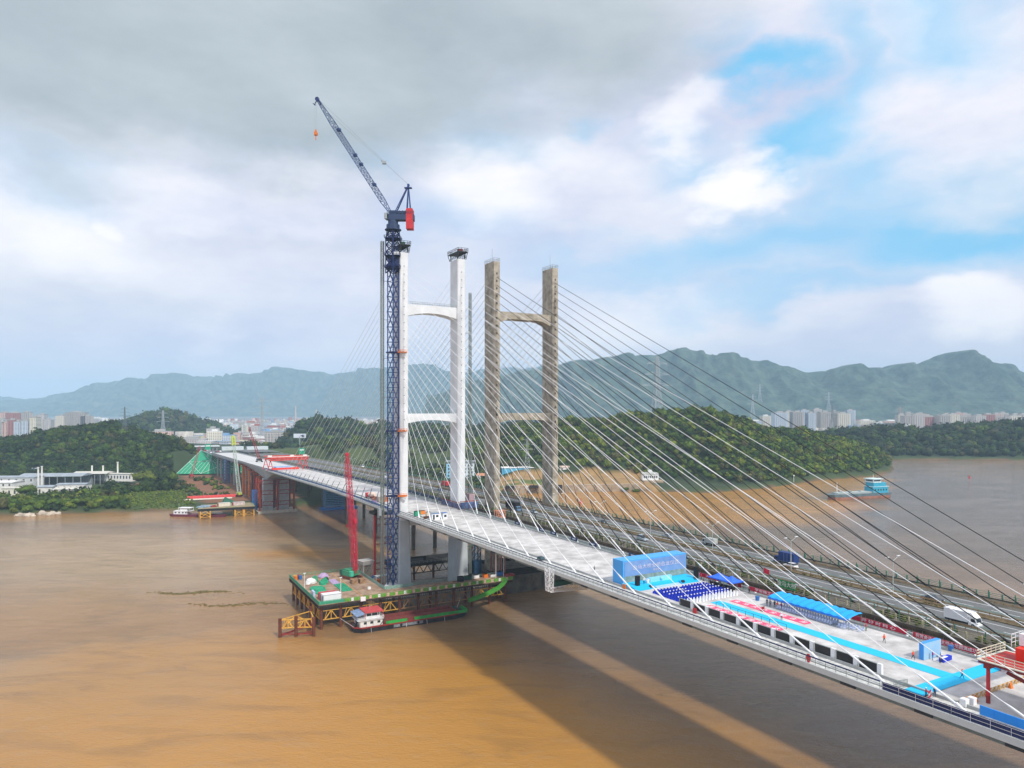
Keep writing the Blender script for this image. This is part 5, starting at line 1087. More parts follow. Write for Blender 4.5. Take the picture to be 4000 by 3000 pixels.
m = MB(); m.box(-.5, .5, -.35, .35, 0, .15); m.bar((-.4, 0, .1), (-.4, 0, 1.2), .06); m.bar((.4, 0, .1), (.4, 0, 1.2), .06); m.box(-.45, .45, -.03, .03, .5, 1.1); solo(m, 'flower_trolley', redd, 'small dark red trolley standing on the far pink carpet', 'trolley', (126.3, 110.6, DK))
# kiosk, table
r = thing('photo_backdrop', 'small pale blue photo backdrop panel standing on the right of the event deck', 'backdrop', (129.2, 74.8, DK)); MB().box(-2.7, 2.7, 0, .8, 0, 3.1).build('frame', skyblue, r); MB().box(-2.65, 2.65, -.06, 0, .1, 3.05).build('printed_panel', mat('pale_print', '#b9dcf2', .6, var=.2, scale=.6, col2='#8fc4e8'), r)
r = thing('reception_table', 'royal blue draped reception table in front of the pale blue backdrop', 'table', (130.0, 72.9, DK), rz=.1); MB().box(-1.6, 1.6, -.4, .4, 0, .76).build('cloth', royal, r); MB().box(-1.3, .3, -.3, .2, .77, .82).build('papers', whitep, r)
r = thing('folding_chair', 'single royal blue chair behind the reception table', 'chair', (130.8, 74.0, DK), rz=.5); MB().box(-.25, .25, -.25, .25, .4, .46).build('seat', royal, r); MB().box(-.25, .25, .2, .26, .46, 1.0).build('backrest', royal, r); m = MB(); [m.bar((x, y, 0), (x, y, .4), .05) for x in (-.2, .2) for y in (-.2, .2)]; m.build('leg', royal, r)
for lb, t, s, rz in (('small red sign board at the near end of the cross carpet', 110.9, 64.6, .3), ('small red sign board at the far end of the cross carpet', 133.6, 65.6, .5)):
    r = thing('sign_board', lb, 'sign', (t, s, DK), rz); MB().box(-.75, .75, -.03, .03, .1, 1.25).build('board', banner, r); lettering('禁止通行', .42, whitep, r, (0, -.05, .72), (R(90), 0, 0)); m = MB(); m.bar((-.6, 0, 0), (-.6, .4, .9), .05); m.bar((.6, 0, 0), (.6, .4, .9), .05); m.build('leg', galv, r)
for lb, t, s, c_ in (('blue bin standing left of the long canopy', 132.4, 117.6, bluep), ('blue bin at the fence behind the photo backdrop', 136.2, 75.4, bluep)):
    m = MB(); m.prism([(-.3, -.3), (.3, -.3), (.3, .3), (-.3, .3)], 0, .95, [(-.36, -.36), (.36, -.36), (.36, .36), (-.36, .36)]); m.box(-.4, .4, -.4, .4, .95, 1.03); solo(m, 'waste_bin', c_, lb, 'bin', (t, s, DK))
# banners on the far fence
fe = thing('edge_fence', 'grey mesh fence with barriers along the far edge of the new deck', 'fence', (137.4, 90, 39.0)); m = MB((137.4, 90, 39)); m.rail([(137.4, 40, 39), (137.4, 290, 39)], 1.3, .03, 2.0, 3); m.build('rail', galv, fe)
BN = [('开 好 时 科 心', 84.5, 96.5), ('祝贺金马大桥主桥合龙圆满成功', 70.8, 83.2), ('大 桥 建', 64.0, 70.0), ('安 全 时', 56.0, 63.6), ('平安施工', 115.8, 124.6), ('金马', 127, 131.6), ('大干', 134.5, 141.5)]
pos_ = ['left of the worker in the red vest', 'behind the photo backdrop and cables', 'right of the photo backdrop', 'under the red gantry at the right edge', 'left of the long blue canopy', 'behind the right blue tent', 'behind the left blue tent']
for (tx, s0, s1), pl in zip(BN, pos_):
    r = thing('banner', 'red banner with white characters ' + pl, 'banner', (137.3, (s0 + s1) / 2, 39.0)); L = (s1 - s0) / 2
    MB().box(-.09, -.05, -L, L, .35, 1.35).build('cloth', banner, r)
    n = len(tx.replace(' ', '')); lettering(tx, .78, whitep, r, (-.11, 0, .85), (R(90), 0, R(-90)), wx=min(1.6, (2 * L * .92) / max(1, len(tx) * .78)))
m = MB(); m.tube((0, 0, 0), (0, 0, 4.6), .06, n=6); fl = thing('flag', 'red flag on a pole standing behind the old bridge parapet', 'flag', (152.6, 133.5, 37)); m.build('pole', galv, fl); MB().add([(0, 0, 4.5), (.2, -1.8, 4.2), (.1, -1.9, 2.9), (0, 0, 3.1)], [(0, 1, 2, 3)]).build('cloth', banner, fl)
nb_ = mat('navy_barrier_board', '#2b3c63', .6, var=.2, scale=.6)
for i, s in enumerate((162, 169.5, 190, 201, 214, 222, 240)):
    r = thing('fence_board', 'navy notice board on the far fence between the tower and the stage', 'board', (137.25, s, 39.0), group='navy boards on the far fence'); MB().box(-.06, 0, -2, 2, .3, 1.5).build('board', nb_, r); MB().box(-.09, -.06, -.9, .9, .7, 1.1).build('white_mark', mat('dull_white', '#c9d0dc', .6), r)
# cabins by the tower
cabn = thing('site_cabin', 'white site cabin with blue trim beside the near cables on the deck', 'cabin', (113.4, 268.2, DK), rz=.06)
MB().box(0, 3.6, 0, 3.0, 0, 2.7).build('body', whitep, cabn); MB().box(-.1, 3.7, -.1, 3.1, 2.7, 2.82).build('roof', greyp, cabn)
m = MB(); m.box(.4, 1.2, -.04, 0, .1, 2.1); m.box(1.8, 2.9, -.04, 0, 1.0, 1.9); m.build('window', glass, cabn); MB().box(0, 3.6, -.05, -.01, 2.35, 2.6).build('blue_trim', bluep, cabn)
cab2 = thing('site_cabin', 'smaller white booth with blue roof edge to the right of the site cabin', 'cabin', (118.0, 267.4, DK), rz=.06)
MB().box(0, 1.9, 0, 2.2, 0, 2.5).build('body', whitep, cab2); MB().box(-.1, 2.0, -.1, 2.3, 2.5, 2.62).build('roof', bluep, cab2); MB().box(.4, 1.5, -.04, 0, .9, 1.9).build('window', glass, cab2)
for (c_, lb, t, s, w, h) in ((netg, 'green covered crate by the left tower leg on the deck', 111.2, 281, 2.4, 2.0), (orange, 'orange and green box behind the green crate', 113.0, 284.5, 4.2, 1.6), (mat('cream_box', '#dccbb4', .7), 'cream coloured box between the green crate and the cabin', 114.2, 275.6, 2.0, 2.2), (mat('sky_box', '#58c3ee', .6), 'bright sky blue box behind the white site cabin', 116.0, 274.0, 3.0, 1.7), (rust, 'rust red scrap steel pile in front of the cream box', 112.0, 272.2, 2.6, .8)):
    m = MB(); m.box(0, w, 0, 1.8, .15, h); m.box(-.05, w + .05, -.05, 1.85, h - .1, h); m.box(.1, .4, .1, 1.7, 0, .15); m.box(w - .4, w - .1, .1, 1.7, 0, .15); solo(m, 'storage_box', c_, lb, 'box', (t, s, DK))
rc = thing('leg_enclosure', 'dark blue and red boarded enclosure around the far white tower leg', 'enclosure', (139.2, 299, 39)); m = MB((139.2, 299, 39))
m.box(135.4, 135.5, 288.5, 309, 39.5, 41.6); m.box(135.4, 144.5, 288.4, 288.5, 39.5, 42.4); m.build('board', mat('printed_blue_board', '#26426f', .6, var=.45, scale=.7, col2='#58739f'), rc)
m = MB((139.2, 299, 39)); m.box(135.35, 135.5, 288.5, 309, 42.0, 42.25); m.box(135.4, 144.6, 288.3, 288.45, 42.7, 42.95)
for s in np.arange(288.5, 309.1, 2.05): m.bar((135.4, s, 39), (135.4, s, 42.3), .12)
for t in np.arange(135.4, 144.6, 2.3): m.bar((t, 288.4, 39), (t, 288.4, 43), .12)
m.build('frame', redd, rc)
m = MB(); m.box(-2.2, 2.2, -1.2, 1.2, 0, .3)
for x in (-2, 0, 2):
    for y in (-1, 1): m.bar((x, y, 0), (x, y, 3.2), .3)
for x in (-2, 0): m.bar((x, -1, .2), (x + 2, -1, 3), .26); m.bar((x + 2, -1, .2), (x, -1, 3), .26)
m.box(-2.3, 2.3, -1.2, -.9, 3.0, 3.3); m.box(-2.3, 2.3, .9, 1.2, 3.0, 3.3); solo(m, 'form_traveller_frame', [mat('salmon_steel', '#c98a6c', .6)], 'salmon coloured steel frame between the two decks near the concrete tower', 'steel frame', (144.6, 268, 37.6))
# ------------------------------------------------ right edge items
def cyc(m, x, y): pass
rg = thing('gantry_rig', 'red steel gantry with white railings and red machine at the right edge', 'gantry', (118, 57, 39))
m = MB((118, 57, 39)); m.tube((117.0, 59.2, 39), (117.0, 59.2, 46), .28, n=12); m.tube((117.0, 59.2, 40.6), (117.0, 59.2, 40.8), .34, n=12); m.build('column', red, rg)
m = MB((118, 57, 39)); m.tube((117.0, 59.2, 39), (117.0, 59.2, 40.2), .3, n=12); m.build('column_foot', redd, rg)
m = MB((118, 57, 39)); m.tube((136.0, 59.2, 39), (136.0, 59.2, 46), .28, n=12); m.build('column', red, rg)
m = MB((118, 57, 39)); m.box(116.4, 137, 58.8, 59.6, 44.4, 45.4); m.box(116.2, 118, 38, 60.2, 45.1, 45.5); m.box(122.4, 124, 38, 60.2, 44.9, 45.5); m.bar((118, 57, 44.2), (124, 50, 39.6), .5); m.build('main_beam', redd, rg)
m = MB((118, 57, 39)); m.box(116.0, 124.4, 38, 60.6, 45.5, 45.6); m.build('walkway', mat('cream_steel', '#d9d5c4', .6), rg)
m = MB((118, 57, 39)); m.box(116.6, 123.8, 41, 60.0, 45.61, 45.66); m.build('deck_sheet', mat('red_deck', '#b32a22', .6, var=.2), rg)
m = MB((118, 57, 39)); m.rail([(124.3, 60.4, 45.6), (116.1, 60.4, 45.6), (116.1, 38, 45.6)], 1.3, .04, 1.35, 3); m.build('railing', mat('pale_yellow_rail', '#e6e2c8', .5), rg)
m = MB((118, 57, 39)); m.box(120.3, 122.6, 54.2, 57.0, 45.7, 47.6); m.prism([(120.6, 51.5), (123.2, 51.5), (123.2, 54.0), (120.6, 54.0)], 45.7, 47.9, [(120.9, 51.8), (122.9, 51.8), (122.9, 53.8), (120.9, 53.8)]); m.tube((121, 52.5, 46.8), (121, 50.8, 46.8), .9, n=10); m.build('winch_machine', mat('vivid_red', '#e8341c', .4, var=.1), rg)
m = MB((118, 57, 39)); m.box(121.8, 122.8, 56.2, 57.2, 47.7, 49.5); m.build('control_cabinet', whitep, rg)
m = MB((118, 57, 39)); m.rail([(123.9, 57.6, 47.6), (120.4, 57.6, 47.6)], 1.9, .035, 1.2, 3); m.rail([(119.9, 53.5, 45.7), (119.9, 48, 45.7)], 3.0, .04, 1.2, 4); m.rail([(124.0, 57.6, 45.7), (124.0, 49, 45.7)], 3.4, .04, 1.6, 4); m.build('railing', whitep, rg)
m = MB(); m.tube((0, -.2, .5), (0, .2, .5), .5, n=12); m.box(-.3, .3, -.4, .4, .9, 1.5); solo(m, 'hand_roller', [yellow], 'yellow compactor with a black wheel by the far fence', 'compactor', (134.6, 62.9, DK))
for i in range(16):
    t = 113.2 + i * 1.26; r = thing('crowd_barrier', 'yellow', 'barrier', (t, 61.1, DK), group='low yellow barriers across the deck')
    m = MB(); m.bar((-.55, 0, .12), (.55, 0, .12), .05); m.bar((-.55, 0, .75), (.55, 0, .75), .06)
    for k in range(6):
        a = math.pi * k / 5; b_ = math.pi * (k + 1) / 5
        for c in (-.3, .3): m.bar((c + .24 * math.cos(a), 0, .2 + .5 * math.sin(a)), (c + .24 * math.cos(b_), 0, .2 + .5 * math.sin(b_)), .035)
    for x in (-.55, .55): m.bar((x, -.2, 0), (x, 0, .8), .05); m.bar((x, .2, 0), (x, 0, .8), .05)
    m.build('frame', yellow, r); r['label'] = 'low yellow crowd barrier with hoop bars'
for i, t in enumerate((115.9, 119.4, 126.2)):
    m = MB(); m.add([(-.35, -.3, 0), (.35, -.3, 0), (.35, .3, 0), (-.35, .3, 0), (-.25, 0, 1.0), (.25, 0, 1.0)], [(0, 1, 5, 4), (2, 3, 4, 5), (1, 2, 5), (3, 0, 4), (3, 2, 1, 0)]); solo(m, 'warning_sign', orange, 'yellow warning sign frame, %s of three in the barrier line' % ('nearest', 'middle', 'farthest')[i], 'warning sign', (t, 60.5, DK))
m = MB(); m.box(-.1, .12, -40, 57.8 - 57.8, 0, 1.35); 
for y in range(-38, 0, 3): m.box(-.14, -.1, y, y + .08, 0, 1.38)
solo(m, 'hoarding', [mat('azure_hoarding', '#2492ec', .55, var=.05)], 'bright azure hoarding along the deck at the bottom right corner', 'hoarding', (111.6, 57.6, 39.05))
for i, (t, s, w) in enumerate(((112.3, 60.0, 1.0), (113.9, 59.7, .9))):
    m = MB(); m.box(0, w, 0, .9, 0, 1.1); m.box(-.04, w + .04, -.04, .94, .9, 1.0); solo(m, 'white_tank', whitep, '%s of two white plastic tanks beside the azure hoarding' % ('left', 'right')[i], 'tank', (t, s, DK))
r = thing('folding_barrier', 'pale metal crowd barrier near the left end of the cross carpet', 'barrier', (110.2, 69.8, DK), rz=-.2); m = MB(); m.rail([(-.2, 0, 0), (2.6, 0, 0)], 1.1, .03, .28, 2); m.build('frame', galv, r)
r = thing('blue_counter', 'long sky blue counter at the far end of the cross carpet', 'counter', (134.6, 68.5, DK)); MB().box(-.3, .3, -3.4, 1.2, 0, 1.1).build('body', skyblue, r); MB().box(-.35, .35, -3.5, 1.3, 1.1, 1.16).build('top', paleblue, r)
m = MB(); m.prism([(-.8, -1.2), (.8, -1.2), (.8, 1.2), (-.8, 1.2)], .25, .9, [(-.6, -.9), (.6, -.9), (.6, .9), (-.6, .9)]); [m.tube((x, y, .25), (x + .15, y, .25), .25, n=8) for x in (-.8, .65) for y in (-.8, .8)]; solo(m, 'small_machine', [mat('dark_teal', '#2c4a50', .5)], 'small dark teal machine at the near kerb left of the stage', 'machine', (112.0, 181.5, DK))
r = thing('fire_point', 'red rescue frame hanging on the near railing below the display panels', 'rescue point', (108.2, 84.6, 38.9)); m = MB(); m.box(-.1, .1, -.25, .25, .1, 1.5); m.tube((-.12, 0, .8), (.12, 0, .8), .45, n=10); m.build('ring', red, r)
for i, s in enumerate((142.3, 117.4)):
    m = MB(); m.box(-.1, .1, -.5, .5, 0, 1.0); m.box(-.2, .2, -.6, .6, -.02, .08); solo(m, 'red_box', red if i else orange, ('orange board on the near kerb at the left end of the stage', 'red fire box beside the leftmost display panel')[i], 'box', (112.4, s, DK))
# ================================================================== VEHICLES on the old bridge (local: +y is travel direction)
def wheels(r, xs, ys, rad=.34, w=.22):
    for x in xs:
        for y in ys:
            m = MB(); m.tube((x - w / 2, y, rad), (x + w / 2, y, rad), rad, n=14); wh = m.build('wheel', black, r); m = MB(); m.tube((x - w / 2 - .01, y, rad), (x + w / 2 + .01, y, rad), rad * .55, n=10); m.build('rim', galv, wh)
def car(lb, t, s, rz, paint, L=4.6, W=1.8, H=1.45, suv=False):
    r = thing('car', lb, 'car', (t, s, 37.01), rz); h = H; hl = L / 2
    prof = [(-hl, .35), (-hl, .75), (-hl + .2, .9), (-hl * .45, h * .66 if not suv else h * .68), (-hl * .45, h * .66), (-hl * .1 - .1, h * .66), (hl * .45, .95), (hl - .1, .78), (hl, .5), (hl, .35)]
    m = MB(); n = len(prof)
    def ring(x, k): return [(x, y * (1 if abs(x) < W * .49 else .97), z) for y, z in prof]
    vs = []
    for x in (-W / 2, -W / 2 + .12, W / 2 - .12, W / 2):
        e = abs(x) > W / 2 - .05; vs += [(x, y * (.985 if e else 1), z - (.06 if e and z > .6 else 0)) for y, z in prof]
    fs = []
    for i in range(3):
        for j in range(n): a = i * n + j; b_ = i * n + (j + 1) % n; fs.append((a, b_, b_ + n, a + n))
    fs += [tuple(range(n - 1, -1, -1)), tuple(range(3 * n, 4 * n))]; m.add(vs, fs); m.build('body', paint, r)
    y0, y1, y2, y3 = (-hl * .78 if suv else -hl * .62), (-hl * .62 if suv else -hl * .38), hl * .12, hl * .42
    m = MB(); m.add([(-W * .44, y0, h * .64), (W * .44, y0, h * .64), (W * .44, y3, h * .62), (-W * .44, y3, h * .62), (-W * .36, y1, h - .03), (W * .36, y1, h - .03), (W * .36, y2, h - .03), (-W * .36, y2, h - .03)], [(0, 1, 5, 4), (1, 2, 6, 5), (2, 3, 7, 6), (3, 0, 4, 7)]); m.build('window', glass, r)
    m = MB(); m.prism([(-W * .37, y1 - .05), (W * .37, y1 - .05), (W * .37, y2 + .05), (-W * .37, y2 + .05)], h - .04, h + .02); m.build('roof', paint, r)
    wheels(r, (-W / 2 + .12, W / 2 - .12), (-L * .3, L * .31))
    for x in (-W * .36, W * .36): m = MB(); m.box(x - .18, x + .18, hl - .02, hl + .02, .55, .7); m.build('headlight', whitep, r); m = MB(); m.box(x - .15, x + .15, -hl - .02, -hl + .02, .62, .78); m.build('tail_light', red, r)
    return r
def truck(lb, t, s, rz, boxm, cabm, L=6.9, W=2.3, H=3.1, fairing=True):
    r = thing('box_truck', lb, 'truck', (t, s, 37.01), rz); hl = L / 2; cy = hl - 1.75
    m = MB(); m.box(-W / 2, W / 2, -hl, cy - .12, .95, H); m.build('cargo_box', boxm, r)
    m = MB(); [m.box(-W / 2 - .015, -W / 2, y, y + .06, 1.0, H - .05) for y in (-hl + 1.2, -hl + 2.4, -hl + 3.6)]; m.box(-W / 2 - .02, W / 2 + .02, -hl - .01, cy - .1, .93, 1.0); m.build('panel_joint', greyp, r)
    m = MB(); m.box(-W * .4, W * .4, -hl + .1, hl - .6, .55, .93); m.build('chassis', black, r)
    wc = W * .47; m = MB(); pr = [(cy, .5), (hl, .5), (hl, 1.15), (hl - .35, 2.15), (cy, 2.25)]
    m.add([(-wc, y, z) for y, z in pr] + [(wc, y, z) for y, z in pr], [tuple(range(5)), tuple(range(9, 4, -1))] + [(i, 5 + i, 5 + (i + 1) % 5, (i + 1) % 5) for i in range(5)]); m.build('cab', cabm, r)
    m = MB(); m.add([(-wc * .92, hl + .01 - .04, 1.25), (wc * .92, hl - .03, 1.25), (wc * .86, hl - .31, 2.05), (-wc * .86, hl - .31, 2.05)], [(0, 1, 2, 3)])
    for x in (-wc - .01, wc + .01): m.add([(x, cy + .5, 1.25), (x, hl - .2, 1.25), (x, hl - .45, 1.95), (x, cy + .5, 1.95)], [(0, 1, 2, 3)])
    m.build('window', glass, r)
    if fairing: m = MB(); m.prism([(-wc, cy - .1), (wc, cy - .1), (wc, hl - .4), (-wc, hl - .4)], 2.2, H, [(-wc * .95, cy - .1), (wc * .95, cy - .1), (wc * .8, cy + .5), (-wc * .8, cy + .5)]); m.build('wind_deflector', cabm, r)
    wheels(r, (-W / 2 + .2, W / 2 - .2), (-hl + 1.4, hl - .8), .42, .28)
    m = MB(); m.box(-wc - .05, wc + .05, hl - .05, hl + .08, .45, .75); m.build('bumper', cabm, r)
    for x in (-wc * .8, wc * .8): m = MB(); m.box(x - .18, x + .18, hl, hl + .03, .85, 1.05); m.build('headlight', galv, r)
    return r
F = math.pi; white_car = mat('car_white', '#f0f1f2', .25, var=.02); blk = mat('car_black', '#15181c', .2); silv = mat('car_silver', '#b9c3ca', .25, .5, var=.03)
truck('white box truck with rounded wind deflector driving towards the right edge', 162.3, 87.3, F, whitep, whitep)
car('black sedan passing just behind the white box truck', 175.4, 101.5, F, blk, 4.9, 1.9, 1.4)
car('white hatchback car driving in front of the blue truck', 175.6, 143.6, 0, white_car, 4.5, 1.85, 1.55, True)
truck('dark blue high-sided lorry behind the white hatchback', 178.6, 147.6, 0, mat('dark_blue_tarp', '#1b3a78', .6), mat('dark_blue_tarp', '#1b3a78', .6), 7.5, 2.4, 3.7, False)
v = car('silver minivan with many side windows on the near carriageway', 165.8, 199.6, F, silv, 4.9, 1.85, 2.0, True)
car('pale grey sedan on the far carriageway right of the minivan', 177.6, 199.5, 0, silv, 4.7, 1.8, 1.42)
truck('small grey box truck driving away on the far carriageway', 180.2, 181.0, 0, mat('grey_box', '#b4b8b4', .6), mat('grey_box', '#b4b8b4', .6), 5.6, 2.0, 2.6, False)
car('dark green sedan on the far carriageway left of the minivan', 176.2, 237.5, F, mat('car_dark_green', '#1e2c28', .3), 4.7, 1.8, 1.45)
truck('long black covered lorry passing the foot of the concrete tower', 163.6, 289.5, F, mat('black_tarp', '#1c1d20', .8), mat('slate_blue_cab', '#6f90b0', .4), 11.5, 2.5, 3.9, False)
car('pale grey car beside the black lorry near the concrete tower', 166.8, 276.5, F, silv, 4.6, 1.8, 1.5, True)
car('dark blue car beyond the white tower legs', 165.0, 378, F, mat('car_navy', '#2a3a6c', .3), 4.6, 1.8, 1.5)
truck('red lorry beyond the white tower on the far carriageway', 177, 398, 0, mat('lorry_red', '#d0383c', .5), red, 8, 2.4, 3.4, False)
car('small white car near the far end of the old bridge', 164, 470, F, white_car); car('white van-like car at the far end by the green net', 178, 566, 0, white_car, 4.8, 1.9, 2.0, True)
# ================================================================== BRIDGE FURNITURE
lampm = mat('lamp_post_grey', '#b4b9b4', .5)
lamp = thing('street_lamp', 'twin', 'street lamp', (0, 0, 0)); m = MB(); m.tube((0, 0, 0), (0, 0, 8.6), .13, .08, n=6); m.box(-.25, .25, -.25, .25, 0, .5); m.build('pole', lampm, lamp)
for sx in (-1, 1):
    m = MB(); m.tube((0, 0, 8.5), (sx * 2.4, 0, 9.6), .06, n=5); am = m.build('arm', lampm, lamp); m = MB(); m.box(sx * 2.3 - .55, sx * 2.3 + .55, -.16, .16, 9.56, 9.72); m.build('lamp_head', whitep, am)
i = 0
for s in [78.5 + 31 * k for k in range(18)]:
    o = lamp if i == 0 else copy_tree(lamp); o.location = bw(172.1, s, zo(s) + .2); o.rotation_euler = (0, 0, TH); o['label'] = 'twin-arm street lamp on the old bridge median'; o['group'] = 'street lamps on the median of the old bridge'; i += 1
# planting in the near parapet strip and on the median
wv_ = [crown_variant(60 + i, 16, 1, .4) for i in range(4)]
def strip(t0, t1, n, r, lb, thr=.0, s0=-40, s1=560):
    P = []
    while len(P) < n:
        t = random.uniform(t0, t1); s = random.uniform(0, 1) ** 1.3 * (s1 - s0) + s0
        if math.sin(s * .21) + .6 * math.sin(s * .083 + 2) + .5 * math.sin(s * .9) > thr: p = bw(t, s, zo(s) + .1); P.append(tuple(p))
    forest('hedge', lb, np.array(P), r, wv_, (1, 3, 4, 4, 2, 1, 3), 1.0)
strip(152.3, 155.8, 1500, .42, 'scrubby plants growing along the near parapet strip of the old bridge', -.35)
strip(170.9, 173.3, 500, .28, 'low brown weeds along the median of the old bridge', .1)
r = thing('road_sign', 'green bridge name board on the parapet of the old bridge', 'sign', (151.0, 124.6, 37.2)); MB().box(-.1, 0, -2.7, 2.7, .75, 2.75).build('board', mat('sign_green', '#148a50', .5), r); lettering('金马大桥', 1.45, whitep, r, (-.13, 0, 1.75), (R(90), 0, R(-90)))
for i, s in enumerate(range(60, 290, 12)):
    m = MB(); m.bar((151.3, s, 37.1), (149.6, s - 1.6, 38.4), .1); solo(m, 'strut', whitep, 'short pale strut leaning out from the old bridge edge', 'strut', (0, 0, 0), group='struts along the old bridge edge')
for i, s in enumerate((236, 252, 270, 288)):
    m = MB(); [m.tube((x, y, 0), (x, y, .7), .2, .04, n=6) for x, y in ((0, 0), (0, 2.2), (0, 4.4))]; solo(m, 'traffic_cone_row', orange, 'row of orange road cones on the near lane by the concrete tower', 'cones', (160.8, s, 37.01), group='cone rows on the near lane')
# bridge deck plant beyond the tower
mx = thing('mixer_truck', 'red and cream concrete mixer truck on the new deck left of the crane mast', 'truck', (113.8, 346, DK), rz=F * .03)
m = MB(); m.box(-1.2, 1.2, -3.8, 4.2, .8, 1.2); m.build('chassis', redd, mx); m = MB(); m.box(-1.2, 1.2, 4.2, 6.0, .6, 2.8); m.build('cab', mat('mixer_red', '#c93a44', .4), mx); MB().box(-1.0, 1.0, 6.0, 6.03, 1.6, 2.5).build('window', glass, mx)
m = MB(); m.tube((0, -3.6, 2.5), (0, -1, 2.3), .7, 1.35, n=12); m.tube((0, -1, 2.3), (0, 3.6, 2.0), 1.35, .9, n=12); m.build('drum', mat('cream_drum', '#ead2bf', .5, var=.1), mx); wheels(mx, (-1.1, 1.1), (-2.6, -1.2, 4.8), .5, .35)
m = MB(); m.box(-1, 1, -1.5, 1.5, 0, 2.2); m.tube((0, 0, 2.2), (0, 0, 3.2), .6, n=8); solo(m, 'concrete_pump', orange, 'orange concrete pump unit behind the mixer truck', 'pump', (116, 334, DK))
m = MB(); m.box(-1.4, 1.4, -1.2, 1.2, 0, 2.3); m.box(-1.5, 1.5, -1.3, 1.3, 2.3, 2.4); solo(m, 'storage_bin', [mat('cream_box', '#dccbb4')], 'cream coloured bin between the mixer truck and the crane mast', 'bin', (114.2, 333.5, DK))
m = MB(); m.box(-1, 1, -3, 3, .3, 1.1); m.box(-.9, .9, -1.5, 0, 1.1, 2.2); m.tube((-1, -2, .4), (1, -2, .4), .4, n=8); m.tube((-1, 2, .4), (1, 2, .4), .4, n=8); solo(m, 'site_vehicle', [mat('salmon_steel', '#c98a6c')], 'low salmon coloured site vehicle next to the mixer truck', 'vehicle', (113, 338.5, DK))
heap('material_heap', 'lilac sheeting heap at the deck edge beside the crane mast', 'heap', (110.2, 332, DK), 1.6, 3.0, 1.2, mat('lilac_sheet', '#b39cc0'), 31, 4)
m = MB(); m.prism([(-1.3, -1.3), (1.3, -1.3), (1.3, 1.3), (-1.3, 1.3)], 0, 4, [(-.9, -.9), (.9, -.9), (.9, .9), (-.9, .9)]); solo(m, 'yellow_jack_frame', [yellow], 'yellow jacking frame right behind the crane mast', 'frame', (118.5, 322, DK))
# ================================================================== LEFT BANK WORKS
gr = thing('gantry_crane', 'bright red portal gantry with two long girders spanning the new deck far left', 'gantry crane', (121, 588, zn(588)))
vr = mat('gantry_red', '#e03a26', .5, var=.1)
for s in (-9, 11):
    m = MB(); m.lat((-14, s, 9.4), (16, s, 9.4), 1.8, 9, .5, .3, kind='Z', side=(0, 1, 0), h=2.4); m.build('girder', vr, gr)
for s in (-9, 11):
    for t in (-13, 14):
        m = MB(); m.bar((t - 2.2, s, 0), (t, s, 8.4), .5); m.bar((t + 2.2, s, 0), (t, s, 8.4), .5); m.bar((t - 1.3, s, 3.5), (t + 1.3, s, 3.5), .35); m.build('leg', red, gr)
m = MB(); m.box(-15.5, 17, -10.2, -8, 10.7, 11.1); [m.box(x, x + 3, -9.8, -8.4, 11.1, 12.2) for x in (-15, 2, 12)]; m.build('trolley', mat('gantry_white', '#e8d9d2', .6), gr)
m = MB(); m.box(-13, 8, -13.5, -12.5, 1.0, 2.6); m.build('lower_beam', vr, gr); MB().box(-8, 4, -6, 6, .2, 2.6).build('covered_load', paleblue, gr)
sc_f = thing('falsework', 'red and rust steel falsework towers around the far river pier', 'falsework', (120, 610, 0))
for t in (104, 118, 131):
    for s in (602, 618): MB((120, 610, 0)).tube((t, s, -2), (t, s, 27), .75, n=8).build('column', redd, sc_f)
m = MB((120, 610, 0))
for z in (6, 15, 23.5):
    for s in (602, 618): m.bar((104, s, z), (131, s, z), .5); m.bar((104, s, z + 3), (131, s, z + 3), .5); [m.bar((t, s, z), (t + 3.5, s, z + 3), .25) for t in np.arange(104, 130, 6.8)]
m.build('bracing', redd, sc_f)
fw = thing('falsework', 'orange and rust pipe falsework under the haunched span on the left bank', 'falsework', (112, 680, 0))
for s in (634, 650, 666, 682, 700, 718, 738):
    for t in (108.5, 122, 134): MB((112, 680, 0)).tube((t, s, 0), (t, s, zn(s) - hd(s) - 1.2), .7, n=8).build('column', [rust, orange, redd][int(s + t) % 3], fw)
m = MB((112, 680, 0))
for s in (634, 650, 666, 682, 700, 718, 738):
    z = zn(s) - hd(s) - 1.2; m.box(107, 136, s - 1, s + 1, z, z + 1)
    for zz in (z * .35, z * .68): m.bar((108.5, s, zz), (134, s, zz), .35)
for s0, s1 in ((634, 650), (666, 682), (700, 718)):
    for zz in (8, 16): m.bar((108.5, s0, zz), (108.5, s1, zz), .35); m.bar((108.5, s0, zz), (108.5, s1, zz + 6), .3)
m.build('cap_beam', [mat('rust_orange', '#b5532a', .7, var=.2)], fw)
def lattower(nm, lb, cat, base, H, w, mt, n=8, group=None):
    m = MB(); m.lat((0, 0, 0), (0, 0, H), w, n, w * .11, w * .06, kind='X'); return solo(m, nm, mt, lb, cat, base, group=group)
lattower('stair_tower', 'blue lattice stair tower beside the concrete columns on the left bank', 'stair tower', (108, 826, 4), 26, 5.5, mat('faded_navy', '#40598c', .6), 8)
lattower('stair_tower', 'small blue lattice stair tower at the river pier foot', 'stair tower', (101.5, 612, 1), 17, 3.4, bluep, 7)
wb_ = thing('work_platform', 'small dark work platform on yellow piles by the left bank', 'work platform', (80, 606, 0))
m = MB((80, 606, 0)); m.prism([(57, 597), (99, 592.5), (101, 618), (62, 622)], 5.2, 7.0); m.build('deck_beam', black, wb_); m = MB((80, 606, 0)); m.prism([(57.2, 597.2), (98.8, 592.8), (100.8, 617.8), (62.2, 621.8)], 7.05, 7.3); m.build('deck_plate', [mat('greenish_deck', '#8fa077', .8, var=.3, scale=.3, col2='#a98d6b')], wb_)
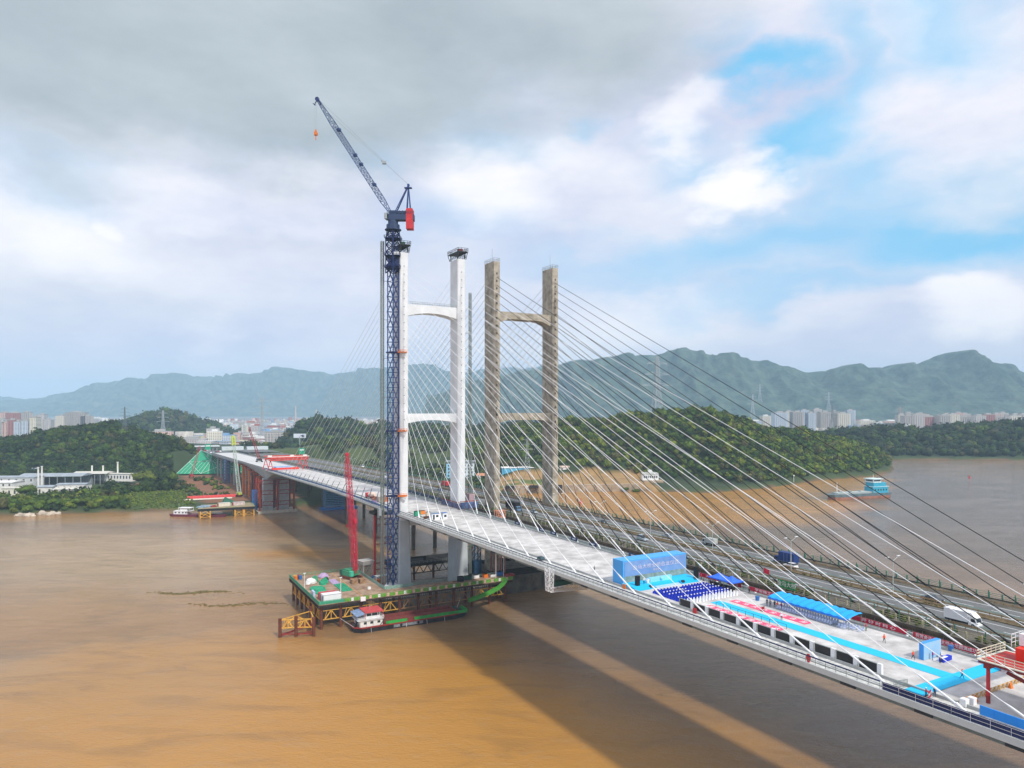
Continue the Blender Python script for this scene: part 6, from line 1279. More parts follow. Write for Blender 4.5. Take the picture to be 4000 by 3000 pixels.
for x0, x1 in ((59, 66), (84, 90), (91, 98)):
    m = MB((80, 606, 0))
    for x in (x0, x1): m.tube((x, 596 - (x - 59) * .06, -2), (x, 596 - (x - 59) * .06, 5.2), .55, n=8); m.tube((x, 603, -2), (x, 603, 5.2), .55, n=8)
    for z in (.8, 3.2): m.bar((x0, 595.5, z), (x1, 595.4, z), .4); m.bar((x0, 595.5, z), ((x0 + x1) / 2, 595.4, z + 2), .4); m.bar((x1, 595.5, z), ((x0 + x1) / 2, 595.4, z + 2), .4)
    m.build('pile_frame', yellow, wb_)
for i, (x, c_, lb) in enumerate(((73, mat('cream_container', '#ddd5c5', .6), 'cream container left of its red pair on the small platform'), (84, mat('red_white_container', '#c9b9b4', .6, var=.3, scale=.5), 'pale container with red end on the small platform'))):
    r = container('site_container', lb, (x, 603, 7.3), 9, 4, 2.6, c_, .1); MB().box(-.1, -.03, 0, 4, 0, 2.6).build('red_end', red, r)
heap('material_heap', 'pink and red bundles beside the containers on the small platform', 'heap', (70, 604, 7.3), 3, 2, 1.6, redd, 41, 5); heap('material_heap', 'blue grey steel bundles at the left end of the small platform', 'heap', (63, 606, 7.3), 5, 3, 1.6, mat('blue_grey_steel', '#8094a4', .6, var=.3), 42, 6)
m = MB(); m.prism([(0, 0), (30, -6), (34, 6), (4, 12)], 0, .1); m.add([(0, 0, 0), (14, 2, 0), (14, 14, 0), (2, 3, 7), (0, 12, 0)], [(0, 1, 3), (1, 2, 3), (2, 4, 3), (4, 0, 3)]); solo(m, 'sloping_roof', [mat('dark_green_slope', '#2f6a54', .8, var=.2)], 'dark green sloping sheet roof behind the small platform', 'roof', (80, 634, 4))
m = MB(); m.box(0, 44, 0, 2.4, 0, 2.2); m.box(4, 46, 3, 5, 0, 1.6); solo(m, 'pipe_stack', [mat('bright_pink_red', '#e4504f', .6, var=.15)], 'long stack of bright red pipes lying on the left bank', 'pipe stack', (58, 694, 4.3), rz=-.08)
m = MB(); m.box(0, 40, 0, 7, 0, .4); solo(m, 'storage_slab', [mat('cream_slab', '#e0d6c6', .8)], 'pale storage slab in front of the red pipes', 'slab', (54, 684, 4.2), rz=-.08)
# green netted slope
ns = thing('netted_slope', 'green netted embankment slope with white ribs at the far bridge end', 'netted slope', (85, 930, 4))
m = MB((85, 930, 4)); V = [(69, 972, 4.3), (95, 957, 4.3), (143, 938, 4.3), (143, 950, 24), (108, 957, 27.2), (101, 1010, 30.5), (85, 992, 17), (108, 972, 19)]
m.add(V, [(0, 1, 6), (1, 7, 6), (1, 2, 7), (2, 3, 7), (3, 4, 7), (4, 5, 7), (5, 6, 7)]); m.build('net', netg, ns)
m = MB((85, 930, 4)); V = [(a, b_ - .5, c + .3) for a, b_, c in V]
for a, b_ in ((0, 6), (6, 5), (5, 4), (7, 5), (6, 7), (7, 4), (7, 3), (7, 2), (7, 1), (6, 1), (1, 3), (2, 4)): m.bar(V[a], V[b_], .5)
for k in range(1, 6): f = k / 6; m.bar(Vector(V[1]).lerp(Vector(V[2]), f), Vector(V[7]).lerp(Vector(V[4]), f), .3); m.bar(Vector(V[0]).lerp(Vector(V[1]), f), Vector(V[6]).lerp(Vector(V[7]), f), .3)
m.build('white_rib', mat('pale_mint_rib', '#b5d8c6', .7), ns)
def crawler(lb, base, H, w, mb_, mbody, lean=(0, 0), frame='B', rz=0, tipm=None):
    r = thing('crawler_crane', lb, 'crawler crane', base, rz, frame=frame)
    for x in (-2.4, 2.4): MB().box(x - .45, x + .45, -3.4, 3.4, 0, 1.0).build('track', black, r)
    MB().box(-2.2, 2.2, -2.6, 3.6, 1.2, 3.2).build('body', mbody, r); MB().box(-2.2, -1, -3.2, -2.6, 1.4, 3.3).build('cab', glass, r)
    m = MB(); T = Vector((lean[0], lean[1], H)); m.lat((0, -2, 2), T, w, int(H / w * .8), w * .12, w * .07, kind='Z', w1=w * .55); m.build('boom', mb_, r)
    if tipm: m = MB(); m.lat(T * .86, T * 1.02, w * 1.05, 3, w * .2, w * .12, w1=w * .7); m.build('boom_tip', tipm, r)
    m = MB(); m.tube(T, (0, 3.4, 3), .06, n=4); m.tube(T, T - Vector((0, 0, H * .4)), .05, n=4); m.build('pendant_line', greyp, r)
crawler('crane with pale boom and yellow green tip beside the haunched span', (101, 690, 5), 54, 3.0, mat('pale_green_grey', '#b9c7bd', .6), yel2, (-5, 2), tipm=yel2)
crawler('red crawler crane with leaning boom standing on the far new deck', (123, 715, zn(715)), 32, 2.2, redd, black, (-9, 0))
crawler('red crawler crane in front of the green netted slope', (80, 905, 5), 36, 2.6, mat('dull_crimson', '#9c3240', .6), red, (9, 0))
r = thing('billboard', 'large white billboard on a post above the trees at the far end', 'billboard', (-330, 1105, 20), frame='W'); MB().box(-.6, .6, -.6, .6, 0, 22).build('post', greyp, r); MB().box(-9.5, 9.5, -.4, .4, 20, 26.5).build('board', mat('billboard_white', '#dfe6f2', .6), r); m = MB(); m.add([(.5, -.45, 23.2), (4, -.45, 22.6), (8.6, -.45, 24.4), (4.5, -.45, 25)], [(0, 1, 2, 3)]); m.add([(2, -.45, 21.6), (6, -.45, 20.8), (8.4, -.45, 21.8), (5, -.45, 23)], [(0, 1, 2, 3)]); m.build('picture', mat('dark_slate_print', '#3c4658', .6), r)
for i, (t, s, lb) in enumerate(((104, 962, 'green road sign in front of the toll plaza by the crane tip'), (186, 815, 'tall green road sign right of the red boom on the far deck'))):
    r = thing('road_sign', lb, 'sign', (t, s, 25)); MB().tube((0, 0, 0), (0, 0, 14), .4, n=6).build('post', greyp, r); MB().box(-3.2, 3.2, -.6, -.3, 9, 15.6).build('board', mat('road_sign_green', '#1f9c72', .5), r); MB().box(-2.4, 2.4, -.66, -.6, 13, 14.2).build('white_lettering', whitep, r)
tp = thing('toll_plaza', 'pale toll station roofs and parked lorries beyond the far bridge end', 'toll station', (116, 1045, 28)); m = MB(); m.box(-24, 12, 0, 16, 5.4, 6.6); m.box(14, 42, -6, 4, 0, 5); m.box(46, 74, -10, 0, 0, 4.6); m.build('roof', mat('pale_plaza_roof', '#ccd6d8', .6, var=.1), tp); m = MB(); [m.box(x, x + 1, 2, 14, 0, 5.4) for x in range(-22, 12, 5)]; m.build('column', greyp, tp)
# distant cars at the plaza
for i in range(14):
    m = MB(); m.box(-.9, .9, -2.2, 2.2, .3, .95); m.box(-.8, .8, -1.2, 1.0, .95, 1.45); m.box(-.8, .8, -1.9, 1.9, .02, .3); solo(m, 'car', [white_car, silv, blk, mat('car_red', '#b03030', .3)][i % 4], 'distant car parked or queueing near the toll plaza', 'car', (108 + 5.5 * (i % 5) - 1.6 * i, 968 + 9 * i, 28.9 - .1 * i), group='distant cars near the toll plaza', rz=.1)
# small boat at left bank, blue pontoon
bt_ = thing('work_boat', 'small white cabin work boat with dark red hull at the left bank', 'boat', (-252, 560, 0), -.1, frame='W')
m = MB(); m.prism([(-17, -1.5), (-13, -3.2), (24, -3.2), (27, 0), (24, 3.2), (-13, 3.2), (-17, 1.5)], -.8, 1.8, [(-18, -2), (-14, -3.6), (25, -3.6), (29, 0), (25, 3.6), (-14, 3.6), (-18, 2)]); m.build('hull', mat('wine_red_hull', '#6e2f42', .6, var=.2), bt_)
m = MB(); m.box(-14, -3, -2.6, 2.6, 1.8, 4.2); m.build('cabin', whitep, bt_); m = MB(); m.box(-10, 0, -2.9, 2.9, 6.6, 6.9); m.box(-9, -3, -2.2, 2.2, 4.4, 6.4); [m.bar((x, y, 4.2), (x, y, 6.6), .2) for x in (-9.8, -.4) for y in (-2.6, 2.6)]; m.box(-14, 0, -2.8, 2.8, 4.2, 4.4); m.build('upper_deck', whitep, bt_)
m = MB(); [m.box(x, x + 1.4, -2.66, -2.6, 2.6, 3.6) for x in (-13, -10, -7, -4.5)]; m.build('window', glass, bt_); MB().tube((-11, 0, 6.6), (-11, 0, 10.5), .12, n=5).build('mast', greyp, bt_)
pt = thing('pontoon_stage', 'blue slatted scaffold on a pontoon under the old bridge', 'pontoon', (166, 598, 0)); MB().box(-14, 16, -5, 5, -.5, 1.6).build('pontoon', bluep, pt); m = MB(); [m.box(-11, 11, -4, 4, 3 + 1.5 * k, 3.7 + 1.5 * k) for k in range(12)]; [m.bar((x, y, 1.6), (x, y, 21), .4) for x in (-11, 0, 11) for y in (-4, 4)]; m.build('scaffold', mat('steel_blue_slats', '#5b8db4', .6), pt)
for i, (px, py) in enumerate(((-383, 561), (-370, 569))):
    random.seed(50 + i); m = MB(); [m.ball((random.uniform(-7, 7), random.uniform(-2, 2), 0), 1, 7, 4, (random.uniform(2.4, 4.5), random.uniform(2, 3), random.uniform(1.4, 3.2)), z0=-10, jit=.2) for k in range(8)]; solo(m, 'rock_outcrop', [mat('pale_rock', '#b9ad9c', .9, var=.25, scale=.3, bump=.5)], ('left', 'right')[i] + ' pale rock outcrop at the water edge of the left bank', 'rock', (px, py, 0), frame='W')
# factory and houses on the left bank
wallw = mat('whitewashed_wall', '#e6e4de', .8, var=.12, scale=.3); roofg = mat('grey_sheet_roof', '#9aa3aa', .6, var=.15, scale=.15); roofp = mat('pale_sheet_roof', '#c9c6ba', .7, var=.15); winm = mat('dull_window', '#4a5258', .4)
def building(name, lb, cat, x, y, z, L, W, H, rz, wall, roof, nw=8, floors=2, roofh=1.2, group=None, open_=False):
    r = thing(name, lb, cat, (x, y, z), rz, group, 'W')
    if open_:
        m = MB(); [m.box(a, a + .5, b_, b_ + .5, 0, H) for a in np.linspace(-L / 2, L / 2 - .5, nw) for b_ in (-W / 2, W / 2 - .5)]; m.box(-L / 2 + 1, L / 2 - 1, W / 2 - 2, W / 2 - 1, 0, H * .7); m.build('column', wall, r)
    else: MB().box(-L / 2, L / 2, -W / 2, W / 2, 0, H).build('wall', wall, r)
    o = .7; m = MB(); m.add([(-L / 2 - o, -W / 2 - o, H), (L / 2 + o, -W / 2 - o, H), (L / 2 + o, W / 2 + o, H), (-L / 2 - o, W / 2 + o, H), (-L / 2 - o, 0, H + roofh), (L / 2 + o, 0, H + roofh)], [(0, 1, 5, 4), (2, 3, 4, 5), (1, 2, 5), (3, 0, 4), (3, 2, 1, 0)]); m.build('roof', roof, r)
    if not open_ and nw:
        for k in range(floors):
            zz = H * (k + .35) / floors; hh = H / floors * .4
            for a in np.linspace(-L / 2 + 1.2, L / 2 - 3, nw): MB().box(a, a + 1.6, -W / 2 - .06, -W / 2, zz, zz + hh).build('window', winm, r)
    return r
building('factory_shed', 'long grey-roofed open factory shed on the left bank', 'factory shed', -478, 745, 4, 62, 26, 11, .1, greyp, roofg, 9, roofh=2.5, open_=True)
building('factory_shed', 'open shed with pale sloping roof and dark posts right of the grey factory', 'factory shed', -452, 768, 4, 34, 22, 11.5, .12, greyp, roofp, 7, roofh=2, open_=True)
building('warehouse', 'white windowed warehouse at the left picture edge', 'warehouse', -505, 690, 4, 50, 20, 10, .05, wallw, wallw, 9, 2)
building('warehouse', 'low white shed with a round vent in front of the grey factory', 'warehouse', -408, 655, 4, 22, 9, 7, .15, wallw, roofp, 0, 1, 1.6)
building('warehouse', 'small white shed left of the round-vent shed', 'warehouse', -437, 668, 4, 13, 8, 7.5, .1, wallw, roofg, 2, 1, 1.6)
building('warehouse', 'pale grey shed with broken roof at far left of the factory', 'warehouse', -500, 720, 4, 40, 18, 12, .05, mat('pale_grey_wall', '#c9ccca', .8), roofg, 6, 2)
building('dormitory', 'two-storey white building with a row of dark windows among the trees', 'building', -423, 768, 7, 33, 9, 8, -.16, wallw, roofp, 9, 1, .6); building('dormitory', 'small white annex left of the row of dark windows', 'building', -449, 776, 7, 9, 8, 6.5, -.1, wallw, roofg, 2, 1, .6)
building('warehouse', 'small blue and white shed at the foot of the left hill', 'warehouse', -600, 880, 4, 26, 10, 7, .0, paleblue, roofg, 0, 1, 1)
building('warehouse', 'cream walled shed with arched openings at the left edge near the bank', 'warehouse', -455, 655, 4, 24, 10, 8, .05, mat('cream_wall', '#e9e4cf', .8), roofp, 5, 1, 1.0)
building('warehouse', 'white flat roofed hall between the twin chimneys and the round-vent shed', 'warehouse', -425, 690, 4, 26, 14, 8, .12, wallw, roofg, 5, 1, 1.0)
building('warehouse', 'white shed with red roof by the red soil track', 'warehouse', -372, 690, 4, 10, 6, 4, .2, wallw, roofp, 2, 1, 1)
for i, (x, y, h) in enumerate(((-470, 705, 24), (-467, 706, 25), (-458, 775, 20), (-446, 775, 20), (-430, 775, 24))):
    m = MB(); m.tube((0, 0, 0), (0, 0, h), .9, .75, n=8); m.tube((0, 0, h - 1), (0, 0, h), 1.0, n=8); solo(m, 'chimney', wallw, ('left twin white chimney of the factory', 'right twin white chimney of the factory', 'short white chimney behind the open shed, left of three', 'short white chimney behind the open shed, middle of three', 'tallest white chimney behind the open shed, right of three')[i], 'chimney', (x, y, 3), frame='W')
# power pylons
def pylon(lb, x, y, z, H, mt, w=None, rz=0, arms=3):
    w = w or H * .2; th = max(.14, H * .0052); m = MB(); m.lat((0, 0, 0), (0, 0, H * .55), w, 5, th * 1.2, th * .7, w1=w * .32, kind='X'); m.lat((0, 0, H * .55), (0, 0, H), w * .32, 8, th, th * .6, w1=w * .14, kind='X')
    for k in range(arms):
        zz = H * (.66 + .13 * k); L = H * (.2 - .035 * k)
        for s_ in (-1, 1): m.bar((0, 0, zz + H * .03), (s_ * L, 0, zz), th); m.bar((0, 0, zz - H * .01), (s_ * L, 0, zz), th); m.bar((s_ * L, 0, zz), (s_ * L, 0, zz - H * .03), th * .7)
    return solo(m, 'power_pylon', mt, lb, 'pylon', (x, y, z), rz, frame='W')
pm = mat('pylon_grey', '#aab2b4', .6); pmd = mat('pylon_dark', '#6c7478', .6)
pylon('pale lattice power pylon standing in the clearing below the headland woods', 18, 840, 8, 44, pm); pylon('very tall faint power pylon rising above the headland behind the cables', 296, 1450, 20, 172, pm, 34, .3)
pylon('power pylon on the crest of the left wooded hill', -545, 1000, 50, 38, pmd, 6); pylon('power pylon in front of the distant knoll', -825, 1680, 4, 78, pm); pylon('shorter power pylon right of the distant knoll', -640, 1700, 4, 60, pm)
pylon('tall power pylon over the town left of the bridge', -545, 1550, 6, 105, pm, 14); pylon('dark power pylon pair member over the ridge beside the left cables', -258, 1500, 30, 100, pmd, 12)
for i, (x, y, z, h, lb) in enumerate(((1010, 2240, 4, 95, 'dark V-shaped pylon above the right apartment blocks'), (1050, 3100, 30, 120, 'pale pylon on the right mountain foot, left one'), (1560, 3500, 60, 110, 'pale pylon on the right mountain foot, right one'), (1500, 4300, 120, 120, 'faint pylon on the mountain slope above the apartments'), (1130, 4300, 90, 100, 'faint pylon on the mountain slope, upper left'), (1420, 2600, 4, 90, 'reddish tall pylon above the right apartments'))): pylon(lb, x, y, z, h, [pmd, pm, pm, pm, pm, mat('pylon_red', '#b08a84', .6), pm][i])
def wires(lb, pts, sag, r_=.06):
    m = MB()
    for (a, b_) in zip(pts[:-1], pts[1:]):
        a = Vector(a); b_ = Vector(b_); L = 14; P = [a.lerp(b_, i / L) - Vector((0, 0, sag * 4 * (i / L) * (1 - i / L))) for i in range(L + 1)]
        for p, q in zip(P[:-1], P[1:]): m.tube(p, q, r_, n=3, cap=False)
    solo(m, 'power_line', pmd, lb, 'power line', (0, 0, 0), frame='W')
for k, z in enumerate((0, 14, 28)): wires('power line crossing the river from the tall headland pylon, %s wire' % ('lowest', 'middle', 'upper')[k], [(296 + 20, 1450, 142 + z), (1500, 1250, 120 + z)], 40, .13)
# ================================================================== RIGHT BANK
cfw = thing('retaining_wall', 'weathered concrete retaining wall along the sandy right bank', 'retaining wall', (60, 722, 0), frame='W')
m = MB((60, 722, 0)); m.prism([(-8, 709), (127, 731.5), (131, 735), (131, 738), (-8, 716)], -3, 7.4); m.build('wall', mat('weathered_wall', '#a5937c', .9, var=.25, scale=.12), cfw)
m = MB((60, 722, 0)); [m.box(x, x + 1.2, 709 + (x + 8) * .1667 - .5, 709 + (x + 8) * .1667 + .3, -1, 7.5) for x in range(-6, 126, 9)]; m.build('buttress', mat('weathered_wall', '#a5937c'), cfw)
for i, x in enumerate((-2, 22, 46)):
    m = MB(); m.box(-4.5, 4.5, -2, 2, 5.5, 8.2); [m.bar((a, b_, -1), (a, b_, 5.5), .6) for a in (-4, 4) for b_ in (-1.6, 1.6)]; m.bar((-4, -1.6, 1), (4, -1.6, 5), .3); solo(m, 'jetty_frame', dks, 'dark jetty frame at the retaining wall, %s of three' % ('leftmost', 'middle', 'rightmost')[i], 'jetty', (x, 709.5 + (x + 8) * .1667 - 3.2, 0), frame='W')
bw_ = thing('apartment_building', 'pale blue and white waterside block between the white tower and concrete tower', 'building', (-57, 792, 4), .05, frame='W')
MB().box(-16, 2, -6, 6, 0, 20).build('wall', mat('sky_wall', '#9fd0e8', .7, var=.06), bw_); MB().box(2, 15, -5, 7, 0, 22).build('wall', mat('white_blue_wall', '#dfeaf0', .7), bw_)
for k in range(5):
    [MB().box(x, x + 1.5, -6.1, -6.0, 2 + 3.8 * k, 4 + 3.8 * k).build('window', winm, bw_) for x in (-14, -10.5, -7, -3.5)]; [MB().box(x, x + 1.5, -5.1, -5.0, 2 + 3.8 * k, 4 + 3.8 * k).build('window', winm, bw_) for x in (4, 8, 11.5)]
MB().box(-16.5, 15.5, -6.5, 7.5, 22.05, 23).build('roof', greyp, bw_)
building('house', 'low house with orange roof right of the pale blue block', 'house', -30, 800, 4, 18, 9, 6, .1, wallw, mat('orange_tile_roof', '#c48a6a', .8), 3, 1, 2.5)
building('warehouse', 'long blue-walled shed with white roof behind the concrete tower', 'warehouse', 18, 848, 7, 62, 10, 8, .18, mat('bright_sky_wall', '#5fb4da', .7, var=.08), mat('white_roof', '#e9e9e4', .6, var=.1), 0, 1, 1.5)
building('warehouse', 'white long-roofed shed behind the blue-walled shed', 'warehouse', 34, 868, 7, 46, 9, 13, .18, wallw, mat('white_roof', '#e9e9e4'), 8, 1, 1.5)
heap('sand_heap', 'brown sand heap at the left end of the blue-walled shed', 'sand heap', (-4, 858, 7), 16, 6, 8, mat('brown_sand', '#a98468', .95, var=.2, scale=.2), 61, 6, frame='W')
building('house', 'white house at the right end of the sandy bank sheds', 'house', 62, 842, 7, 10, 7, 9, .1, wallw, mat('pinkish_roof', '#d8bcae', .7), 2, 2, 1.5); building('house', 'low white wall building right of the concrete tower leg', 'house', 80, 846, 7, 20, 6, 4, .05, wallw, wallw, 5, 1, .8)
pv_ = building('pavilion', 'small white arched pump house on the retaining wall end', 'pump house', 153, 790, 6, 18, 9, 6.5, .05, whitep, mat('grey_pav_roof', '#a8aaa2', .7), 7, 1, 2); MB().box(-2, 2, -2, 2, 8, 11).build('lantern', whitep, pv_)
m = MB(); m.prism([(-9, -10), (13, -7), (13, 10), (-9, 10)], -2, 0); solo(m, 'quay_wall', [mat('weathered_wall', '#a5937c')], 'small quay block under the white arched pump house', 'quay', (153, 785, 6), frame='W')
m = MB(); m.tube((0, 0, 0), (0, 0, 7), .25, n=6); m.ball((0, 0, 7.4), .9, 8, 5); solo(m, 'shore_beacon', whitep, 'small white beacon post at the foot of the headland woods', 'beacon', (318, 802, 2), frame='W')
# tanker
tk = thing('tanker_ship', 'grey blue river tanker with turquoise stern house and rusty waterline', 'ship', (330, 676, 0), .34, frame='W'); tk.scale = (1.1, 1.05, 1.1)
def shipring(z, k): return [(-33, 0), (-30, -4.6 * k), (-24, -6 * k), (26, -6 * k), (31, -5 * k), (32, 0), (31, 5 * k), (26, 6 * k), (-24, 6 * k), (-30, 4.6 * k)]
m = MB(); m.prism([(x * .97, y) for x, y in shipring(0, .92)], -1, 2.0, shipring(0, 1)); m.build('hull', mat('rusty_hull', '#a4705c', .7, var=.25, scale=.2), tk)
m = MB(); m.prism(shipring(0, 1), 2.0, 4.2, [(x * 1.02, y * 1.02) for x, y in shipring(0, 1)]); m.build('topside', mat('grey_blue_hull', '#5f7378', .6, var=.25, scale=.3), tk)
m = MB(); m.box(-26, 12, -3.6, 3.6, 4.2, 5.6); m.rail([(-30, -4.4, 4.2), (14, -5.9, 4.2)], 1.2, .08, 3); [m.box(x, x + .8, -2, 2, 5.6, 6.6) for x in (-20, -10, 0)]; m.build('cargo_deck', mat('pale_deck_grey', '#aab5b2', .6, var=.2), tk)
m = MB(); m.box(11, 28, -5, 5, 4.2, 9.5); m.box(12, 26, -4.6, 4.6, 9.5, 13); m.build('deckhouse', mat('turquoise_paint', '#39a8c4', .5, var=.12), tk); m = MB(); m.box(11.5, 20, -4.8, 4.8, 13, 16); m.box(10.5, 22, -5.6, 5.6, 16, 16.4); m.box(10.5, 28.6, -5.3, 5.3, 9.4, 9.7); m.build('bridge_house', mat('pale_cyan_white', '#d4ecf0', .5), tk)
m = MB(); m.box(11.9, 19.5, -4.87, -4.8, 14.2, 15.3); m.box(11.42, 11.5, -4, 4, 14.2, 15.3); [m.box(x, x + 1.3, -5.06, -5, 6, 7.6) for x in (13, 16, 19, 22, 25)]; m.build('window', glass, tk)
MB().tube((-24, 0, 4.2), (-24, 0, 14), .3, .2, n=6).build('mast', whitep, tk); m = MB(); m.tube((23, 0, 13), (23, 0, 16.5), 1.2, n=8); m.tube((16, 0, 16.4), (16, 0, 20), .12, n=5); m.build('funnel', whitep, tk)
for i, (x, y, lb) in enumerate(((562, 873, 'tiny red buoy out on the right hand river'), (62, 640, 'red buoy floating beyond the old bridge by the concrete tower'))):
    m = MB(); m.tube((0, 0, -.5), (0, 0, 1.0), 1.5, n=10); m.tube((0, 0, 1), (0, 0, 3.6), .7, .15, n=6); m.ball((0, 0, 3.7), .4, 6, 4); solo(m, 'navigation_buoy', red, lb, 'buoy', (x, y, 0), frame='W')
random.seed(77)
for lb, x, y, L, W, n, c_ in (('dark floating debris raft with yellow scum drifting left of the platform', -146, 326, 26, 3, 260, '#5a5238'), ('broken trail of floating driftwood left of the platform', -118, 306, 30, 4, 120, '#4a4334')):
    m = MB()
    for i in range(n):
        a = random.gauss(0, .33); px = a * L; py = math.sin(a * 5) * 2.2 + random.gauss(0, W * .3); l = random.uniform(.3, 2.2); an = random.gauss(.25, .5); m.bar((px, py, .06), (px + l * math.cos(an), py + l * math.sin(an), .08), random.uniform(.08, .28))
    solo(m, 'floating_debris', [mat('debris_' + c_[1:], c_, .9, var=.5, scale=1.5, col2='#8c8048')], lb, None, (x, y, 0), frame='W', kind='stuff')
# ================================================================== TOWN
FAC = []
for i, (a, b_) in enumerate((('#cfc8c0', '#5d6a78'), ('#b9b2aa', '#4f5a66'), ('#d9b9ac', '#6b6468'), ('#c9d2da', '#5a6b7c'), ('#e2dccb', '#72756f'), ('#b07a74', '#5c4a50'))):
    m_ = bpy.data.materials.new('facade_paint'); m_.use_nodes = True; n_ = m_.node_tree; bs = n_.nodes['Principled BSDF']; bs.inputs['Roughness'].default_value = .7
    tcc = n_.nodes.new('ShaderNodeTexCoord'); mp = n_.nodes.new('ShaderNodeMapping'); mp.inputs['Rotation'].default_value = (R(90), 0, 0); n_.links.new(tcc.outputs['Object'], mp.inputs[0])
    br = n_.nodes.new('ShaderNodeTexBrick'); br.offset = 0; br.inputs['Scale'].default_value = 1; br.inputs['Brick Width'].default_value = 3.4; br.inputs['Row Height'].default_value = 3.1; br.inputs['Mortar Size'].default_value = .75; br.inputs['Mortar Smooth'].default_value = .1
    n_.links.new(mp.outputs[0], br.inputs['Vector']); br.inputs['Color1'].default_value = (*sl(b_), 1); br.inputs['Color2'].default_value = (*[x * 1.5 for x in sl(b_)], 1); br.inputs['Mortar'].default_value = (*sl(a), 1); n_.links.new(br.outputs[0], bs.inputs['Base Color']); FAC.append(m_)
roofc = [mat('flat_roof_grey', '#a9a9a6', .8), mat('flat_roof_red', '#a66a5c', .8), mat('flat_roof_blue', '#7fa3c4', .7), mat('flat_roof_white', '#dadad6', .7)]
random.seed(5)
WH = ['pale grey', 'beige grey', 'pinkish', 'bluish white', 'cream', 'brick red']
def block(x, y, L, W, H, fi, ri, label, group, rz=0, steps=0):
    r = thing('apartment_block' if H > 28 else 'town_building', label, 'building', (x, y, 3.5), rz, group, 'W'); m = MB(); m.box(-L / 2, L / 2, -W / 2, W / 2, 0, H)
    if H > 28: [m.box(a, a + 2.6, -W / 2 - 1.6, -W / 2, 2, H - 2) for a in np.arange(-L / 2 + 2, L / 2 - 3, 7)]
    m.build('wall', FAC[fi], r); m = MB(); m.box(-L / 2 - .4, L / 2 + .4, -W / 2 - .4, W / 2 + .4, H, H + .8)
    if H > 20: m.box(-L / 5, L / 5, -W / 4, W / 4, H + .8, H + 5)
    m.build('roof', roofc[ri], r)
def P2(px, Y): return (px - 2000) / 2776 * Y
# right hand apartments
Yr = 2350
for i, (px, w, top, fi) in enumerate(((3045, 55, 1611, 3), (3112, 44, 1609, 1), (3165, 30, 1613, 3), (3222, 48, 1609, 1), (3290, 50, 1614, 4))):
    block(P2(px, Yr), Yr, w * .846, 26, 80 + (1600 - top) * .846, fi, 0, 'apartment tower behind the headland, %s' % ('leftmost of five', 'second of five from the left', 'middle one of five', 'fourth of five from the left', 'rightmost of five with cream side')[i], 'apartment towers behind the headland')
for i, px in enumerate(range(3545, 4040, 46)):
    block(P2(px, 2150), 2150 + 12 * (i % 3), 34, 22, 62 + 4 * math.sin(i * 2.1), [1, 0, 5, 1, 4][i % 5], 0, 'brown apartment slab above the far right tree belt', 'long row of brown apartment slabs at right')
for i, px in enumerate(range(3520, 4040, 37)):
    block(P2(px, 2330), 2330 + 15 * (i % 2), 30, 20, 64 + 5 * math.sin(i * 1.3), [4, 1, 2, 0][i % 4], 0, 'pale apartment slab behind the long brown row at right', 'second row of apartment slabs at right')
for i, px in enumerate((3080, 3140, 3190, 3256, 3320)):
    block(P2(px, 2550), 2550, 30, 22, 74 + 4 * (i % 3), [4, 3, 0, 1, 3][i], 0, 'apartment tower in the row behind the five front towers', 'second row of apartment towers')
for i, (px, py, w, h, fi) in enumerate(((3390, 1660, 90, 28, 3), (3450, 1655, 120, 34, 3), (3480, 1648, 70, 40, 2), (2950, 1640, 60, 40, 3), (2990, 1625, 36, 58, 4), (3550, 1690, 30, 34, 2), (3590, 1700, 50, 14, 2), (3380, 1645, 60, 42, 4))):
    Y = 2000 if i in (5, 6) else 2500; block(P2(px, Y), Y, w * Y / 2776, 30, h, fi, 3, ('long low white factory hall right of the apartment towers', 'white multi-storey factory with window rows right of the towers', 'pinkish white factory behind the long hall', 'low white building behind the headland top', 'bright white stepped building behind the headland top', 'small pink tower above the far right trees', 'low pink and white houses above the far right trees', 'cream building behind the white factory')[i], None)
# left edge blocks
for i, (px, top, w, fi) in enumerate(((10, 1640, 30, 0), (28, 1650, 22, 2), (50, 1642, 22, 5), (75, 1648, 24, 3), (105, 1645, 28, 3), (137, 1632, 26, 4), (20, 1612, 26, 2), (105, 1612, 34, 1), (165, 1620, 30, 0), (300, 1612, 80, 1), (240, 1625, 34, 4), (60, 1614, 60, 5), (190, 1640, 30, 0), (340, 1625, 40, 1))):
    Y = 1700 if i < 6 else 2300; block(P2(px, Y), Y, w * Y / 2776, 18, 84 + (1600 - top) * Y / 2776 - 3, fi, 0, ('%s apartment block at the left picture edge' % WH[fi]), 'apartment blocks at the left picture edge')
# general town
cnt = 0
def free(x, y): return hz_(np.array([x]), np.array([y]))[0] < 6
while cnt < 262:
    px = random.choice([random.uniform(600, 1080)] * 5 + [random.uniform(1000, 1500), random.uniform(0, 700), random.uniform(2150, 4000), random.uniform(3300, 4000)]); Y = 1380 + 1900 * random.random() ** 1.4 if px < 1500 else random.uniform(2400, 3300)
    if px < 560 and Y < 2250: continue
    x = P2(px, Y)
    if not free(x, Y): continue
    H = random.choice([8, 9, 10, 12, 12, 14, 16, 18, 22, 26, 36]) * (1.0 if px < 1500 else .8); fi = random.choices(range(6), (3, 2, 3, 3, 2, 1.6))[0]; ri = random.choices(range(4), (3, 2, 2, 4))[0]; L = random.uniform(16, 60); 
    block(x, Y, L, random.uniform(14, 30), H, fi, ri, '%s %s in the hazy town %s' % (WH[fi], 'high block' if H > 28 else 'low building', 'at left' if px < 1500 else 'at right'), 'buildings of the hazy town', random.uniform(-.4, .4)); cnt += 1
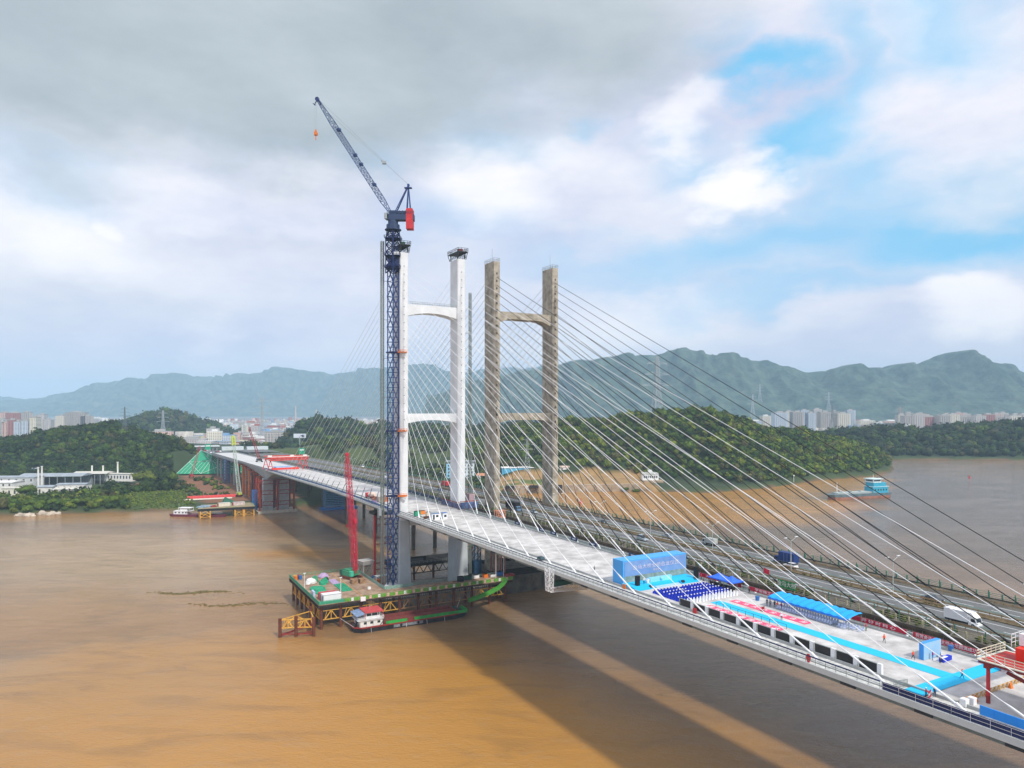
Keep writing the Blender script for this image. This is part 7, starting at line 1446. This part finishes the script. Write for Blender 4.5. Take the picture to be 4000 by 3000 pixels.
for i, (px, Y, w, h) in enumerate(((830, 1500, 60, 14), (780, 1560, 70, 9), (720, 1450, 60, 10), (890, 1620, 80, 10))): block(P2(px, Y), Y, w, 24, h, 4, 3, 'broad yellowish hall at the near side of the left town, %s' % ('first', 'second', 'third', 'fourth')[i], 'yellowish halls of the left town')
for i, (px, Y, h) in enumerate(((1155, 2700, 95), (1235, 2750, 80))):
    m = MB(); m.tube((0, 0, 0), (0, 0, h), 3.2, 2.2, n=10); solo(m, 'chimney', [mat('pale_stack', '#c9b8ae', .7)], 'distant factory chimney left of the bridge, %s one' % ('left', 'right')[i], 'chimney', (P2(px, Y), Y, 4), frame='W')
# the rest of the town: thousands of small far houses that read as one mass
tn = 5200; u = rng.random(tn); px = np.where(u < .62, rng.uniform(-50, 1560, tn), rng.uniform(2150, 4050, tn)); Yt = 1400 + 3600 * rng.random(tn) ** 1.25; Yt = np.where(px > 1560, np.maximum(Yt, 2300 + 500 * rng.random(tn)), Yt); Xt = (px - 2000) / 2776 * Yt
ok = (hz_(Xt, Yt) < 6) & ~((px < 560) & (Yt < 2000)); Xt, Yt = Xt[ok], Yt[ok]; tn = len(Xt)
Lb = rng.uniform(8, 38, tn); Wb = rng.uniform(8, 20, tn); Hb = rng.choice([5, 6, 8, 10, 12, 15, 20, 30], tn, p=[.16, .18, .2, .16, .12, .09, .06, .03]); an = rng.uniform(-.5, .5, tn)
cx = np.array([[-1, -1, 0], [1, -1, 0], [1, 1, 0], [-1, 1, 0], [-1, -1, 1], [1, -1, 1], [1, 1, 1], [-1, 1, 1]]) * [.5, .5, 1]
lx = cx[None, :, 0] * Lb[:, None]; ly = cx[None, :, 1] * Wb[:, None]; V = np.stack([lx * np.cos(an)[:, None] - ly * np.sin(an)[:, None] + Xt[:, None], lx * np.sin(an)[:, None] + ly * np.cos(an)[:, None] + Yt[:, None], cx[None, :, 2] * Hb[:, None] + 3.6], -1).reshape(-1, 3)
q = np.array([[0, 1, 5], [0, 5, 4], [1, 2, 6], [1, 6, 5], [2, 3, 7], [2, 7, 6], [3, 0, 4], [3, 4, 7], [4, 5, 6], [4, 6, 7]]); Ft = (q[None] + (np.arange(tn) * 8)[:, None, None]).reshape(-1, 3)
TP = np.array([sl(h) for h in ('#e6e2da', '#d2ccc2', '#c9a79a', '#b9c2c9', '#efeeea', '#a9a49c', '#b56f62', '#8aa4c0', '#d8cfae')]); Tt = np.repeat(TP[rng.integers(len(TP), size=tn)] * rng.uniform(.7, 1.05, (tn, 1)), 8, 0)
tw = add_mesh('distant_town', V, Ft, Tt, mat('town_walls', (.95, .95, .95), .85, var=.35, scale=.12, tint=True, col2=(1, 1, 1))); tag(tw, 'dense mass of small far houses filling the hazy plain below the mountains', None, None, 'stuff')
# individual trees along the left bank edge
def tree(lb, x, y, r_, hgt, pal, group):
    z = float(hz_(np.array([x]), np.array([y]))[0]); rt = thing('tree', lb, 'tree', (x, y, z), 0, group, 'W')
    m = MB(); m.tube((0, 0, -.3), (0, 0, hgt * .6), .28, .14, n=6)
    for k in range(4): a = k * 1.6 + x; m.tube((0, 0, hgt * (.3 + .08 * k)), (math.cos(a) * r_ * .6, math.sin(a) * r_ * .6, hgt * (.6 + .06 * k)), .12, .05, n=5)
    m.build('trunk', bark, rt)
    v, f = crown_variant(int(abs(x * 7 + y)) % 997, 150, 2, .17); v2 = v * np.array([r_, r_, hgt * .36]); v2[:, 2] += hgt * .66; v2 += .12 * r_ * np.sin(v2[:, [1, 2, 0]] * 2.3 / r_ * 2)
    c = PAL[pal] * random.uniform(.8, 1.3); o = add_mesh('crown', v2, f, np.clip(np.tile(c, (len(v2), 1)) * (1 + .2 * rng.normal(size=(len(v2), 1))), .004, 1), fol); o.parent = rt
random.seed(99)
for i in range(46):
    x = -420 + i * 3.4 + random.uniform(-2, 2); y = float(shore(np.array([x]))[0]) + random.uniform(11, 20); t, s = ts_(x, y)
    if t > 11: continue
    tree('bushy tree at the water edge of the left bank', x, y, random.uniform(3, 5), random.uniform(5, 9), random.choice([2, 3, 4, 3, 1]), 'trees along the left water edge')
for x, y, r_, h, lb in ((-385, 742, 11, 15, 'broad bright green tree above the white row building'), (-437, 640, 8, 12, 'round green tree in front of the round-vent shed'), (116, 728, 4, 5, 'green bush at the foot of the retaining wall, left one'), (127, 727, 4.5, 5, 'green bush at the foot of the retaining wall, right one')): tree(lb, x, y, r_, h, 4 if r_ > 8 else 3, None)
# ================================================================== LABELS OF LOOK-ALIKES
import collections
def uniq(right=False):
    d = collections.defaultdict(list)
    for o in sc.collection.objects:
        if o.parent is None and o.get('label') and o.get('category'): d[o['label']].append(o)
    for lb, l in d.items():
        if len(l) < 2 or 'chair' in lb: continue
        fr = any(w in lb for w in ('lamp', 'strut', 'barrier'))
        l.sort(key=lambda o: (o.location.x / max(1, o.location.y)) * (-1 if fr else 1))
        for i, o in enumerate(l): o['label'] = '%s, %s from %s' % (lb, nth(i), 'right' if fr else 'left')
uniq()
# ================================================================== HAZE
hm = bpy.data.materials.new('haze'); hm.use_nodes = True; ht = hm.node_tree; ht.nodes.clear()
pv = ht.nodes.new('ShaderNodeVolumePrincipled'); pv.inputs['Color'].default_value = (.54, .80, 1.0, 1); pv.inputs['Density'].default_value = .000105; pv.inputs['Anisotropy'].default_value = -.2
ho = ht.nodes.new('ShaderNodeOutputMaterial'); ht.links.new(pv.outputs[0], ho.inputs['Volume'])
hb = MB(); hb.box(-14500, 14500, -900, 14500, -9, 640); h_ = hb.build('haze', hm); h_['kind'] = 'stuff'
